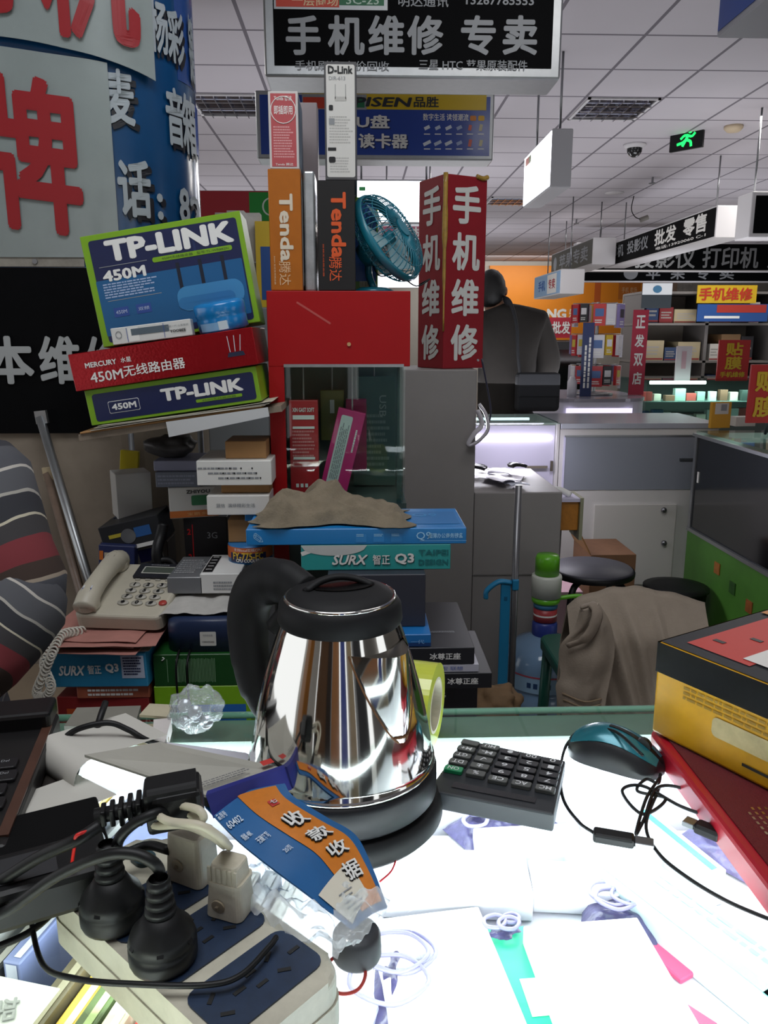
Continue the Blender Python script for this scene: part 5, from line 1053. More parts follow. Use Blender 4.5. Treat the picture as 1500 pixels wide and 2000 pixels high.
z1_ = desk('router_box', 'lime edged blue router box at the bottom beside the kettle handle', 304, 1340, 490, 1460, 1.40, .20, mat('#7fb51e', .4), f, zb=DZ + .0006)
def f(b, F, w, h):
    G = F('front'); b.tube([(-w * .40, h * .32, .001), (-w * .37, h * .38, .001), (-w * .39, h * .42, .001)], .001, WHITE, M=G, seg=5)
    rd = random.Random(3)
    for k in range(34):
        x = -w * .34 + k * w * .0165
        if k in (1, 2, 3, 4, 5): continue
        b.rect(G, x, -.0, .0008 if k != 7 else .0018, h * rd.uniform(.7, .78), mat('#8fb58f', .5), .0008)
z2_ = desk('network_card_box', 'dark green striped box under the navy card reader', 300, 1278, 470, 1339, 1.40, .17, mat('#174a1c', .42), f, zb=z1_ + .0006)
cx, z0, w, h = span(322, 1214, 480, 1276, 1.41); t = thing('card_reader', 'navy blue plastic card terminal with a white sticker on the green box', 'terminal', T(cx, 1.47, z2_ + .0006))
b = MB(); b.prism(rpoly(w, .12, .03, 5), h, mat('#22304f', .4), bev=.016, seg=4, sm=True); b.build('case', t)
b = MB(); b.rect(frame((0, -.0605, h * .42), (1, 0, 0), (0, 0, 1)), .005, 0, .030, .028, mat('#c9c9c2', .5), .0008, r=.002); b.text('已检验合格', frame((0, -.0605, h * .42), (1, 0, 0), (0, 0, 1)), .005, .007, .018, .004, GREYP, lift=.0014); b.text('138005580', frame((0, -.0605, h * .42), (1, 0, 0), (0, 0, 1)), .005, -.006, .022, .003, BLACK, lift=.0014); b.build('sticker', t)
for dx in (-.02, .0):
    b = MB(); b.tube([(-.03 + dx, -.05, h * .1), (-.03 + dx, -.088, -.01), (-.032 + dx, -.086, -.06), (-.03 + dx, -.087, -.10)], .0022, BLKPL); b.build('cord', t)
def f(b, F, w, h): b.rect(F('top'), 0, 0, w * .9, .08, WHITE, .0006)
zt3 = z2_ + .0006 + h + .001
b = MB(); cxp, _, wp, _ = span(305, 1176, 500, 1205, 1.42)
b.grid(lambda u, v: (cxp + (u - .5) * wp, 1.43 + v * .12, zt3 + .001 + .006 * abs(math.sin(u * 7)) + .012 * v + (.004 * noise.noise(Vector((u * 8, v * 4, 0))))), 30, 10, mat('#b9b7b2', .6, wear=.15, ws=60), th=.0008); b.build('paper_sheet', label='crumpled printed sheet under the white router box', category='paper')
z5 = zt3 + .021
Mx, w, h = upright(392, 1140, 470, 1178, 1.50, .12)
def f(b, F):
    b.rect(F('left'), 0, 0, .105, h * .9, BLACK, .0007); [b.rect(F('left'), -.04 + .02 * k, 0, .006, h * .55, WHITE, .0012) for k in range(5)]
    b.rect(F('top'), -w * .34, 0, w * .25, .115, BLACK, .0007); [b.rect(F('top'), -w * .34, -.04 + .022 * k, .012, .003, WHITE, .0012) for k in range(5)]; b.lines(F('front'), .01, -.004, w * .6, h * .5, 3, GREYP, 2)
carton('router_box', 'white box with black barred side in front of the cooler tin', 'box', w, .14, h, T(Mx.translation.x, 1.50 + .07, z5 + h / 2), mat('#d5d5d2', .45), f)
Mx, w, h = upright(328, 1150, 396, 1182, 1.50, .13)
carton('clear_case', 'smoky clear plastic case beside the white barred box', 'case', w, .15, h, T(Mx.translation.x, 1.50 + .075, z5 + h / 2), mat('#6f7174', .2, coat=.5), lambda b, F: b.lines(F('top'), 0, 0, w * .8, .10, 7, mat('#9a9c9e', .4), 5))
# stack under the telephone
def f(b, F, w, h): b.rect(F('front'), .0, .0, w * .8, h * .7, mat('#c5562a', .45), .0007); b.lines(F('front'), .0, 0, w * .6, h * .5, 2, WHITE, 5, lift=.0014)
za = DZ + .0006
za = desk('magazine', 'red glossy box lowest in the stack under the telephone', 118, 1362, 300, 1450, 1.40, .2, mat('#8f2a2a', .4), f, zb=za, yaw=-3, cat='box')
za = desk('leaflet_stack', 'orange and red leaflets stacked on the lowest red box', 150, 1340, 292, 1361, 1.395, .2, mat('#b3644a', .45, wear=.4, ws=25), lambda b, F, w, h: b.lines(F('front'), 0, 0, w * .7, h * .7, 2, WHITE, 3), zb=za + .0006, cat='leaflets')
SBX = mat('#2f86b0', .4)
def f(b, F, w, h):
    G = F('front'); b.text('SURX', G, -w * .22, .0, w * .26, .020, WHITE, bold=.03, shear=.3); b.text('智正', G, w * .0, .002, w * .13, .018, WHITE, bold=.015); b.text('Q3', G, w * .17, .004, w * .13, .019, WHITE, bold=.04); b.rect(G, w * .37, .006, w * .22, h * .66, mat('#b9c3d6', .5), .0007); b.lines(G, w * .37, .008, w * .18, h * .55, 7, NV2, 3, lift=.0013)
za = desk('keyboard_box', 'blue keyboard box in the stack under the telephone', 88, 1276, 296, 1338, 1.39, .2, SBX, f, zb=za + .0008, yaw=-4, roll=-1.5) + .003
PNK = mat('#b07a70', .6, wear=.15); rd = random.Random(12); cxp, _, wp, _ = span(80, 1230, 300, 1270, 1.40)
b = MB()
for k in range(7):
    dx, dy, a = rd.uniform(-.012, .02), rd.uniform(-.02, .01), rd.uniform(-9, 3); b.grid(lambda u, v: ((u - .5) * (wp * .92), (v - .5) * .22, .0012 + k * .0032 + .003 * noise.noise(Vector((u * 3, v * 3, k)))), 10, 8, PNK if k > 3 or k == 1 else mat('#b3aca4', .6), th=.0008, M=T(cxp + dx, 1.50 + dy, za) @ RZ(a))
b.build('form_stack', label='pile of pink and white forms under the telephone', category='papers')
zp = za + .050
# telephone
px_, _, pw, _ = span(152, 1150, 318, 1240, 1.42); TPH = mat('#b9b3a2', .42, wear=.08); PM_ = T(px_, 1.53, zp) @ RZ(-8) @ RX(16)
t = thing('telephone', 'cream push button telephone with handset on the pink forms', 'telephone', PM_); PWd, PDp = .172, .185
b = MB(); b.prism(rpoly(PWd, PDp, .016, 4), .030, TPH, M=T(0, 0, .0005), bev=.007, seg=3); b.build('base', t)
b = MB(); b.box((.16, .05, .03), TPH, (0, .06, -.012)); b.build('stand', t)
Zt = .0308
b = MB(); b.prism(rpoly(.098, .052, .004, 3), .005, mat('#23242a', .35), M=T(.032, .060, Zt - .001)); b.rect(T(.032, .060, Zt + .004), 0, .001, .072, .026, mat('#b9b9b0', .4), .0006, r=.002); b.rect(T(.032, .060, Zt + .004), 0, .001, .066, .020, mat('#4d544c', .25), .0012); b.lines(T(.032, .060, Zt + .004), 0, .020, .05, .004, 1, GREYP, 2, lift=.0006); b.build('display', t)
for r, rowt in enumerate(('123', '456', '789', '*0#')):
    for k, ch in enumerate(rowt):
        b = MB(); F = T(-.002 + k * .028, .010 - r * .0205, Zt); b.lathe([(0, 0), (.0105, 0), (.010, .003), (0, .0034)], mat('#a9a69c', .45), 18, M=F @ Matrix.Diagonal((1.1, .75, 1, 1))); b.text(ch, F @ T(0, 0, .0034), 0, 0, .008, .011, BLACK, bold=.05, lift=.0003, fit=False); b.build('key', t)
b = MB(); b.lathe([(0, 0), (.008, 0), (.0075, .003), (0, .0034)], mat('#a83a32', .4), 16, M=T(.076, -.048, Zt)); b.build('redial_key', t)
b = MB()
for k in range(6): b.box((.010, .004, .002), mat('#a9a69c', .45), (-.004 + (k % 4) * .021 if k < 4 else .078, .030 if k < 4 else .01 - (k - 4) * .016, Zt + .001))
b.build('function_keys', t)
hx = -.062
b = MB(); b.tube([(hx, .088, .040), (hx, .060, .052), (hx, .0, .056), (hx, -.055, .052), (hx, -.088, .040)], [.021, .022, .020, .019, .019, .020, .022, .022], TPH, seg=14, flat=1.0); hs = b.build('handset', t)
for yy in (.070, -.070): b = MB(); b.cyl(.0215, .016, TPH, M=T(hx, yy, .030), seg=24, bev=.003); b.build('handset_cup', hs)
b = MB(); b.rect(T(hx, -.062, .0685) @ RX(10), 0, 0, .018, .018, mat('#c9cdd6', .4), .001); b.rect(T(hx, -.062, .0685) @ RX(10), 0, -.003, .018, .009, mat('#22408a', .4), .0016); b.build('sticker', hs)
b = MB(); b.rect(T(hx, .055, .071), 0, 0, .014, .03, mat('#4a3a28', .5, wear=.6, ws=90), .0008, r=.005); b.build('worn_patch', hs)
bpy.context.view_layer.update(); Wi = t.matrix_world.inverted()
c0 = [atY(160, 1232, 1.44), atY(122, 1240, 1.40), atY(105, 1270, 1.37), atY(88, 1310, 1.36), atY(72, 1352, 1.35), atY(86, 1362, 1.345), atY(100, 1340, 1.35), atY(86, 1300, 1.365), atY(95, 1260, 1.38)]
cl_ = smooth(c0, 30); b = MB(); coil = []
for i, q in enumerate(cl_):
    a = i * 1.15; coil.append(Wi @ (q + Vector((.0075 * math.cos(a), .003 * math.sin(a), .0075 * math.sin(a)))))
b.tube(coil, .0020, mat('#c4c0b4', .45), n=2, seg=6); b.build('coiled_cord', t)
# ---- clutter on the rack's lower shelf
zs = .8026
def clut(name, label, x0, y0, x1, y1, Y, d, m, deco=None, zb=None, yaw=0, roll=0, cat='box', lean=0):
    cx, z0, w, h = span(x0, y0, x1, y1, Y)
    if zb is not None: h = max(.01, z0 + h - zb); z0 = zb
    carton(name, label, cat, w, d, h, T(cx, Y + d / 2, z0 + h / 2) @ RZ(yaw) @ RY(roll) @ RX(lean), m, (lambda b, F: deco(b, F, w, h)) if deco else None); return z0 + h
OFFW = mat('#d6d4cf', .5)
def dots(b, F, w, h):
    G = F('front'); rd = random.Random(1)
    for r in range(3): b.lines(G, .02 * (r - 1), (1 - r) * h * .2, w * .7, h * .14, 1, GREYP, r); [b.rect(G, -w * .2 + .022 * k + .008 * r, (1 - r) * h * .2, .003, .003, BLACK, .0016) for k in range(4)]
# stack beside the showcase, from the bottom up (tin, carton, blue box, white box, carton, white box, carton)
yS = 1.56
cx, zt0, w, h = span(440, 1068, 528, 1135, 1.565); R_t = w / 2
zbase = z5 + .0005
t = thing('cooler_tin', 'orange and blue round tin beside the showcase', 'tin', T(cx, 1.565 + R_t, z5 + .0385))
hT = zt0 + h - (z5 + .0385)
b = MB(); b.lathe([(0, .0004), (R_t, .0004), (R_t, hT - .003), (R_t - .002, hT), (0, hT)], mat('#2a6aa0', .35), 40); b.build('tin', t)
def onc(lo, hi, z0, z1, m, r): b.grid(lambda u, v: (r * math.cos(math.radians(lo + (hi - lo) * u)), r * math.sin(math.radians(lo + (hi - lo) * u)), z0 + (z1 - z0) * v), 24, 1, m)
b = MB(); onc(-180, 0, hT * .28, hT * .92, mat('#c2602a', .4), R_t + .0006); onc(-140, -40, hT * .12, hT * .62, NV2, R_t + .0010)
fnc = lambda r, z0: (lambda p: Vector(((r + p.z) * math.cos(p.x / r - PI / 2), (r + p.z) * math.sin(p.x / r - PI / 2), z0 + p.y)))
b.text('FY-775-FC', I4, 0, 0, .066, .016, mat('#d8b23a', .4), lift=0, bold=.03, fn=fnc(R_t + .0016, hT * .47)); b.text('CPU COOLER', I4, 0, 0, .05, .007, WHITE, lift=0, bold=.02, fn=fnc(R_t + .0016, hT * .24)); b.text('支持Intel双核CPU', I4, 0, 0, .06, .007, WHITE, lift=0, fn=fnc(R_t + .0012, hT * .80)); b.build('paper_label', t)
ztin = z5 + .0385 + hT
zz = clut('brown_carton', 'plain brown carton on the orange tin', 446, 1015, 526, 1068, 1.60, .10, CARD, zb=ztin + .0006)
zz = clut('blue_box', 'small blue fronted box on the brown carton beside the rag', 478, 1004, 525, 1014, 1.585, .12, mat('#1e78b4', .4), zb=zz + .0006)
zz = clut('white_box', 'white box with grey Chinese print below the folded carton', 404, 968, 526, 1000, 1.575, .15, OFFW, lambda b, F, w, h: b.text('蓝信  演绎精彩生活', F('front'), -.005, 0, w * .62, .008, GREYP, bold=.01), zb=zz + .0006)
zz = clut('brown_carton', 'flattened brown carton between the two white boxes', 432, 944, 527, 967, 1.60, .12, CARD, zb=zz + .0006)
zz = clut('white_box', 'white box printed with rows of dots near the top of the stack', 384, 900, 530, 940, 1.575, .16, mat('#deded9', .5), dots, zb=zz + .0006)
clut('brown_carton', 'small brown carton topping the stack beside the showcase', 440, 862, 520, 897, 1.60, .10, CARD, zb=zz + .0006)
# cooler boxes and packs to the left of that stack
FAN = mat('#22252a', .4)
zl = clut('black_box', 'black box with red marks and 3G lettering in the middle of the clutter', 362, 1010, 446, 1162, 1.70, .14, mat('#1d1b1d', .45), lambda b, F, w, h: (b.text('3G', F('front'), w * .15, h * .25, .022, .014, GREYP), b.text('2', F('front'), -w * .38, h * .30, .008, .014, RED, bold=.04), b.text('2', F('front'), -w * .38, -h * .05, .008, .014, RED, bold=.04), b.rect(F('front'), -w * .3, 0, .002, h * .8, RED, .0008), b.rect(F('front'), .0, -h * .2, .03, .004, mat('#2a78b8', .4), .0008)), zb=zs)
def f(b, F, w, h):
    G = F('front'); b.rect(G, 0, -h * .36, w, h * .22, mat('#c06a2a', .45), .0007); b.rect(G, .02, .005, .05, .022, mat('#1f6a3c', .45), .0008, r=.003); b.text('ZHIYOU', G, .01, h * .36, .05, .008, BLACK, bold=.03); b.text('宝鹏多叶扇', G, .02, -h * .36, .07, .007, mat('#e0b070', .5), lift=.0013)
    L_ = F('left'); b.rect(L_, 0, -h * .36, .11, h * .22, mat('#33383c', .45), .0007); b.text('●', L_, .0, 0, .03, .026, mat('#7f9a5a', .45)); b.text('ZHIYOU', L_, .015, h * .34, .04, .008, BLACK, bold=.03); b.rect(F('top'), 0, 0, w * .97, .1, mat('#4a4c4c', .45), .0007)
zl2 = clut('fan_box', 'white fan box with orange band and green label on the black box', 318, 952, 412, 1007, 1.69, .12, mat('#c0bfba', .5), f, zb=zl + .0006, yaw=14)
zl3 = clut('grey_box', 'grey-blue striped box on the white fan box', 302, 922, 388, 950, 1.69, .13, mat('#6f7684', .5), lambda b, F, w, h: b.lines(F('front'), 0, 0, w * .9, h * .7, 3, mat('#8d93a8', .5), 1), zb=zl2 + .0006, yaw=2)
zl4 = clut('grey_box', 'pale lavender edged box on the grey-blue box', 300, 900, 386, 921, 1.70, .12, mat('#8c8fa6', .5), None, zb=zl3 + .0006)
b = MB(); bm = bmesh.new(); bmesh.ops.create_icosphere(bm, subdivisions=3, radius=1)
for v in bm.verts: n = noise.noise(v.co * 1.7) * .4; q = v.co * (1 + n); v.co = Vector((q.x * .060, q.y * .045, max(.0, .024 + q.z * .024)))
b.bmadd(bm, mat('#4c4a4b', .5, wear=.5, ws=30), True); pw_ = atY(335, 880, 1.75); b.build('dark_bag', M=T(pw_.x, 1.765, zl4 + .0006), label='dark plastic bag stuffed under the sagging shelf', category='bag')
def f(b, F, w, h):
    G = F('front'); b.rect(G, 0, 0, w * .2, h * .96, mat('#d2d2d0', .5), .0007) if False else None
    b.rect(F('right'), 0, 0, .05, h * .9, mat('#2f5f9a', .5), .0007); b.rect(F('right'), .01, .02, .02, .05, mat('#1b3f86', .5), .0012)
za1 = clut('optical_box', 'black and silver drive box printed with a round lens lying tilted', 196, 1018, 316, 1058, 1.66, .10, mat('#24262a', .45), lambda b, F, w, h: (b.cyl(.016, .0008, mat('#7d8084', .3, .5), M=F('front') @ T(-w * .05, 0, .0004)), b.rect(F('front'), w * .2, .004, .035, .022, mat('#2a5a96', .4), .0008), b.rect(F('front'), 0, -h * .42, w, h * .14, WHITE, .0008), b.rect(F('front'), -w * .25, .006, .03, .008, mat('#b8a83a', .4), .0009)), zb=.905, roll=-13)
clut('card_pack', 'blue pack with a cream info label at the foot of the clutter', 192, 1066, 262, 1150, 1.64, .03, mat('#232c54', .45), lambda b, F, w, h: (b.rect(F('front'), -.002, .0, w * .62, h * .72, mat('#b5ab96', .5), .0008), b.lines(F('front'), -.002, 0, w * .5, h * .5, 6, mat('#8a5a4a', .5), 2, lift=.0014), b.rect(F('front'), -w * .42, h * .3, .008, .02, mat('#c06a2a', .5), .0008)), zb=zs + .004, roll=4)
clut('card_pack', 'white and violet pack behind the pack with the cream label', 250, 1070, 312, 1120, 1.70, .05, mat('#a9a8a4', .5), lambda b, F, w, h: (b.text('2011', F('front'), 0, 0, w * .6, .012, BLACK, bold=.02), b.rect(F('front'), w * .2, h * .3, w * .5, h * .3, mat('#3a3a86', .5), .0008)), zb=zs, roll=-12)
clut('green_box', 'dark green small box behind the telephone display', 262, 1105, 325, 1162, 1.755, .06, mat('#17352a', .5), None, zb=zs)
clut('support_box', 'dim brown box supporting the drive box behind the packs', 200, 1058, 330, 1160, 1.80, .08, mat('#4c443c', .6), None, zb=zs)
zc1 = clut('white_carton', 'open ended white and blue carton standing in the clutter', 214, 925, 282, 1008, 1.735, .07, mat('#b9b8b4', .5), f, zb=.955, yaw=26)
clut('yellow_pack', 'yellow pack standing behind the white and blue carton', 226, 880, 262, 1000, 1.83, .012, mat('#b8a81c', .45), None, zb=zs + .0, roll=6)
clut('dark_box', 'dark blue box under the open white and blue carton', 222, 1010, 300, 1050, 1.74, .08, mat('#232a38', .5), None, zb=.885)
t = thing('headset', 'black headset and cable heaped in front of the black 3G box', 'headset', atY(318, 1120, 1.62)); b = MB(); b.tube([(.03 * math.cos(a), .006 * math.sin(2 * a), .03 * math.sin(a)) for a in (0, 1, 2, 3, 4, 5)], .008, BLKPL, closed=True); b.build('headband', t); b = MB(); b.lathe([(0, -.012), (.02, -.012), (.024, 0), (.02, .012), (0, .012)], BLKPL, 20, M=T(.03, -.012, -.015) @ RX(80)); b.build('ear_cup', t); b = MB(); b.tube([(.0, 0, -.03), (-.01, .0, .04), (-.005, .02, .075), (.0, .03, .10)], .012, BLKPL); b.build('pouch', t)
# leaning metal bars
def bar(label, x0, y0, x1, y1, Y0_, Y1_, w, m, cap=None):
    a, c = atY(x0, y0, Y0_), atY(x1, y1, Y1_); d = (c - a); c = a + d * ((DZ + .004 - a.z) / d.z)
    t = thing('metal_bar', label, 'bar', T(*c)); b = MB(); b.tube([(0, 0, 0), a - c], w, m, seg=4, n=1); b.build('bar', t)
    b = MB(); F = frame(a - c, (1, 0, 0), a - c); b.box((w * 2.4, .012, .03), cap or m, M=frame(a - c, (1, 0, .1), (0, 1, 0)) @ T(.004, 0, 0)); b.build('bracket', t)
bar('grey aluminium bar leaning on the pillar, taller of the two', 78, 815, 182, 1160, 1.90, 1.74, .011, ALU)
bar('brownish metal bar leaning on the pillar, shorter of the two', 92, 925, 160, 1165, 1.88, 1.73, .010, mat('#7d6a5c', .5, wear=.3), mat('#b9a98a', .5))
b = MB(); p1, p2 = atY(212, 845, 1.93), atY(212, 1150, 1.93)
# ---- tall locker and goods between the pillar and the showcase
cx, z0, w, h = span(405, 690, 575, 1000, 2.62); zl = atY(500, 600, 2.62).z
t = thing('locker', 'tall grey locker behind the router boxes', 'locker', (cx, 2.82, 0)); b = MB(); b.box((w, .4, zl - .001), mat('#6f7478', .5), (0, 0, zl / 2), bev=.004); b.build('body', t); b = MB(); b.box((w * .94, .006, zl * .9), mat('#7d8286', .5), (0, -.204, zl * .5)); b.build('door', t)
b = MB(); b.prism(rpoly(.16, .16, .05, 5), .30, mat('#b8b5b0', .7, wear=.12, bump=.5, bs=14), M=T(0, 0, .0005), bev=.05, seg=4, sm=True, top=.9); b.tube([(-.075, -.078, .14), (0, -.083, .142), (.075, -.078, .14)], .003, GREYP); pz2 = atY(462, 500, 2.68); b.build('white_sack', M=T(pz2.x, 2.76, zl), label='white tied sack on the locker between pillar and boxes', category='sack')
def f(b, F, w, h): b.rect(F('front'), .006, -h * .10, w * .8, h * .62, mat('#1c4a8c', .45), .0008)
clut('tall_box', 'yellow and blue tall box on the locker behind the upright orange box', 500, 432, 560, 600, 2.66, .1, mat('#c9a81e', .45), f, zb=zl + .0006)
# ================================================================ beyond the desk: counters, stall goods, people
PURP = mat('#c9c6d8', .5); OFW = mat('#dad8d4', .5, wear=.05, ws=3); GRB = mat('#8f959e', .45)
def cab(name, label, cat, x0, x1, y0, y1, z1, m, z0=0.0006):
    t = thing(name, label, cat, ((x0 + x1) / 2, (y0 + y1) / 2, 0)); b = MB(); b.box((x1 - x0, y1 - y0, z1 - z0), m, (0, 0, (z0 + z1) / 2), bev=.004); b.build('body', t); return t
GPM = mat('#8c8886', .6, wear=.08, ws=5)
YG = 2.72; xa = atY(600, 900, YG).x; xb = atY(928, 900, YG).x; xc = atY(1092, 1100, YG).x; zt_g = atY(860, 722, YG).z; zl_g = atY(1000, 962, YG).z
cab('partition', 'tall grey backed counter end standing right of the red showcase', 'partition', xa, xb, YG, YG + .42, zt_g, GPM)
t = cab('low_counter', 'lower grey counter section with papers on it beyond the kettle', 'counter', xb + .001, xc, YG, YG + .52, zl_g, GPM)
b = MB(); b.box((xc - xb, .003, .004), mat('#6d6a68', .6), (0, -.262, zl_g - .30)); b.build('seam', t)
lc = t.location
rd = random.Random(21)
for k in range(9):
    w, d = rd.uniform(.08, .16), rd.uniform(.06, .12); px_, py_ = xb + .06 + rd.random() * (xc - xb - .14), YG + .08 + rd.random() * .34
    nm_ = ('white sheet', 'folded leaflet', 'shiny plastic sleeve', 'grey form', 'white envelope', 'pale receipt', 'lavender sheet', 'dark phone case', 'black battery')[k]
    mm = mat(('#d9d7e2', '#c9c4d0', '#cfd3e2', '#8f8c96', '#e2e0ea', '#c4bfcc', '#b9b3d0', '#1d1c22', '#17171b')[k], .5)
    b = MB(); a_ = rd.uniform(-40, 40); z_ = zl_g + .0006 + .004 * k; w, d = (w, d) if k < 7 else (.07, .04)
    b.grid(lambda u, v: ((u - .5) * w, (v - .5) * d, .006 + .010 * abs(noise.noise(Vector((u * 2, v * 2, k)))) + .004 * math.sin(4 * u)), 6, 6, mm, th=.002 if k < 7 else .012)
    b.build('leaflet' if k < 7 else 'phone_case', M=T(px_, py_, z_) @ RZ(a_), label='%s in the lit litter on the low grey counter' % nm_, category='paper' if k < 7 else 'case', group='litter on the low grey counter')
t = thing('wall_socket_box', 'orange box fixed on the end of the low grey counter, cable hanging from it', 'box', T(xc + .002, YG + .14, atY(1115, 1048, YG).z))
h = atY(1115, 990, YG).z - atY(1115, 1048, YG).z; w = .085
b = MB(); b.box((w, .1, h), mat('#b8771f', .5, wear=.3, ws=40), (w / 2, 0, h / 2), bev=.003); b.build('body', t)
b = MB(); b.box((.012, .13, h * 1.45), mat('#8f8f74', .5), (w + .0065, 0, h * .42)); b.build('side_flap', t); b = MB(); b.box((.10, .12, .012), mat('#c6c2d8', .5), (w / 2, 0, h + .0065)); b.tube([(-.04, 0, h + .03), (.02, 0, h + .035), (.06, -.02, h + .018)], .012, WHITE); b.build('cover', t)
b = MB(); b.tube([(.03, -.02, .002), (.025, -.03, -.12), (.01, -.04, -.35), (.02, -.03, -.55)], .0035, mat('#4a4648', .5)); b.build('cable', t)
p = atY(940, 800, YG - .02); t = thing('plastic_loop', 'knotted clear plastic band and dark strap hanging from the partition corner', 'plastic band', (xb, YG - .012, p.z))
b = MB(); b.tube([(.01, -.01, .17), (.03, -.012, .08), (.045, -.015, .0), (.04, -.012, -.05)], .006, mat('#23243c', .4), flat=.5); b.build('strap', t)
b = MB(); b.tube([(.005, -.012, .02), (.03, -.02, -.02), (.035, -.02, -.07), (.0, -.018, -.11), (-.03, -.015, -.12), (-.01, -.02, -.08), (.015, -.02, -.05), (.0, -.014, .0)], .010, mat('#c3bfc6', .2, coat=.4), flat=.6); b.build('band', t)
b = MB(); b.cyl(.004, .014, STEEL, M=T(.0, .0121, .165) @ RX(90), seg=8); b.build('hook', t)
# tall red sign box on the partition
YT = YG + .13; e0 = atY(862, 725, YT); cxT = atY(880, 725, YT).x; sT = .168; hT_ = atY(880, 348, YT).z - zt_g - .0006
TM = T(cxT, YT + .03, zt_g + .0006) @ RZ(27); RT = mat('#8c1d27', .5, wear=.12, ws=10, spec=.2); t = thing('sign_box', 'tall square red sign box reading 手机维修 standing on the grey partition', 'sign box', TM)
b = MB(); b.box((sT, sT, hT_), RT, (0, 0, hT_ / 2), bev=.003)
for fc_ in ('front', 'left'):
    F = T(0, 0, hT_ / 2) @ FACE(fc_, sT, sT, hT_)
    for k, ch in enumerate('手机维修'): b.text(ch, F, .002, hT_ * (.355 - .238 * k), sT * .68, hT_ * .195, mat('#cfd0cc', .45), bold=.03, lift=.0012)
b.build('body', t)
b = MB(); b.tube([(-sT / 2, -sT / 2, hT_ + .002), (-sT / 2 - .001, -sT / 2 - .001, hT_ * .8), (-sT / 2 - .001, -sT / 2, hT_ * .55), (-sT / 2 - .001, -sT / 2 - .001, hT_ * .2)], [.008, .010, .006, .003], mat('#b8923a', .35, wear=.4, coat=.4), n=4); b.tube([(sT / 2 - .045, -sT / 2, hT_ + .001), (sT / 2 - .02, -sT / 2 - .002, hT_ - .004), (sT / 2, -sT / 2, hT_ + .002)], .008, mat('#b8923a', .35, wear=.4, coat=.4)); b.build('yellow_tape', t)
# lit counter and white cabinet
YF = 3.78; zc = .945; x0 = atY(905, 880, YF).x; x1 = atY(1092, 880, YF).x; x2 = atY(1400, 900, YF).x
t = thing('glass_counter', 'lit lavender glass topped counter in front of the man in the jacket', 'counter', ((x0 + x1) / 2, YF + .25, 0)); w = x1 - x0 - .004
b = MB(); b.box((w, .5, .5), OFW, (0, 0, .2506)); b.box((w, .012, zc - .51), OFW, (0, .243, (zc + .50) / 2)); b.box((.012, .5, zc - .51), OFW, (w / 2 - .006, 0, (zc + .50) / 2)); b.build('body', t)
b = MB(); b.box((w, .5, .008), glassy((.85, .95, .93), 1.45, .02, 'counter_top_glass'), (0, 0, zc - .004)); b.build('glass_top', t)
b = MB(); b.box((w - .03, .006, zc - .53), PURP, (0, -.22, (zc + .50) / 2)); b.build('front_pane', t)
b = MB(); b.tube([(-w / 2 + .02, -.235, zc - .075), (w / 2 - .03, -.235, zc - .075)], .009, mat('#f6f2ff', .4, emit=5), n=1); b.build('led_tube', t)
b = MB(); b.box((w - .1, .02, .012), mat('#f2f6ff', .4, emit=3), (-.02, .12, zc - .018)); b.build('led_tube', t)
b = MB(); b.box((.10, .008, .012), mat('#8d8578', .4, .6), (w / 2 - .10, -.245, zc - .215)); b.box((.012, .012, .05), mat('#6d655a', .4, .6), (w / 2 - .03, -.245, zc - .21)); b.build('lock', t)
area('stall_led_fill', ((x0 + x1) / 2, YF - .25 + .012, zc - .03), w * .9, 1.2, (.86, .82, 1.0), rot=(math.radians(25), 0, 0), sy=.03)
area('stall_led_fill', ((xb + xc) / 2 + .05, YF - .275, .95), .4, 4.5, (.92, .90, 1.0), rot=(math.radians(-62), 0, 0), sy=.06)  # lamp added in mid-air to brighten the papers on the low counter
t = thing('white_cabinet', 'white counter cabinet with grey glass front and a closed lower door', 'cabinet', ((x1 + x2) / 2, YF + .25, 0)); w = x2 - x1 - .004
b = MB(); b.box((w, .5, zc - .03), OFW, (0, 0, (zc - .03) / 2 + .0006), bev=.003); b.build('body', t)
b = MB(); b.box((w + .0, .52, .026), mat('#b9bcc6', .25, .3), (0, 0, zc - .0155), bev=.002); b.build('worktop', t)
q0, q1 = atY(1103, 852, YF), atY(1420, 955, YF); b = MB(); b.box((q1.x - q0.x, .008, q0.z - q1.z), GRB, ((q0.x + q1.x) / 2 - (x1 + x2) / 2, -.2505, (q0.z + q1.z) / 2)); b.build('glass_front', t)
b = MB(); gx = q0.x - (x1 + x2) / 2; b.box((.008, .012, q0.z - q1.z), mat('#d9d7f0', .4), (gx, -.252, (q0.z + q1.z) / 2)); b.box((q1.x - q0.x, .012, .008), ALU, ((q0.x + q1.x) / 2 - (x1 + x2) / 2, -.252, q0.z)); b.build('slide_rail', t)
b = MB(); p = atY(1340, 897, YF); b.box((.07, .01, .012), mat('#5f6468', .4, .5), (p.x - (x1 + x2) / 2, -.258, p.z)); b.build('lock', t)
q0, q1 = atY(1160, 985, YF), atY(1308, 1140, YF); b = MB(); b.box((q1.x - q0.x, .014, q0.z - q1.z), mat('#d2cfc8', .5), ((q0.x + q1.x) / 2 - (x1 + x2) / 2, -.2565, (q0.z + q1.z) / 2), bev=.003); dr = b.build('door', t)
for px_, py_ in ((1293, 994), (1293, 1058)):
    b = MB(); p = atY(px_, py_, YF); b.lathe([(0, 0), (.009, 0), (.014, .012), (.012, .02), (0, .022)], STEEL, 14, M=T(p.x - (x1 + x2) / 2, -.264, p.z) @ RX(90)); b.build('knob', dr)
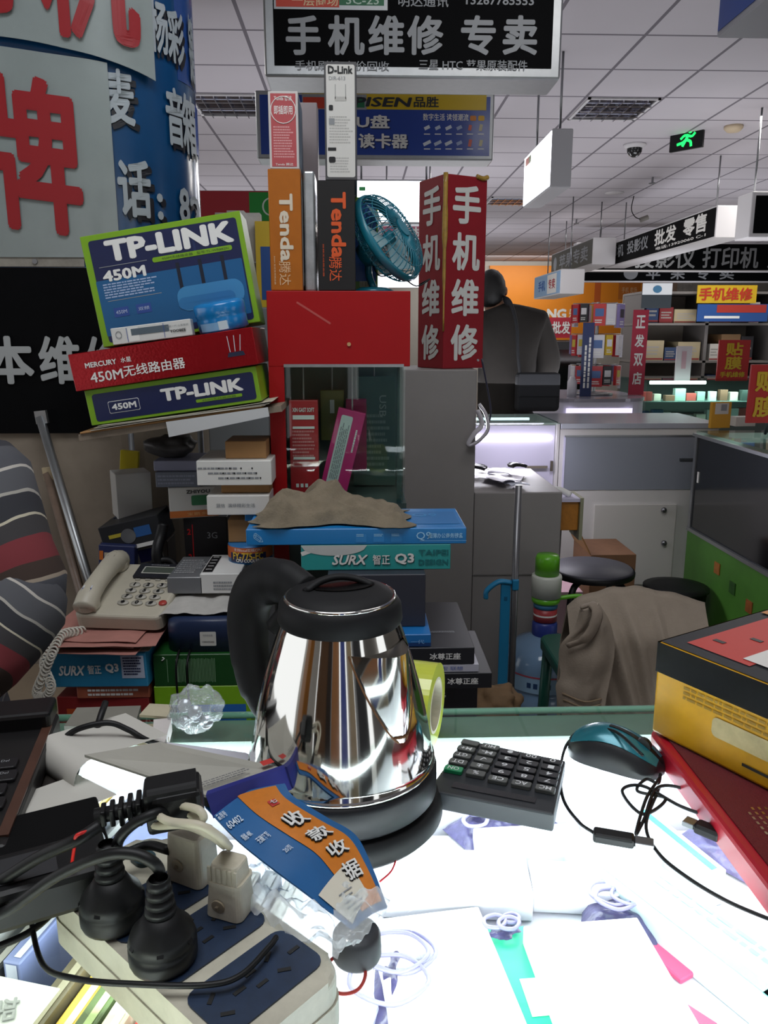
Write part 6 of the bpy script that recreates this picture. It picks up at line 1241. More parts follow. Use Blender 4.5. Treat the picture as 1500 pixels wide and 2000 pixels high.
# dark glass counter with green base at the right
xr = 1.555
t = thing('dark_counter', 'dark glass sided counter on a green base by the right frame edge', 'counter', (xr + .3, 2.95, 0)); ya, yb = -.75, .64
b = MB(); b.box((.6, yb - ya, .46), mat('#49802c', .5, wear=.25, ws=6), (0, (ya + yb) / 2, .2306), bev=.003); b.build('green_base', t)
b = MB(); b.box((.59, yb - ya - .01, .44), mat('#0d1117', .12, coat=.5), (0, (ya + yb) / 2, .682)); b.build('dark_glass', t)
b = MB()
for y in (ya + .012, yb - .012): b.box((.024, .024, .44), ALU, (-.289, y, .682))
b.box((.012, yb - ya, .016), ALU, (-.301, (ya + yb) / 2, .468)); b.box((.62, yb - ya + .01, .014), ALU, (0, (ya + yb) / 2, .909)); b.build('aluminium_frame', t)
b = MB(); b.box((.6, yb - ya - .02, .012), glassy((.85, .96, .92), 1.45, .02, 'counter_top_glass'), (0, (ya + yb) / 2, .9226)); b.box((.3, .9, .004), mat('#dcebdc', .3, emit=.35), (.05, -.1, .9305)); b.build('glass_top', t)  # pale sheet on the glass glows by itself to imitate the greenish light
b = MB(); b.box((.004, .014, .05), WHITE, (-.2965, yb - .06, .72)); b.build('price_tag', t)
for k, (y, z) in enumerate(((.30, .37), (.15, .33), (.0, .30))):
    b = MB(); b.box((.004, .05, .05), mat(('#a86a2a', '#2f5a22', '#9a5a2a')[k], .5, wear=.4), (-.3025, y, z)); b.build('torn_sticker', t)
top = .9336
def onct(name, label, cat, px_, py_, w, d, h, m, yaw=0, deco=None, lean=0, z=top):
    p = atZ(px_, py_, z); carton(name, label, cat, w, d, h, T(max(p.x, xr + .08), p.y, z + h / 2 + .0006) @ RZ(yaw) @ RX(lean), m, deco)
onct('yellow_envelope', 'yellow padded envelope standing on the dark counter corner', 'envelope', 1404, 836, .10, .02, .12, mat('#c9931e', .5), 10, lambda b, F: (b.rect(F('front'), 0, .03, .07, .05, mat('#c9c6c0', .5), .0006), b.rect(F('front'), .01, .035, .03, .03, GREYP, .0012)))
onct('white_roll', 'roll of white paper lying on the dark counter', 'roll', 1450, 832, .10, .05, .045, mat('#c9c4bc', .5), 5)
onct('yellow_pad', 'yellow pad under the white roll on the dark counter', 'pad', 1468, 842, .12, .10, .012, mat('#c9a81e', .5), 15) if False else None
YSg, RSg = mat('#c9a41e', .45), mat('#b3201f', .45)
def sign(name, label, x0, y0, x1, y1, Y, m, texts, d=.012, zb=None, cat='sign'):
    cx, z0, w, h = span(x0, y0, x1, y1, Y); t = thing(name, label, cat, (cx, Y + d / 2, z0)); hh = h
    b = MB(); b.box((w, d, h), m, (0, 0, h / 2)); F = T(0, 0, h / 2) @ FACE('front', w, d, h)
    for tx, fx, fy, fw, fh, mm in texts:
        if tx: b.text(tx, F, fx * w, fy * h, fw * w, fh * h, mm, bold=.03, lift=.003)
        else: b.rect(F, fx * w, fy * h, fw * w, fh * h, mm, .002)
    b.build('board', t)
    if zb is not None:
        b = MB(); b.tube([(0, d, h * .5), (0, d + .02, zb - z0)], .006, STEEL, n=1); b.build('stand', t)
    return t
sign('sign_card', 'red card sign with yellow 贴膜 characters at the right frame edge', 1463, 712, 1560, 826, 3.35, RSg, [('贴', -.15, .22, .5, .36, YSg), ('膜', -.15, -.22, .5, .36, YSg)], zb=top)
# round white counter with the accessory spinner
YR = 5.1; xq0, xq1 = atY(1066, 790, YR).x, atY(1275, 790, YR).x; zr = atY(1170, 776, YR).z
t = thing('round_counter', 'round ended white lit counter under the accessory spinner', 'counter', ((xq0 + xq1) / 2, YR + .45, 0)); w = xq1 - xq0
b = MB(); pl = rpoly(w, .9, .22, 10); b.prism(pl, zr - .03, mat('#d9d6e6', .35), M=T(0, 0, .0006)); b.build('body', t)
b = MB(); b.prism([(x * 1.02, y * 1.02) for x, y in pl], .02, mat('#a9a6b4', .2, .3), M=T(0, 0, zr - .029), bev=.004); b.build('worktop', t)
b = MB(); b.box((w * .62, .004, .20), mat('#e9e2ff', .4, emit=1.1), (0, -.4525, zr - .17)); b.build('led_strip', t)
zr -= .0085
xs = atY(1165, 700, YR + .35).x; t = thing('spinner_rack', 'revolving rack crowded with phone accessories on the round white counter', 'rack', (xs, YR + .38, zr)); HS = atY(1165, 590, YR + .38).z - zr
b = MB(); b.cyl(.012, HS, ALU, seg=12); b.lathe([(0, .0005), (.13, .0005), (.13, .012), (.03, .02), (0, .022)], ALU, 24); b.build('stand', t)
b = MB()
for z in (HS - .01, HS * .66, HS * .33):
    for k in range(6): a = k * PI / 3; b.tube([(0, 0, z), (.17 * math.cos(a), .17 * math.sin(a), z)], .003, ALU, n=1, seg=6)
b.build('arms', t)
rd = random.Random(77); pc = ['#b8232f', '#cfcdd6', '#d6d4da', '#c9a82a', '#1a1b22', '#cfcdd6', '#b8232f', '#8a7fb0', '#cfcdd6', '#c43a3a', '#d6d4da', '#b8232f']; pn = {'#b8232f': 'red', '#cfcdd6': 'white', '#23305f': 'navy', '#c9a82a': 'yellow', '#1a1b22': 'black', '#8a7fb0': 'violet', '#5f7a9a': 'slate blue', '#c43a3a': 'bright red', '#d6d4da': 'pale', '#7a1f2a': 'maroon'}
n = 0
for r, z in enumerate((HS - .012, HS * .66 - .002, HS * .33 - .002)):
    for k in range(6):
        for s in (-1, 1):
            a = k * PI / 3 + s * .30; c = pc[(n * 5 + r) % 12]; w_, h_ = rd.uniform(.05, .085), rd.uniform(.11, .155); x, y = .165 * math.cos(a), .165 * math.sin(a)
            h_ = min(h_, z - .03); n += 1
            def f(b, F, w_=w_, h_=h_, c=c): b.rect(F('front'), 0, h_ * .1, w_ * .7, h_ * .35, mat(rd.choice(['#d9d7da', '#3a3a44', '#c9b43a', '#4a6aa0']), .4), .0006); b.lines(F('front'), 0, -h_ * .3, w_ * .7, h_ * .2, 2, WHITE, n)
            carton('accessory_pack', '%s accessory pack on the spinner, %s tier, %s round from its outer aisle side' % (pn[c], ('top', 'middle', 'bottom')[r], ORD[k * 2 + (s > 0)]), 'pack', w_, .02, h_, T(xs + x, YR + .38 + y, zr + z - h_ / 2 - .004) @ RZ(math.degrees(a) + 90), mat(c, .35), f, group='packs hanging on the spinner rack')
sign('sign_strip', 'tall red strip sign with white characters hung on the spinner, far side', 1238, 600, 1262, 770, YR + .33, mat('#b8455a', .45), [('正品批发', 0, 0, .5, .8, WHITE)], zb=zr) if False else None
cxs, z0s, ws_, hs_ = span(1232, 605, 1262, 772, YR + .30); b = MB(); b.box((ws_, .006, z0s + hs_ - zr - .001), mat('#b02a44', .45), (0, 0, (z0s + hs_ - zr) / 2))
for k, ch in enumerate('正发双店'): b.text(ch, T(0, 0, (z0s + hs_ - zr) / 2) @ FACE('front', ws_, .006, hs_), 0, hs_ * (.36 - .22 * k), ws_ * .6, hs_ * .15, WHITE, bold=.03, lift=.002)
b.build('strip_sign', loc=(cxs, YR + .30, zr + .0006), label='tall red strip sign with white characters standing beside the spinner', category='sign')
cxs, z0s, ws_, hs_ = span(1136, 630, 1158, 760, YR + .16); b = MB(); b.box((ws_, .006, z0s + hs_ - zr - .001), mat('#22305f', .45), (0, 0, (z0s + hs_ - zr) / 2))
b.lines(T(0, 0, (z0s + hs_ - zr) / 2) @ FACE('front', ws_, .006, hs_) @ RZ(90), 0, 0, hs_ * .85, ws_ * .7, 2, WHITE, 6, lift=.002)
b.build('strip_sign', loc=(cxs, YR + .16, zr + .0006), label='narrow navy strip sign with small white print before the spinner', category='sign')
b = MB(); b.lathe([(0, .0005), (.032, .0005), (.032, .10), (.02, .115), (.018, .13), (0, .131)], mat('#d6d4dc', .3), 20); pq = atY(1117, 760, YR + .2); b.build('white_bottle', loc=(pq.x, YR + .2, zr), label='white bottle on the round counter left of the spinner', category='bottle')
# far glass counter, shelves, signs
YB = 5.6; xg0, xg1 = atY(1262, 780, YB).x, atY(1560, 780, YB).x; zg = atY(1340, 742, YB).z
t = thing('glass_counter', 'far teal tinted glass counter full of small goods behind the spinner', 'counter', ((xg0 + xg1) / 2, YB + .3, 0)); w = xg1 - xg0
b = MB(); b.box((w, .6, zg - .30), mat('#4a5450', .5), (0, 0, (zg - .30) / 2 + .0006)); b.box((w, .02, .28), mat('#3a4a46', .5), (0, .28, zg - .15)); b.build('body', t)
b = MB(); b.box((w, .6, .01), glassy((.82, .93, .90), 1.45, .02, 'far_glass'), (0, 0, zg - .005)); b.box((w, .006, .285), glassy((.80, .92, .89), 1.45, .02, 'far_glass2'), (0, -.296, zg - .153)); b.build('glass', t)
b = MB(); b.tube([(-w * .5 + .03, -.27, zg - .02), (-.12, -.27, zg - .02)], .012, mat('#f2fff8', .4, emit=6), n=1); b.build('led_tube', t)
b = MB(); rd = random.Random(5); b.box((w * .96, .25, .006), mat('#6f8a84', .4), (0, -.1, zg - .16)); b.build('shelf', t)
area('stall_led_fill', ((xg0 + xg1) / 2, YB + .06, zg - .03), .8, 4, (.86, 1.0, .94), sy=.05)
for k in range(26):
    x = xg0 + .05 + (k % 13) * (w - .1) / 12.5; zz = zg - .2985 if k < 13 else zg - .1565
    h = rd.uniform(.03, .09); c = rd.choice(['#8fa8a0', '#c9d6d0', '#3a4a46', '#7a5a48', '#a84a44', '#2f4f6a', '#d6d2c2'])
    carton('small_box', 'small goods box in the far teal glass counter, %s level, %s from the spinner' % ('lower' if k < 13 else 'upper', ORD[k % 13]), 'box', rd.uniform(.04, .08), .05, h, T(x, YB + .12 + rd.random() * .05, zz + h / 2), mat(c, .5), None, group='goods in the far teal glass counter')
sign('paper_notice', 'curled white paper notice standing on the far teal glass counter', 1320, 676, 1350, 744, YB + .1, mat('#d6ccd2', .5), [(None, 0, .1, .3, .5, mat('#c9a0ac', .5))], zb=zg)
sign('sign_card', 'red card sign with yellow 贴膜 characters on the far glass counter', 1402, 664, 1463, 744, YB + .15, RSg, [('贴', 0, .28, .55, .32, YSg), ('膜', 0, -.06, .55, .32, YSg), ('手机维修', 0, -.34, .8, .14, YSg)], zb=zg)
# the shelves behind
YS_ = 7.4; xs0, xs1 = atY(1248, 650, YS_).x, atY(1640, 650, YS_).x; zS = (.35, .75, 1.12)
t = thing('wall_shelf', 'grey shelving crammed with cartons behind the far glass counter', 'shelf', ((xs0 + xs1) / 2, YS_ + .25, 0)); w = xs1 - xs0
for x in (-w / 2 + .02, -w / 6, w / 6, w / 2 - .02): b = MB(); b.box((.03, .5, 1.75), mat('#6a6664', .6), (x, 0, .8756)); b.build('upright', t)
for z in zS + (1.46, 1.74): b = MB(); b.box((w, .5, .02), mat('#77726e', .6), (0, 0, z)); b.build('shelf', t)
b = MB(); b.box((w, .02, 1.74), mat('#8a8278', .7), (0, .26, .8756)); b.build('back_panel', t)
rd = random.Random(31); cn = [('#2a2a2e', 'black'), ('#8a6a48', 'brown'), ('#c9c4bc', 'white'), ('#7a1f24', 'dark red'), ('#4a4c50', 'grey'), ('#233a5f', 'blue'), ('#a89a7a', 'tan')]
for r, z in enumerate(zS + (1.46,)):
    x = xs0 + .06; kk = -1
    while x < xs1 - .25:
        w_ = rd.uniform(.10, .30); h = rd.uniform(.10, .24); c, nmc = rd.choice(cn)
        if any(abs(x + w_ / 2 - (t.location.x + q)) < w_ / 2 + .02 for q in (-w / 6, w / 6)): x += .04; continue
        kk += 1; carton('stock_carton', '%s stock carton on the grey shelving, %s row, %s along from the spinner end' % (nmc, ('lowest', 'second', 'third', 'top')[r], ORD[min(19, kk)]), 'carton', w_ - .01, .3, h, T(x + w_ / 2, YS_ + .18, z + .0106 + h / 2), mat(c, .5), lambda b, F, w_=w_, h=h: (b.lines(F('front'), 0, 0, w_ * .7, h * .5, 3, mat('#9a9690', .5), int(w_ * 999)), b.rect(F('front'), 0, -h * .42, w_ * .9, h * .08, mat('#8a2a2a', .5), .0007)), group='stock cartons on the grey shelving'); x += w_
sign('sign_board', 'yellow board with red 手机维修 characters above the far shelving', 1362, 557, 1478, 592, YS_ - .06, YSg, [('手机维修', -.02, 0, .9, .72, mat('#b3301f', .45))], zb=None).location.z += 0
sign('sign_board', 'blue and red shop board under the yellow 手机维修 board', 1362, 594, 1500, 628, YS_ - .07, mat('#28508f', .45), [(None, .12, .24, .7, .45, mat('#a8342a', .45)), (None, -.15, -.25, .5, .14, WHITE)])
sign('sign_board', 'white and dark board above the shelving left end', 1254, 553, 1312, 602, YS_ - .06, mat('#2a3238', .45), [(None, 0, .27, 1, .46, mat('#c9cdd0', .45)), ('●', 0, .26, .3, .3, mat('#3a6a8a', .45))])
b = MB(); cx, z0, w, h = span(1322, 552, 1352, 640, 16.5); b.box((w, .3, CEIL - .002), mat('#8d8880', .7, wear=.4, ws=12), (cx, 16.7, CEIL / 2)); struct('trim_post', b)
# orange board and what is under it
cx, z0, w, h = span(955, 519, 1256, 664, 18.9); t = thing('shop_board', 'big orange shop board on the far wall behind the man', 'sign board', (cx, 18.945, 0))
b = MB(); b.box((w, .1, h), mat('#e08614', .5, wear=.06, ws=1.5), (0, 0, z0 + h / 2)); F = frame((0, -.05, z0 + h / 2), (1, 0, 0), (0, 0, 1))
MF = T(cx, 18.945, 0) @ F; b.text('NG', F, *pr(MF, 1068, 603, 1106, 624), WHITE, bold=.05, lift=.004); b.text('乐光', F, *pr(MF, 1110, 602, 1146, 624), mat('#e2d2b8', .5), bold=.02, lift=.004); x, y, ww, hh = pr(MF, 1160, 519, 1172, 664); b.rect(F, x, y, ww, hh, mat('#b8561a', .5), .003); x, y, ww, hh = pr(MF, 1208, 548, 1250, 585); b.rect(F, x, y, ww, hh, mat('#b86a20', .5), .004); b.text('手机 卖场', F, x, y, ww * .7, hh * .3, mat('#d9b48a', .5), lift=.006); b.build('board', t)
sign('sign_board', 'red board reading 盒批发 in white behind the man', 1040, 620, 1116, 660, 9.0, mat('#b5263a', .45), [('盒批发', .12, 0, .7, .62, WHITE)], zb=.0)
t = thing('dark_kiosk', 'dark tall kiosk cabinet between the man and the spinner', 'kiosk', (atY(1098, 700, 8.0).x, 8.2, 0)); b = MB(); b.box((.55, .4, 1.30), mat('#121216', .3), (0, 0, .6506), bev=.006); b.build('body', t); b = MB(); b.box((.5, .004, .4), mat('#08090c', .1, coat=.5), (0, -.2025, 1.02)); b.build('screen', t)
# ---------------------------------------------------------------- pole, water bottle, stool, chair with jacket
bx = atY(990, 1400, 2.3); t = thing('metal_pole', 'slim grey metal pole with foot standing before the grey counter', 'pole', (bx.x + .01, 2.3, 0)); zp = atY(993, 948, 2.3).z
b = MB(); b.tube([(0, 0, .012), (0, 0, zp)], .0105, mat('#77777a', .35, .7), n=1, seg=14); b.build('pole', t); b = MB(); b.lathe([(0, .0004), (.05, .0004), (.05, .008), (.02, .014), (0, .015)], BLKPL, 28); b.build('foot', t)
BLF = mat('#1b7ba8', .45); hz = atY(960, 1150, 2.3).z; b = MB()
b.tube([(-.012, 0, hz + .02), (-.05, 0, hz + .022), (-.085, 0, hz - .005), (-.088, 0, hz - .03)], .013, BLF, flat=.6); b.box((.03, .012, .40), BLF, (-.028, 0, hz - .18), bev=.003); b.box((.02, .03, .035), BLF, (0, 0, hz + .015), bev=.004); b.box((.010, .014, .012), mat('#0f5a80', .5), (-.028, 0, hz - .03)); b.build('blue_bracket', t)
p = atZ(1058, 1420, 0.0); YW = 2.56; xw = atY(1060, 1300, YW).x; t = thing('water_bottle', 'blue tinted water cooler bottle with green and white hand pump on the floor', 'water bottle', (xw, YW, 0))
BW = mat('#7fa0c4', .12, coat=.5); BOT = bpy.data.materials.new('water_plastic'); BOT.use_nodes = True; nt = BOT.node_tree; q = nt.nodes['Principled BSDF']; q.inputs['Base Color'].default_value = (.22, .36, .55, 1); q.inputs['Roughness'].default_value = .12; q.inputs['Alpha'].default_value = .72; q.inputs['Coat Weight'].default_value = .3
b = MB(); b.lathe([(0, .001), (.125, .001), (.135, .012), (.135, .07), (.129, .078), (.129, .088), (.135, .096), (.135, .16), (.129, .168), (.129, .178), (.135, .186), (.135, .255), (.125, .295), (.095, .325), (.05, .345), (.035, .352), (.034, .385), (0, .386)], BOT, 40); b.build('bottle', t)
b = MB(); fnb = (lambda p: Vector(((.1362 + p.z) * math.cos(p.x / .136 - PI / 2 - .1), (.1362 + p.z) * math.sin(p.x / .136 - PI / 2 - .1), .215 + p.y)))
b.grid(lambda u, v: fnb(Vector((-.12 + .24 * u, -.03 + .06 * v, 0))), 20, 2, mat('#8fb0cc', .4)); [b.grid(lambda u, v, q=q: fnb(Vector((-.07 + q * .022 + .014 * u, -.012 + .018 * v, .001))), 2, 1, mat('#23406a', .5)) for q in range(4)]; b.grid(lambda u, v: fnb(Vector((-.12 + .24 * u, .024 + .006 * v, .001))), 20, 1, mat('#a84a5a', .4)); b.build('label_band', t)
b = MB(); b.lathe([(.040, .345), (.043, .352), (.043, .39), (.036, .40), (0, .40)], mat('#2b3a86', .4), 24); b.build('cap_seal', t)
b = MB(); b.lathe([(0, .401), (.040, .401), (.040, .445), (0, .446)], mat('#a83a3e', .4), 24); b.lathe([(.0402, .420), (.0404, .422), (.0404, .424), (.0402, .426)], WHITE, 24); b.build('red_collar', t)
b = MB(); b.lathe([(0, .447), (.041, .447), (.041, .463), (0, .464)], mat('#3a78a0', .4), 24); b.build('blue_ring', t)
GRN = mat('#5fae22', .35, coat=.2)
b = MB(); b.lathe([(0, .465), (.045, .465), (.048, .47), (.048, .485), (0, .486)], GRN, 24); b.tube([(.04, 0, .477), (.10, -.005, .486), (.125, -.008, .482), (.135, -.01, .462)], .008, GRN); b.build('pump_spout', t)
b = MB(); b.lathe([(0, .487), (.050, .487), (.051, .555), (.049, .562), (0, .563)], mat('#cfd2c8', .4), 28); b.build('pump_body', t)
b = MB(); b.lathe([(0, .564), (.0405, .564), (.0405, .620), (.036, .632), (0, .634)], GRN, 28); b.build('pump_button', t)
# stool
ps = atZ(1156, 1107, .47); t = thing('stool', 'round dark seated stool with black tube legs beside the grey counter', 'stool', (ps.x, ps.y, 0))
b = MB(); b.lathe([(0, .440), (.150, .440), (.160, .448), (.160, .462), (.152, .470), (0, .472)], mat('#33333c', .5), 40); b.build('seat', t); b = MB(); b.lathe([(.161, .442), (.164, .448), (.164, .460), (.161, .464)], BLKPL, 40); b.build('rim', t)
for k in range(4):
    a = PI / 4 + k * PI / 2; c, s = math.cos(a), math.sin(a); b = MB(); b.tube([(.02 * c, .02 * s, .430), (.10 * c, .10 * s, .428), (.148 * c, .148 * s, .39), (.165 * c, .165 * s, .25), (.185 * c, .185 * s, .0145)], .0125, BLKPL, seg=10); b.build('leg', t)
b = MB(); b.box((.20, .2, .28), mat('#c7a2ac', .6), bev=.004); pq = atZ(1120, 1190, 0); b.build('pink_carton', loc=(ps.x - .05, ps.y + .36, .1412), label='pinkish carton on the floor behind the stool', category='carton')
b = MB(); b.box((.20, .28, .42), mat('#7a563a', .7, wear=.15), (0, 0, .21), bev=.002); b.box((.006, .26, .13), CARD, M=T(-.10, 0, .42) @ RY(-28) @ T(0, 0, .066)); b.build('brown_carton', M=T(ps.x + .20, 3.44, .0008), label='open brown carton standing behind the stool by the white cabinet', category='carton')
# green chair with a jacket over its back
YC = 1.92; xc0, xc1 = atY(1098, 1250, YC).x, atY(1392, 1250, YC).x; xm = (xc0 + xc1) / 2; wch = xc1 - xc0; zc_ = atY(1240, 1170, YC).z
GCH = mat('#0f4a3e', .4); t = thing('chair', 'dark green plastic chair draped with a beige jacket', 'chair', T(xm, YC + .25, 0) @ RZ(180))
for sx in (-1, 1):
    b = MB(); b.tube([(sx * (wch / 2 - .03), .25, .0145), (sx * (wch / 2 - .03), .22, .40), (sx * (wch / 2 - .015), .262, zc_ - .16), (sx * (wch / 2 - .06), .268, zc_ - .095), (sx * .05, .27, zc_ - .085)], .018, GCH, seg=10); b.build('back_post', t)
    b = MB(); b.tube([(sx * (wch / 2 - .06), -.18, .0145), (sx * (wch / 2 - .07), -.16, .40)], .017, GCH, seg=10); b.build('leg', t)
b = MB(); b.prism(rpoly(wch - .08, .42, .05, 4), .03, GCH, M=T(0, .02, .40), bev=.008); b.build('seat', t)
b = MB(); b.grid(lambda u, v: ((u - .5) * (wch - .16), .255 + .012 * math.sin(PI * u), .47 + v * (zc_ - .53)), 10, 6, GCH, th=.008); b.build('backrest', t)
JK = mat('#9a8d7e', .85, wear=.15, ws=12, bump=.25, bs=220)
jx0, jx1 = atY(1122, 1200, YC - .06).x, atY(1400, 1200, YC - .06).x
def jk(u, v):
    s = v * 2 - 1; x = jx0 + (jx1 - jx0) * u; a = abs(s)
    hump = zc_ + .030 - .050 * max(0, (.35 - u) / .35) ** 2 - .045 * max(0, (u - .45) / .55) ** 1.6
    f = .030 * max(0, 1 - abs((u - .18 - .42 * a) / .07)) + .024 * max(0, 1 - abs((u - .36 - .34 * a) / .06)) + .018 * max(0, 1 - abs((u - .60 - .16 * a) / .05)) + .016 * max(0, 1 - abs((u - .05 - .40 * a) / .05))
    y = YC + .012 + (.050 if s > 0 else -.070) * min(1, a * 4) - (f * min(1, a * 4) if s < 0 else 0) + .016 * noise.noise(Vector((u * 4, s * 2.2, 4))) * min(1, a * 3)
    return (x + .012 * noise.noise(Vector((u * 3, s * 3, 7))) * a, y, hump - a * .46 + .008 * noise.noise(Vector((u * 7, s * 4, 0))))
t = thing('jacket', 'beige jacket hung over the green chair back, front panel dangling', 'jacket', (0, 0, 0))
b = MB(); b.grid(jk, 110, 60, JK, th=.004); b.build('body', t)
Lj = smooth([atY(x, y, YC - .10) for x, y in ((1132, 1190), (1120, 1225), (1092, 1262), (1094, 1318), (1086, 1345), (1100, 1405))], 8); Rj = smooth([atY(x, y, YC - .115) for x, y in ((1168, 1176), (1192, 1215), (1202, 1262), (1196, 1310), (1184, 1360), (1176, 1405))], 8)
def jp(u, v):
    p = at_(Lj, v).lerp(at_(Rj, v), u); return p + Vector((0, -.022 * math.sin(PI * u) - .006 * math.sin(9 * u + 5 * v) + .008 * noise.noise(Vector((u * 4, v * 5, 1))), 0))
b = MB(); b.grid(lambda u, v: jp(u, 1 - v), 26, 50, JK, th=.004); b.build('front_panel', t)
b = MB(); b.tube([atY(1136, 1186, YC - .105), atY(1158, 1182, YC - .12), atY(1166, 1205, YC - .135), atY(1146, 1245, YC - .14), atY(1108, 1262, YC - .125)], [.012, .016, .018, .016, .010], mat('#8d8072', .85, bump=.3, bs=120), seg=10, flat=.45); b.build('collar', t)
for k in range(3):
    b = MB(); a_ = jp(.1, .82 + .045 * k); c_ = jp(.9, .82 + .045 * k); b.tube([a_ + Vector((0, -.003, 0)), jp(.5, .83 + .045 * k) + Vector((0, -.004, 0)), c_ + Vector((0, -.003, 0))], .0022, mat('#8a775f', .8), seg=6); b.build('hem_seam', t)
# floor odds and ends
pq = atZ(965, 1400, 0); b = MB(); bm = bmesh.new(); bmesh.ops.create_icosphere(bm, subdivisions=4, radius=1)
for v in bm.verts: n_ = noise.noise(v.co * 2) * .35 + noise.noise(v.co * 5) * .15; q = v.co * (1 + n_); v.co = Vector((q.x * .075, q.y * .07, max(.001, .05 + q.z * .055)))
b.bmadd(bm, mat('#7d6244', .8, wear=.3, ws=20), True); b.build('paper_bag', loc=(atY(962, 1360, 1.90).x, 1.90, .3606), label='crumpled brown paper bag lying on the tan carton at the foot of the pole', category='bag')
cxq = atY(958, 1390, 1.90).x; carton('tan_carton', 'tan carton under the brown paper bag by the foot of the pole', 'carton', .16, .20, .36, T(cxq, 1.90, .1806), CARD)
b = MB(); b.lathe([(0, .0005), (.11, .0005), (.13, .26), (.14, .265), (.14, .275), (.10, .28), (0, .281)], BLKPL, 28); pq = atY(1345, 1165, 3.1); b.build('waste_bin', loc=(1.40, 3.30, 0), label='black lidded bin on the floor beside the green counter base', category='bin')
b = MB(); bm = bmesh.new(); bmesh.ops.create_icosphere(bm, subdivisions=3, radius=1)
for v in bm.verts: q = v.co * (1 + noise.noise(v.co * 2) * .3); v.co = Vector((q.x * .08, q.y * .07, max(.001, .07 + q.z * .07)))
b.bmadd(bm, mat('#4a55a0', .5), True); b.build('blue_bag', loc=(1.30, 3.58, 0), label='small blue bag on the floor before the white cabinet', category='bag')
# ---------------------------------------------------------------- people
def skin(name, V, E, R, m, parent, sub=2, root=0):
    me = bpy.data.meshes.new(name); me.from_pydata([tuple(v) for v in V], E, []); me.update(); o = bpy.data.objects.new(name, me); COL.objects.link(o); o.parent = parent
    k = o.modifiers.new('skin', 'SKIN'); k.use_smooth_shade = True
    for i, r in enumerate(R): sv = me.skin_vertices[0].data[i]; sv.radius = (r, r) if not isinstance(r, tuple) else r; sv.use_root = i == root
    q = o.modifiers.new('round', 'SUBSURF'); q.levels = sub; q.render_levels = sub
    me.materials.append(m); return o
SKN = mat('#9a6f55', .55); HAIR = mat('#0b0a0b', .6, bump=.4, bs=200); JKT = mat('#2b2724', .9, wear=.2, ws=8, bump=.3, bs=40); TRS = mat('#1b2238', .8)
YM = 4.80; xmn = atY(992, 640, YM).x; xh = atY(960, 560, YM).x - xmn
t = thing('person', 'person in a dark brown jacket seen from behind at the lit counter', 'person', (xmn, YM, 0))
BV = [(0, 0, .94), (0, .0, 1.15), (-.01, .0, 1.36), (xh * .6, .02, 1.50), (xh, .035, 1.60), (xh, .03, 1.665), (-.10, 0, .88), (-.11, .02, .48), (-.11, -.02, .08), (-.115, .10, .04), (.10, 0, .88), (.11, .02, .48), (.11, -.02, .08), (.115, .10, .04), (-.20, 0, 1.43), (-.27, .02, 1.16), (-.22, .14, .98), (-.20, .20, .94), (.20, 0, 1.43), (.25, .02, 1.16), (.21, .16, 1.00), (.19, .22, .96)]
BE = [(0, 1), (1, 2), (2, 3), (3, 4), (4, 5), (0, 6), (6, 7), (7, 8), (8, 9), (0, 10), (10, 11), (11, 12), (12, 13), (2, 14), (14, 15), (15, 16), (16, 17), (2, 18), (18, 19), (19, 20), (20, 21)]
BR = [.14, .13, .14, .055, .085, .085, .085, .058, .042, .03, .085, .058, .042, .03, .058, .042, .034, .03, .058, .042, .034, .03]
skin('body', BV, BE, BR, SKN, t)
JV = [(0, -.005, .70), (0, 0, 1.02), (.0, 0, 1.22), (0, 0, 1.40), (xh * .75, .01, 1.50), (-.19, 0, 1.415), (-.275, .0, 1.18), (-.23, .12, 1.0), (.175, -.0, 1.425), (.262, -.0, 1.19), (.228, .13, 1.02)]
skin('jacket', JV, [(0, 1), (1, 2), (2, 3), (3, 4), (3, 5), (5, 6), (6, 7), (3, 8), (8, 9), (9, 10)], [(.19, .15), (.185, .15), (.19, .15), (.165, .12), .075, .095, .075, .062, .098, .078, .064], JKT, t)
skin('trousers', [(0, 0, .93), (-.095, 0, .84), (-.11, .015, .48), (-.11, -.02, .10), (.095, 0, .84), (.11, .015, .48), (.11, -.02, .10)], [(0, 1), (1, 2), (2, 3), (0, 4), (4, 5), (5, 6)], [.125, .11, .08, .068, .11, .08, .068], TRS, t)
for s in (-1, 1): b = MB(); b.prism(rpoly(.095, .27, .045, 5), .07, BLKPL, M=T(s * .112, .05, .0006), bev=.03, seg=3, sm=True); b.build('shoe', t)
bm = bmesh.new(); bmesh.ops.create_icosphere(bm, subdivisions=4, radius=1)
for v in bm.verts: q = v.co * (1 + .03 * noise.noise(v.co * 6)); v.co = Vector((xh + q.x * .084, .010 + q.y * .108, 1.622 + q.z * .112))
b = MB(); b.bmadd(bm, HAIR, True); b.build('hair', t)
for s in (-1, 1): b = MB(); b.lathe([(0, -.01), (.022, -.008), (.028, 0), (.020, .008), (0, .01)], SKN, 14, M=T(xh + s * .090, .035, 1.61) @ RY(90)); b.build('ear', t)
p = Vector((.115, -.20, .0)); t = thing('shoulder_bag', 'black shoulder bag hanging at the hip of the person in the jacket', 'bag', (xmn + .135, YM - .245, .93)); BAG = mat('#1a1c22', .7, wear=.2)
b = MB(); b.box((.25, .09, .22), BAG, (0, 0, .11), bev=.025, seg=3); b.build('body', t); b = MB(); b.box((.23, .012, .13), BAG, (0, -.049, .15), bev=.005); b.build('flap', t)
b = MB(); b.tube([(-.10, .0, .20), (-.115, .02, .32), (-.125, .035, .48), (-.15, .10, .60), (-.17, .20, .63)], .024, BAG, flat=.35); b.build('strap', t)
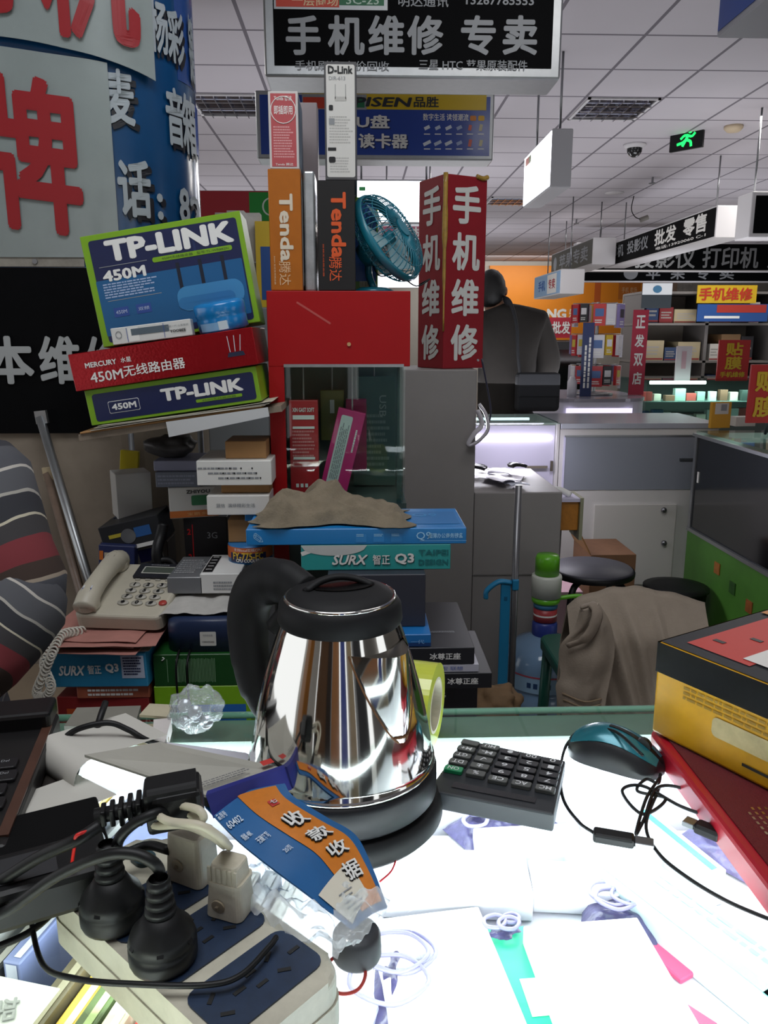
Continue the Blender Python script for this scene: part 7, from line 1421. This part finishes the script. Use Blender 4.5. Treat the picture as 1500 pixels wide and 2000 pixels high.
# seated person at the left edge in a striped jumper
def stripes(sc, name):
    m = bpy.data.materials.new(name); m.use_nodes = True; nt = m.node_tree; p = nt.nodes['Principled BSDF']; p.inputs['Roughness'].default_value = .9
    tc = nt.nodes.new('ShaderNodeTexCoord'); s = nt.nodes.new('ShaderNodeSeparateXYZ'); nt.links.new(tc.outputs['Object'], s.inputs[0])
    n = nt.nodes.new('ShaderNodeTexNoise'); n.inputs['Scale'].default_value = 6; nt.links.new(tc.outputs['Object'], n.inputs['Vector'])
    a = nt.nodes.new('ShaderNodeMath'); a.operation = 'MULTIPLY_ADD'; a.inputs[1].default_value = .05; nt.links.new(n.outputs['Fac'], a.inputs[0]); nt.links.new(s.outputs[2], a.inputs[2])
    f = nt.nodes.new('ShaderNodeMath'); f.operation = 'MULTIPLY'; f.inputs[1].default_value = sc; nt.links.new(a.outputs[0], f.inputs[0]); g = nt.nodes.new('ShaderNodeMath'); g.operation = 'FRACT'; nt.links.new(f.outputs[0], g.inputs[0])
    r = nt.nodes.new('ShaderNodeValToRGB'); r.color_ramp.interpolation = 'CONSTANT'; el = r.color_ramp.elements
    st = [(0, '#4e4f55'), (.12, '#b9b4ac'), (.135, '#54555a'), (.25, '#a8a49c'), (.262, '#33343a'), (.36, '#c4bda8'), (.372, '#3d3b3d'), (.46, '#7d3238'), (.58, '#43352f'), (.66, '#a89a8a'), (.672, '#54565e'), (.80, '#8d8a88'), (.812, '#5b5d66'), (.93, '#33343a')]
    el[0].position = 0; el[0].color = (*lin(st[0][1]), 1); el[1].position = st[1][0]; el[1].color = (*lin(st[1][1]), 1)
    for pos, c in st[2:]: e = el.new(pos); e.color = (*lin(c), 1)
    nt.links.new(g.outputs[0], r.inputs[0]); nt.links.new(r.outputs[0], p.inputs['Base Color']); return m
S1, S2 = stripes(3.4, 'striped_knit'), stripes(4.2, 'striped_sleeve_knit')
SPX, SPY = -.74, 1.13
t = thing('person', 'seated person in a striped grey and red jumper cut off by the frame edge', 'person', (SPX, SPY, 0))
o_ = Vector((SPX, SPY, 0)); sh, el, wr = atY(-75, 955, 1.12) - o_, atY(28, 1165, 1.08) - o_, atY(-75, 1330, .985) - o_
tw = lambda v: (v.x, v.y, v.z)
skin('body', [(0, 0, .50), (0, 0, .75), (0, 0, .98), (-.04, -.01, 1.10), (-.07, -.03, 1.20), (-.08, -.03, 1.28), tw(sh), tw(el), tw(wr), tw(wr + Vector((-.10, -.02, 0))), (-.18, 0, 1.02), (-.25, -.05, .80), (-.18, -.15, .70), (-.12, -.15, .70), (.09, -.02, .48), (-.3, .0, .50), (-.32, .0, .06), (-.09, -.02, .48), (-.35, -.1, .50), (-.36, -.1, .06)],
     [(0, 1), (1, 2), (2, 3), (3, 4), (4, 5), (2, 6), (6, 7), (7, 8), (8, 9), (2, 10), (10, 11), (11, 12), (12, 13), (0, 14), (14, 15), (15, 16), (0, 17), (17, 18), (18, 19)], [.11, .11, .11, .05, .075, .085, .045, .04, .032, .028, .05, .042, .034, .03, .07, .055, .04, .07, .055, .04], SKN, t)
skin('jumper', [(0, 0, .60), (.0, 0, .68), (0, 0, .86), (-.005, 0, 1.0), (-.04, -.01, 1.09), (-.18, 0, 1.02), (-.25, -.05, .80), (-.18, -.14, .71)], [(0, 1), (1, 2), (2, 3), (3, 4), (3, 5), (5, 6), (6, 7)], [(.22, .15), (.225, .155), (.225, .155), (.20, .15), (.07, .07), .085, .075, .06], S1, t)
def slv(a, c, prf, m):
    d = c - a; L = d.length; b = MB(); b.lathe([(r, q * L) for r, q in prf], m, 36); b.build('sleeve', t, M=Matrix.Translation(a) @ d.to_track_quat('Z', 'Y').to_matrix().to_4x4())
slv(sh, el, [(0, -.34), (.05, -.32), (.085, -.20), (.098, 0), (.088, .35), (.078, .7), (.076, 1.0), (.060, 1.18), (.03, 1.26), (0, 1.27)], S1)
slv(el, wr, [(0, -.36), (.04, -.33), (.066, -.18), (.078, .05), (.072, .45), (.062, .8), (.052, 1.0), (0, 1.01)], S2)
skin('trousers', [(0, 0, .50), (.09, -.02, .48), (-.3, .0, .50), (-.32, 0, .10), (-.09, -.02, .48), (-.35, -.1, .50), (-.36, -.1, .10)], [(0, 1), (1, 2), (2, 3), (0, 4), (4, 5), (5, 6)], [.14, .10, .08, .065, .10, .08, .065], TRS, t)
bm = bmesh.new(); bmesh.ops.create_icosphere(bm, subdivisions=3, radius=1)
for v in bm.verts: v.co = Vector((-.08 + v.co.x * .09, -.02 + v.co.y * .10, 1.27 + max(-.04, v.co.z * .10)))
b = MB(); b.bmadd(bm, HAIR, True); b.build('hair', t)
b = MB(); b.lathe([(0, .31), (.16, .31), (.165, .32), (.16, .335), (0, .336)], mat('#33333c', .5), 28)
for k in range(4): a = k * PI / 2 + .7; b.tube([(.10 * math.cos(a), .10 * math.sin(a), .31), (.15 * math.cos(a), .15 * math.sin(a), .012)], .012, BLKPL, n=1)
b.build('stool', loc=(SPX, 1.12, 0), label='dark round stool under the seated person in the striped jumper', category='stool')
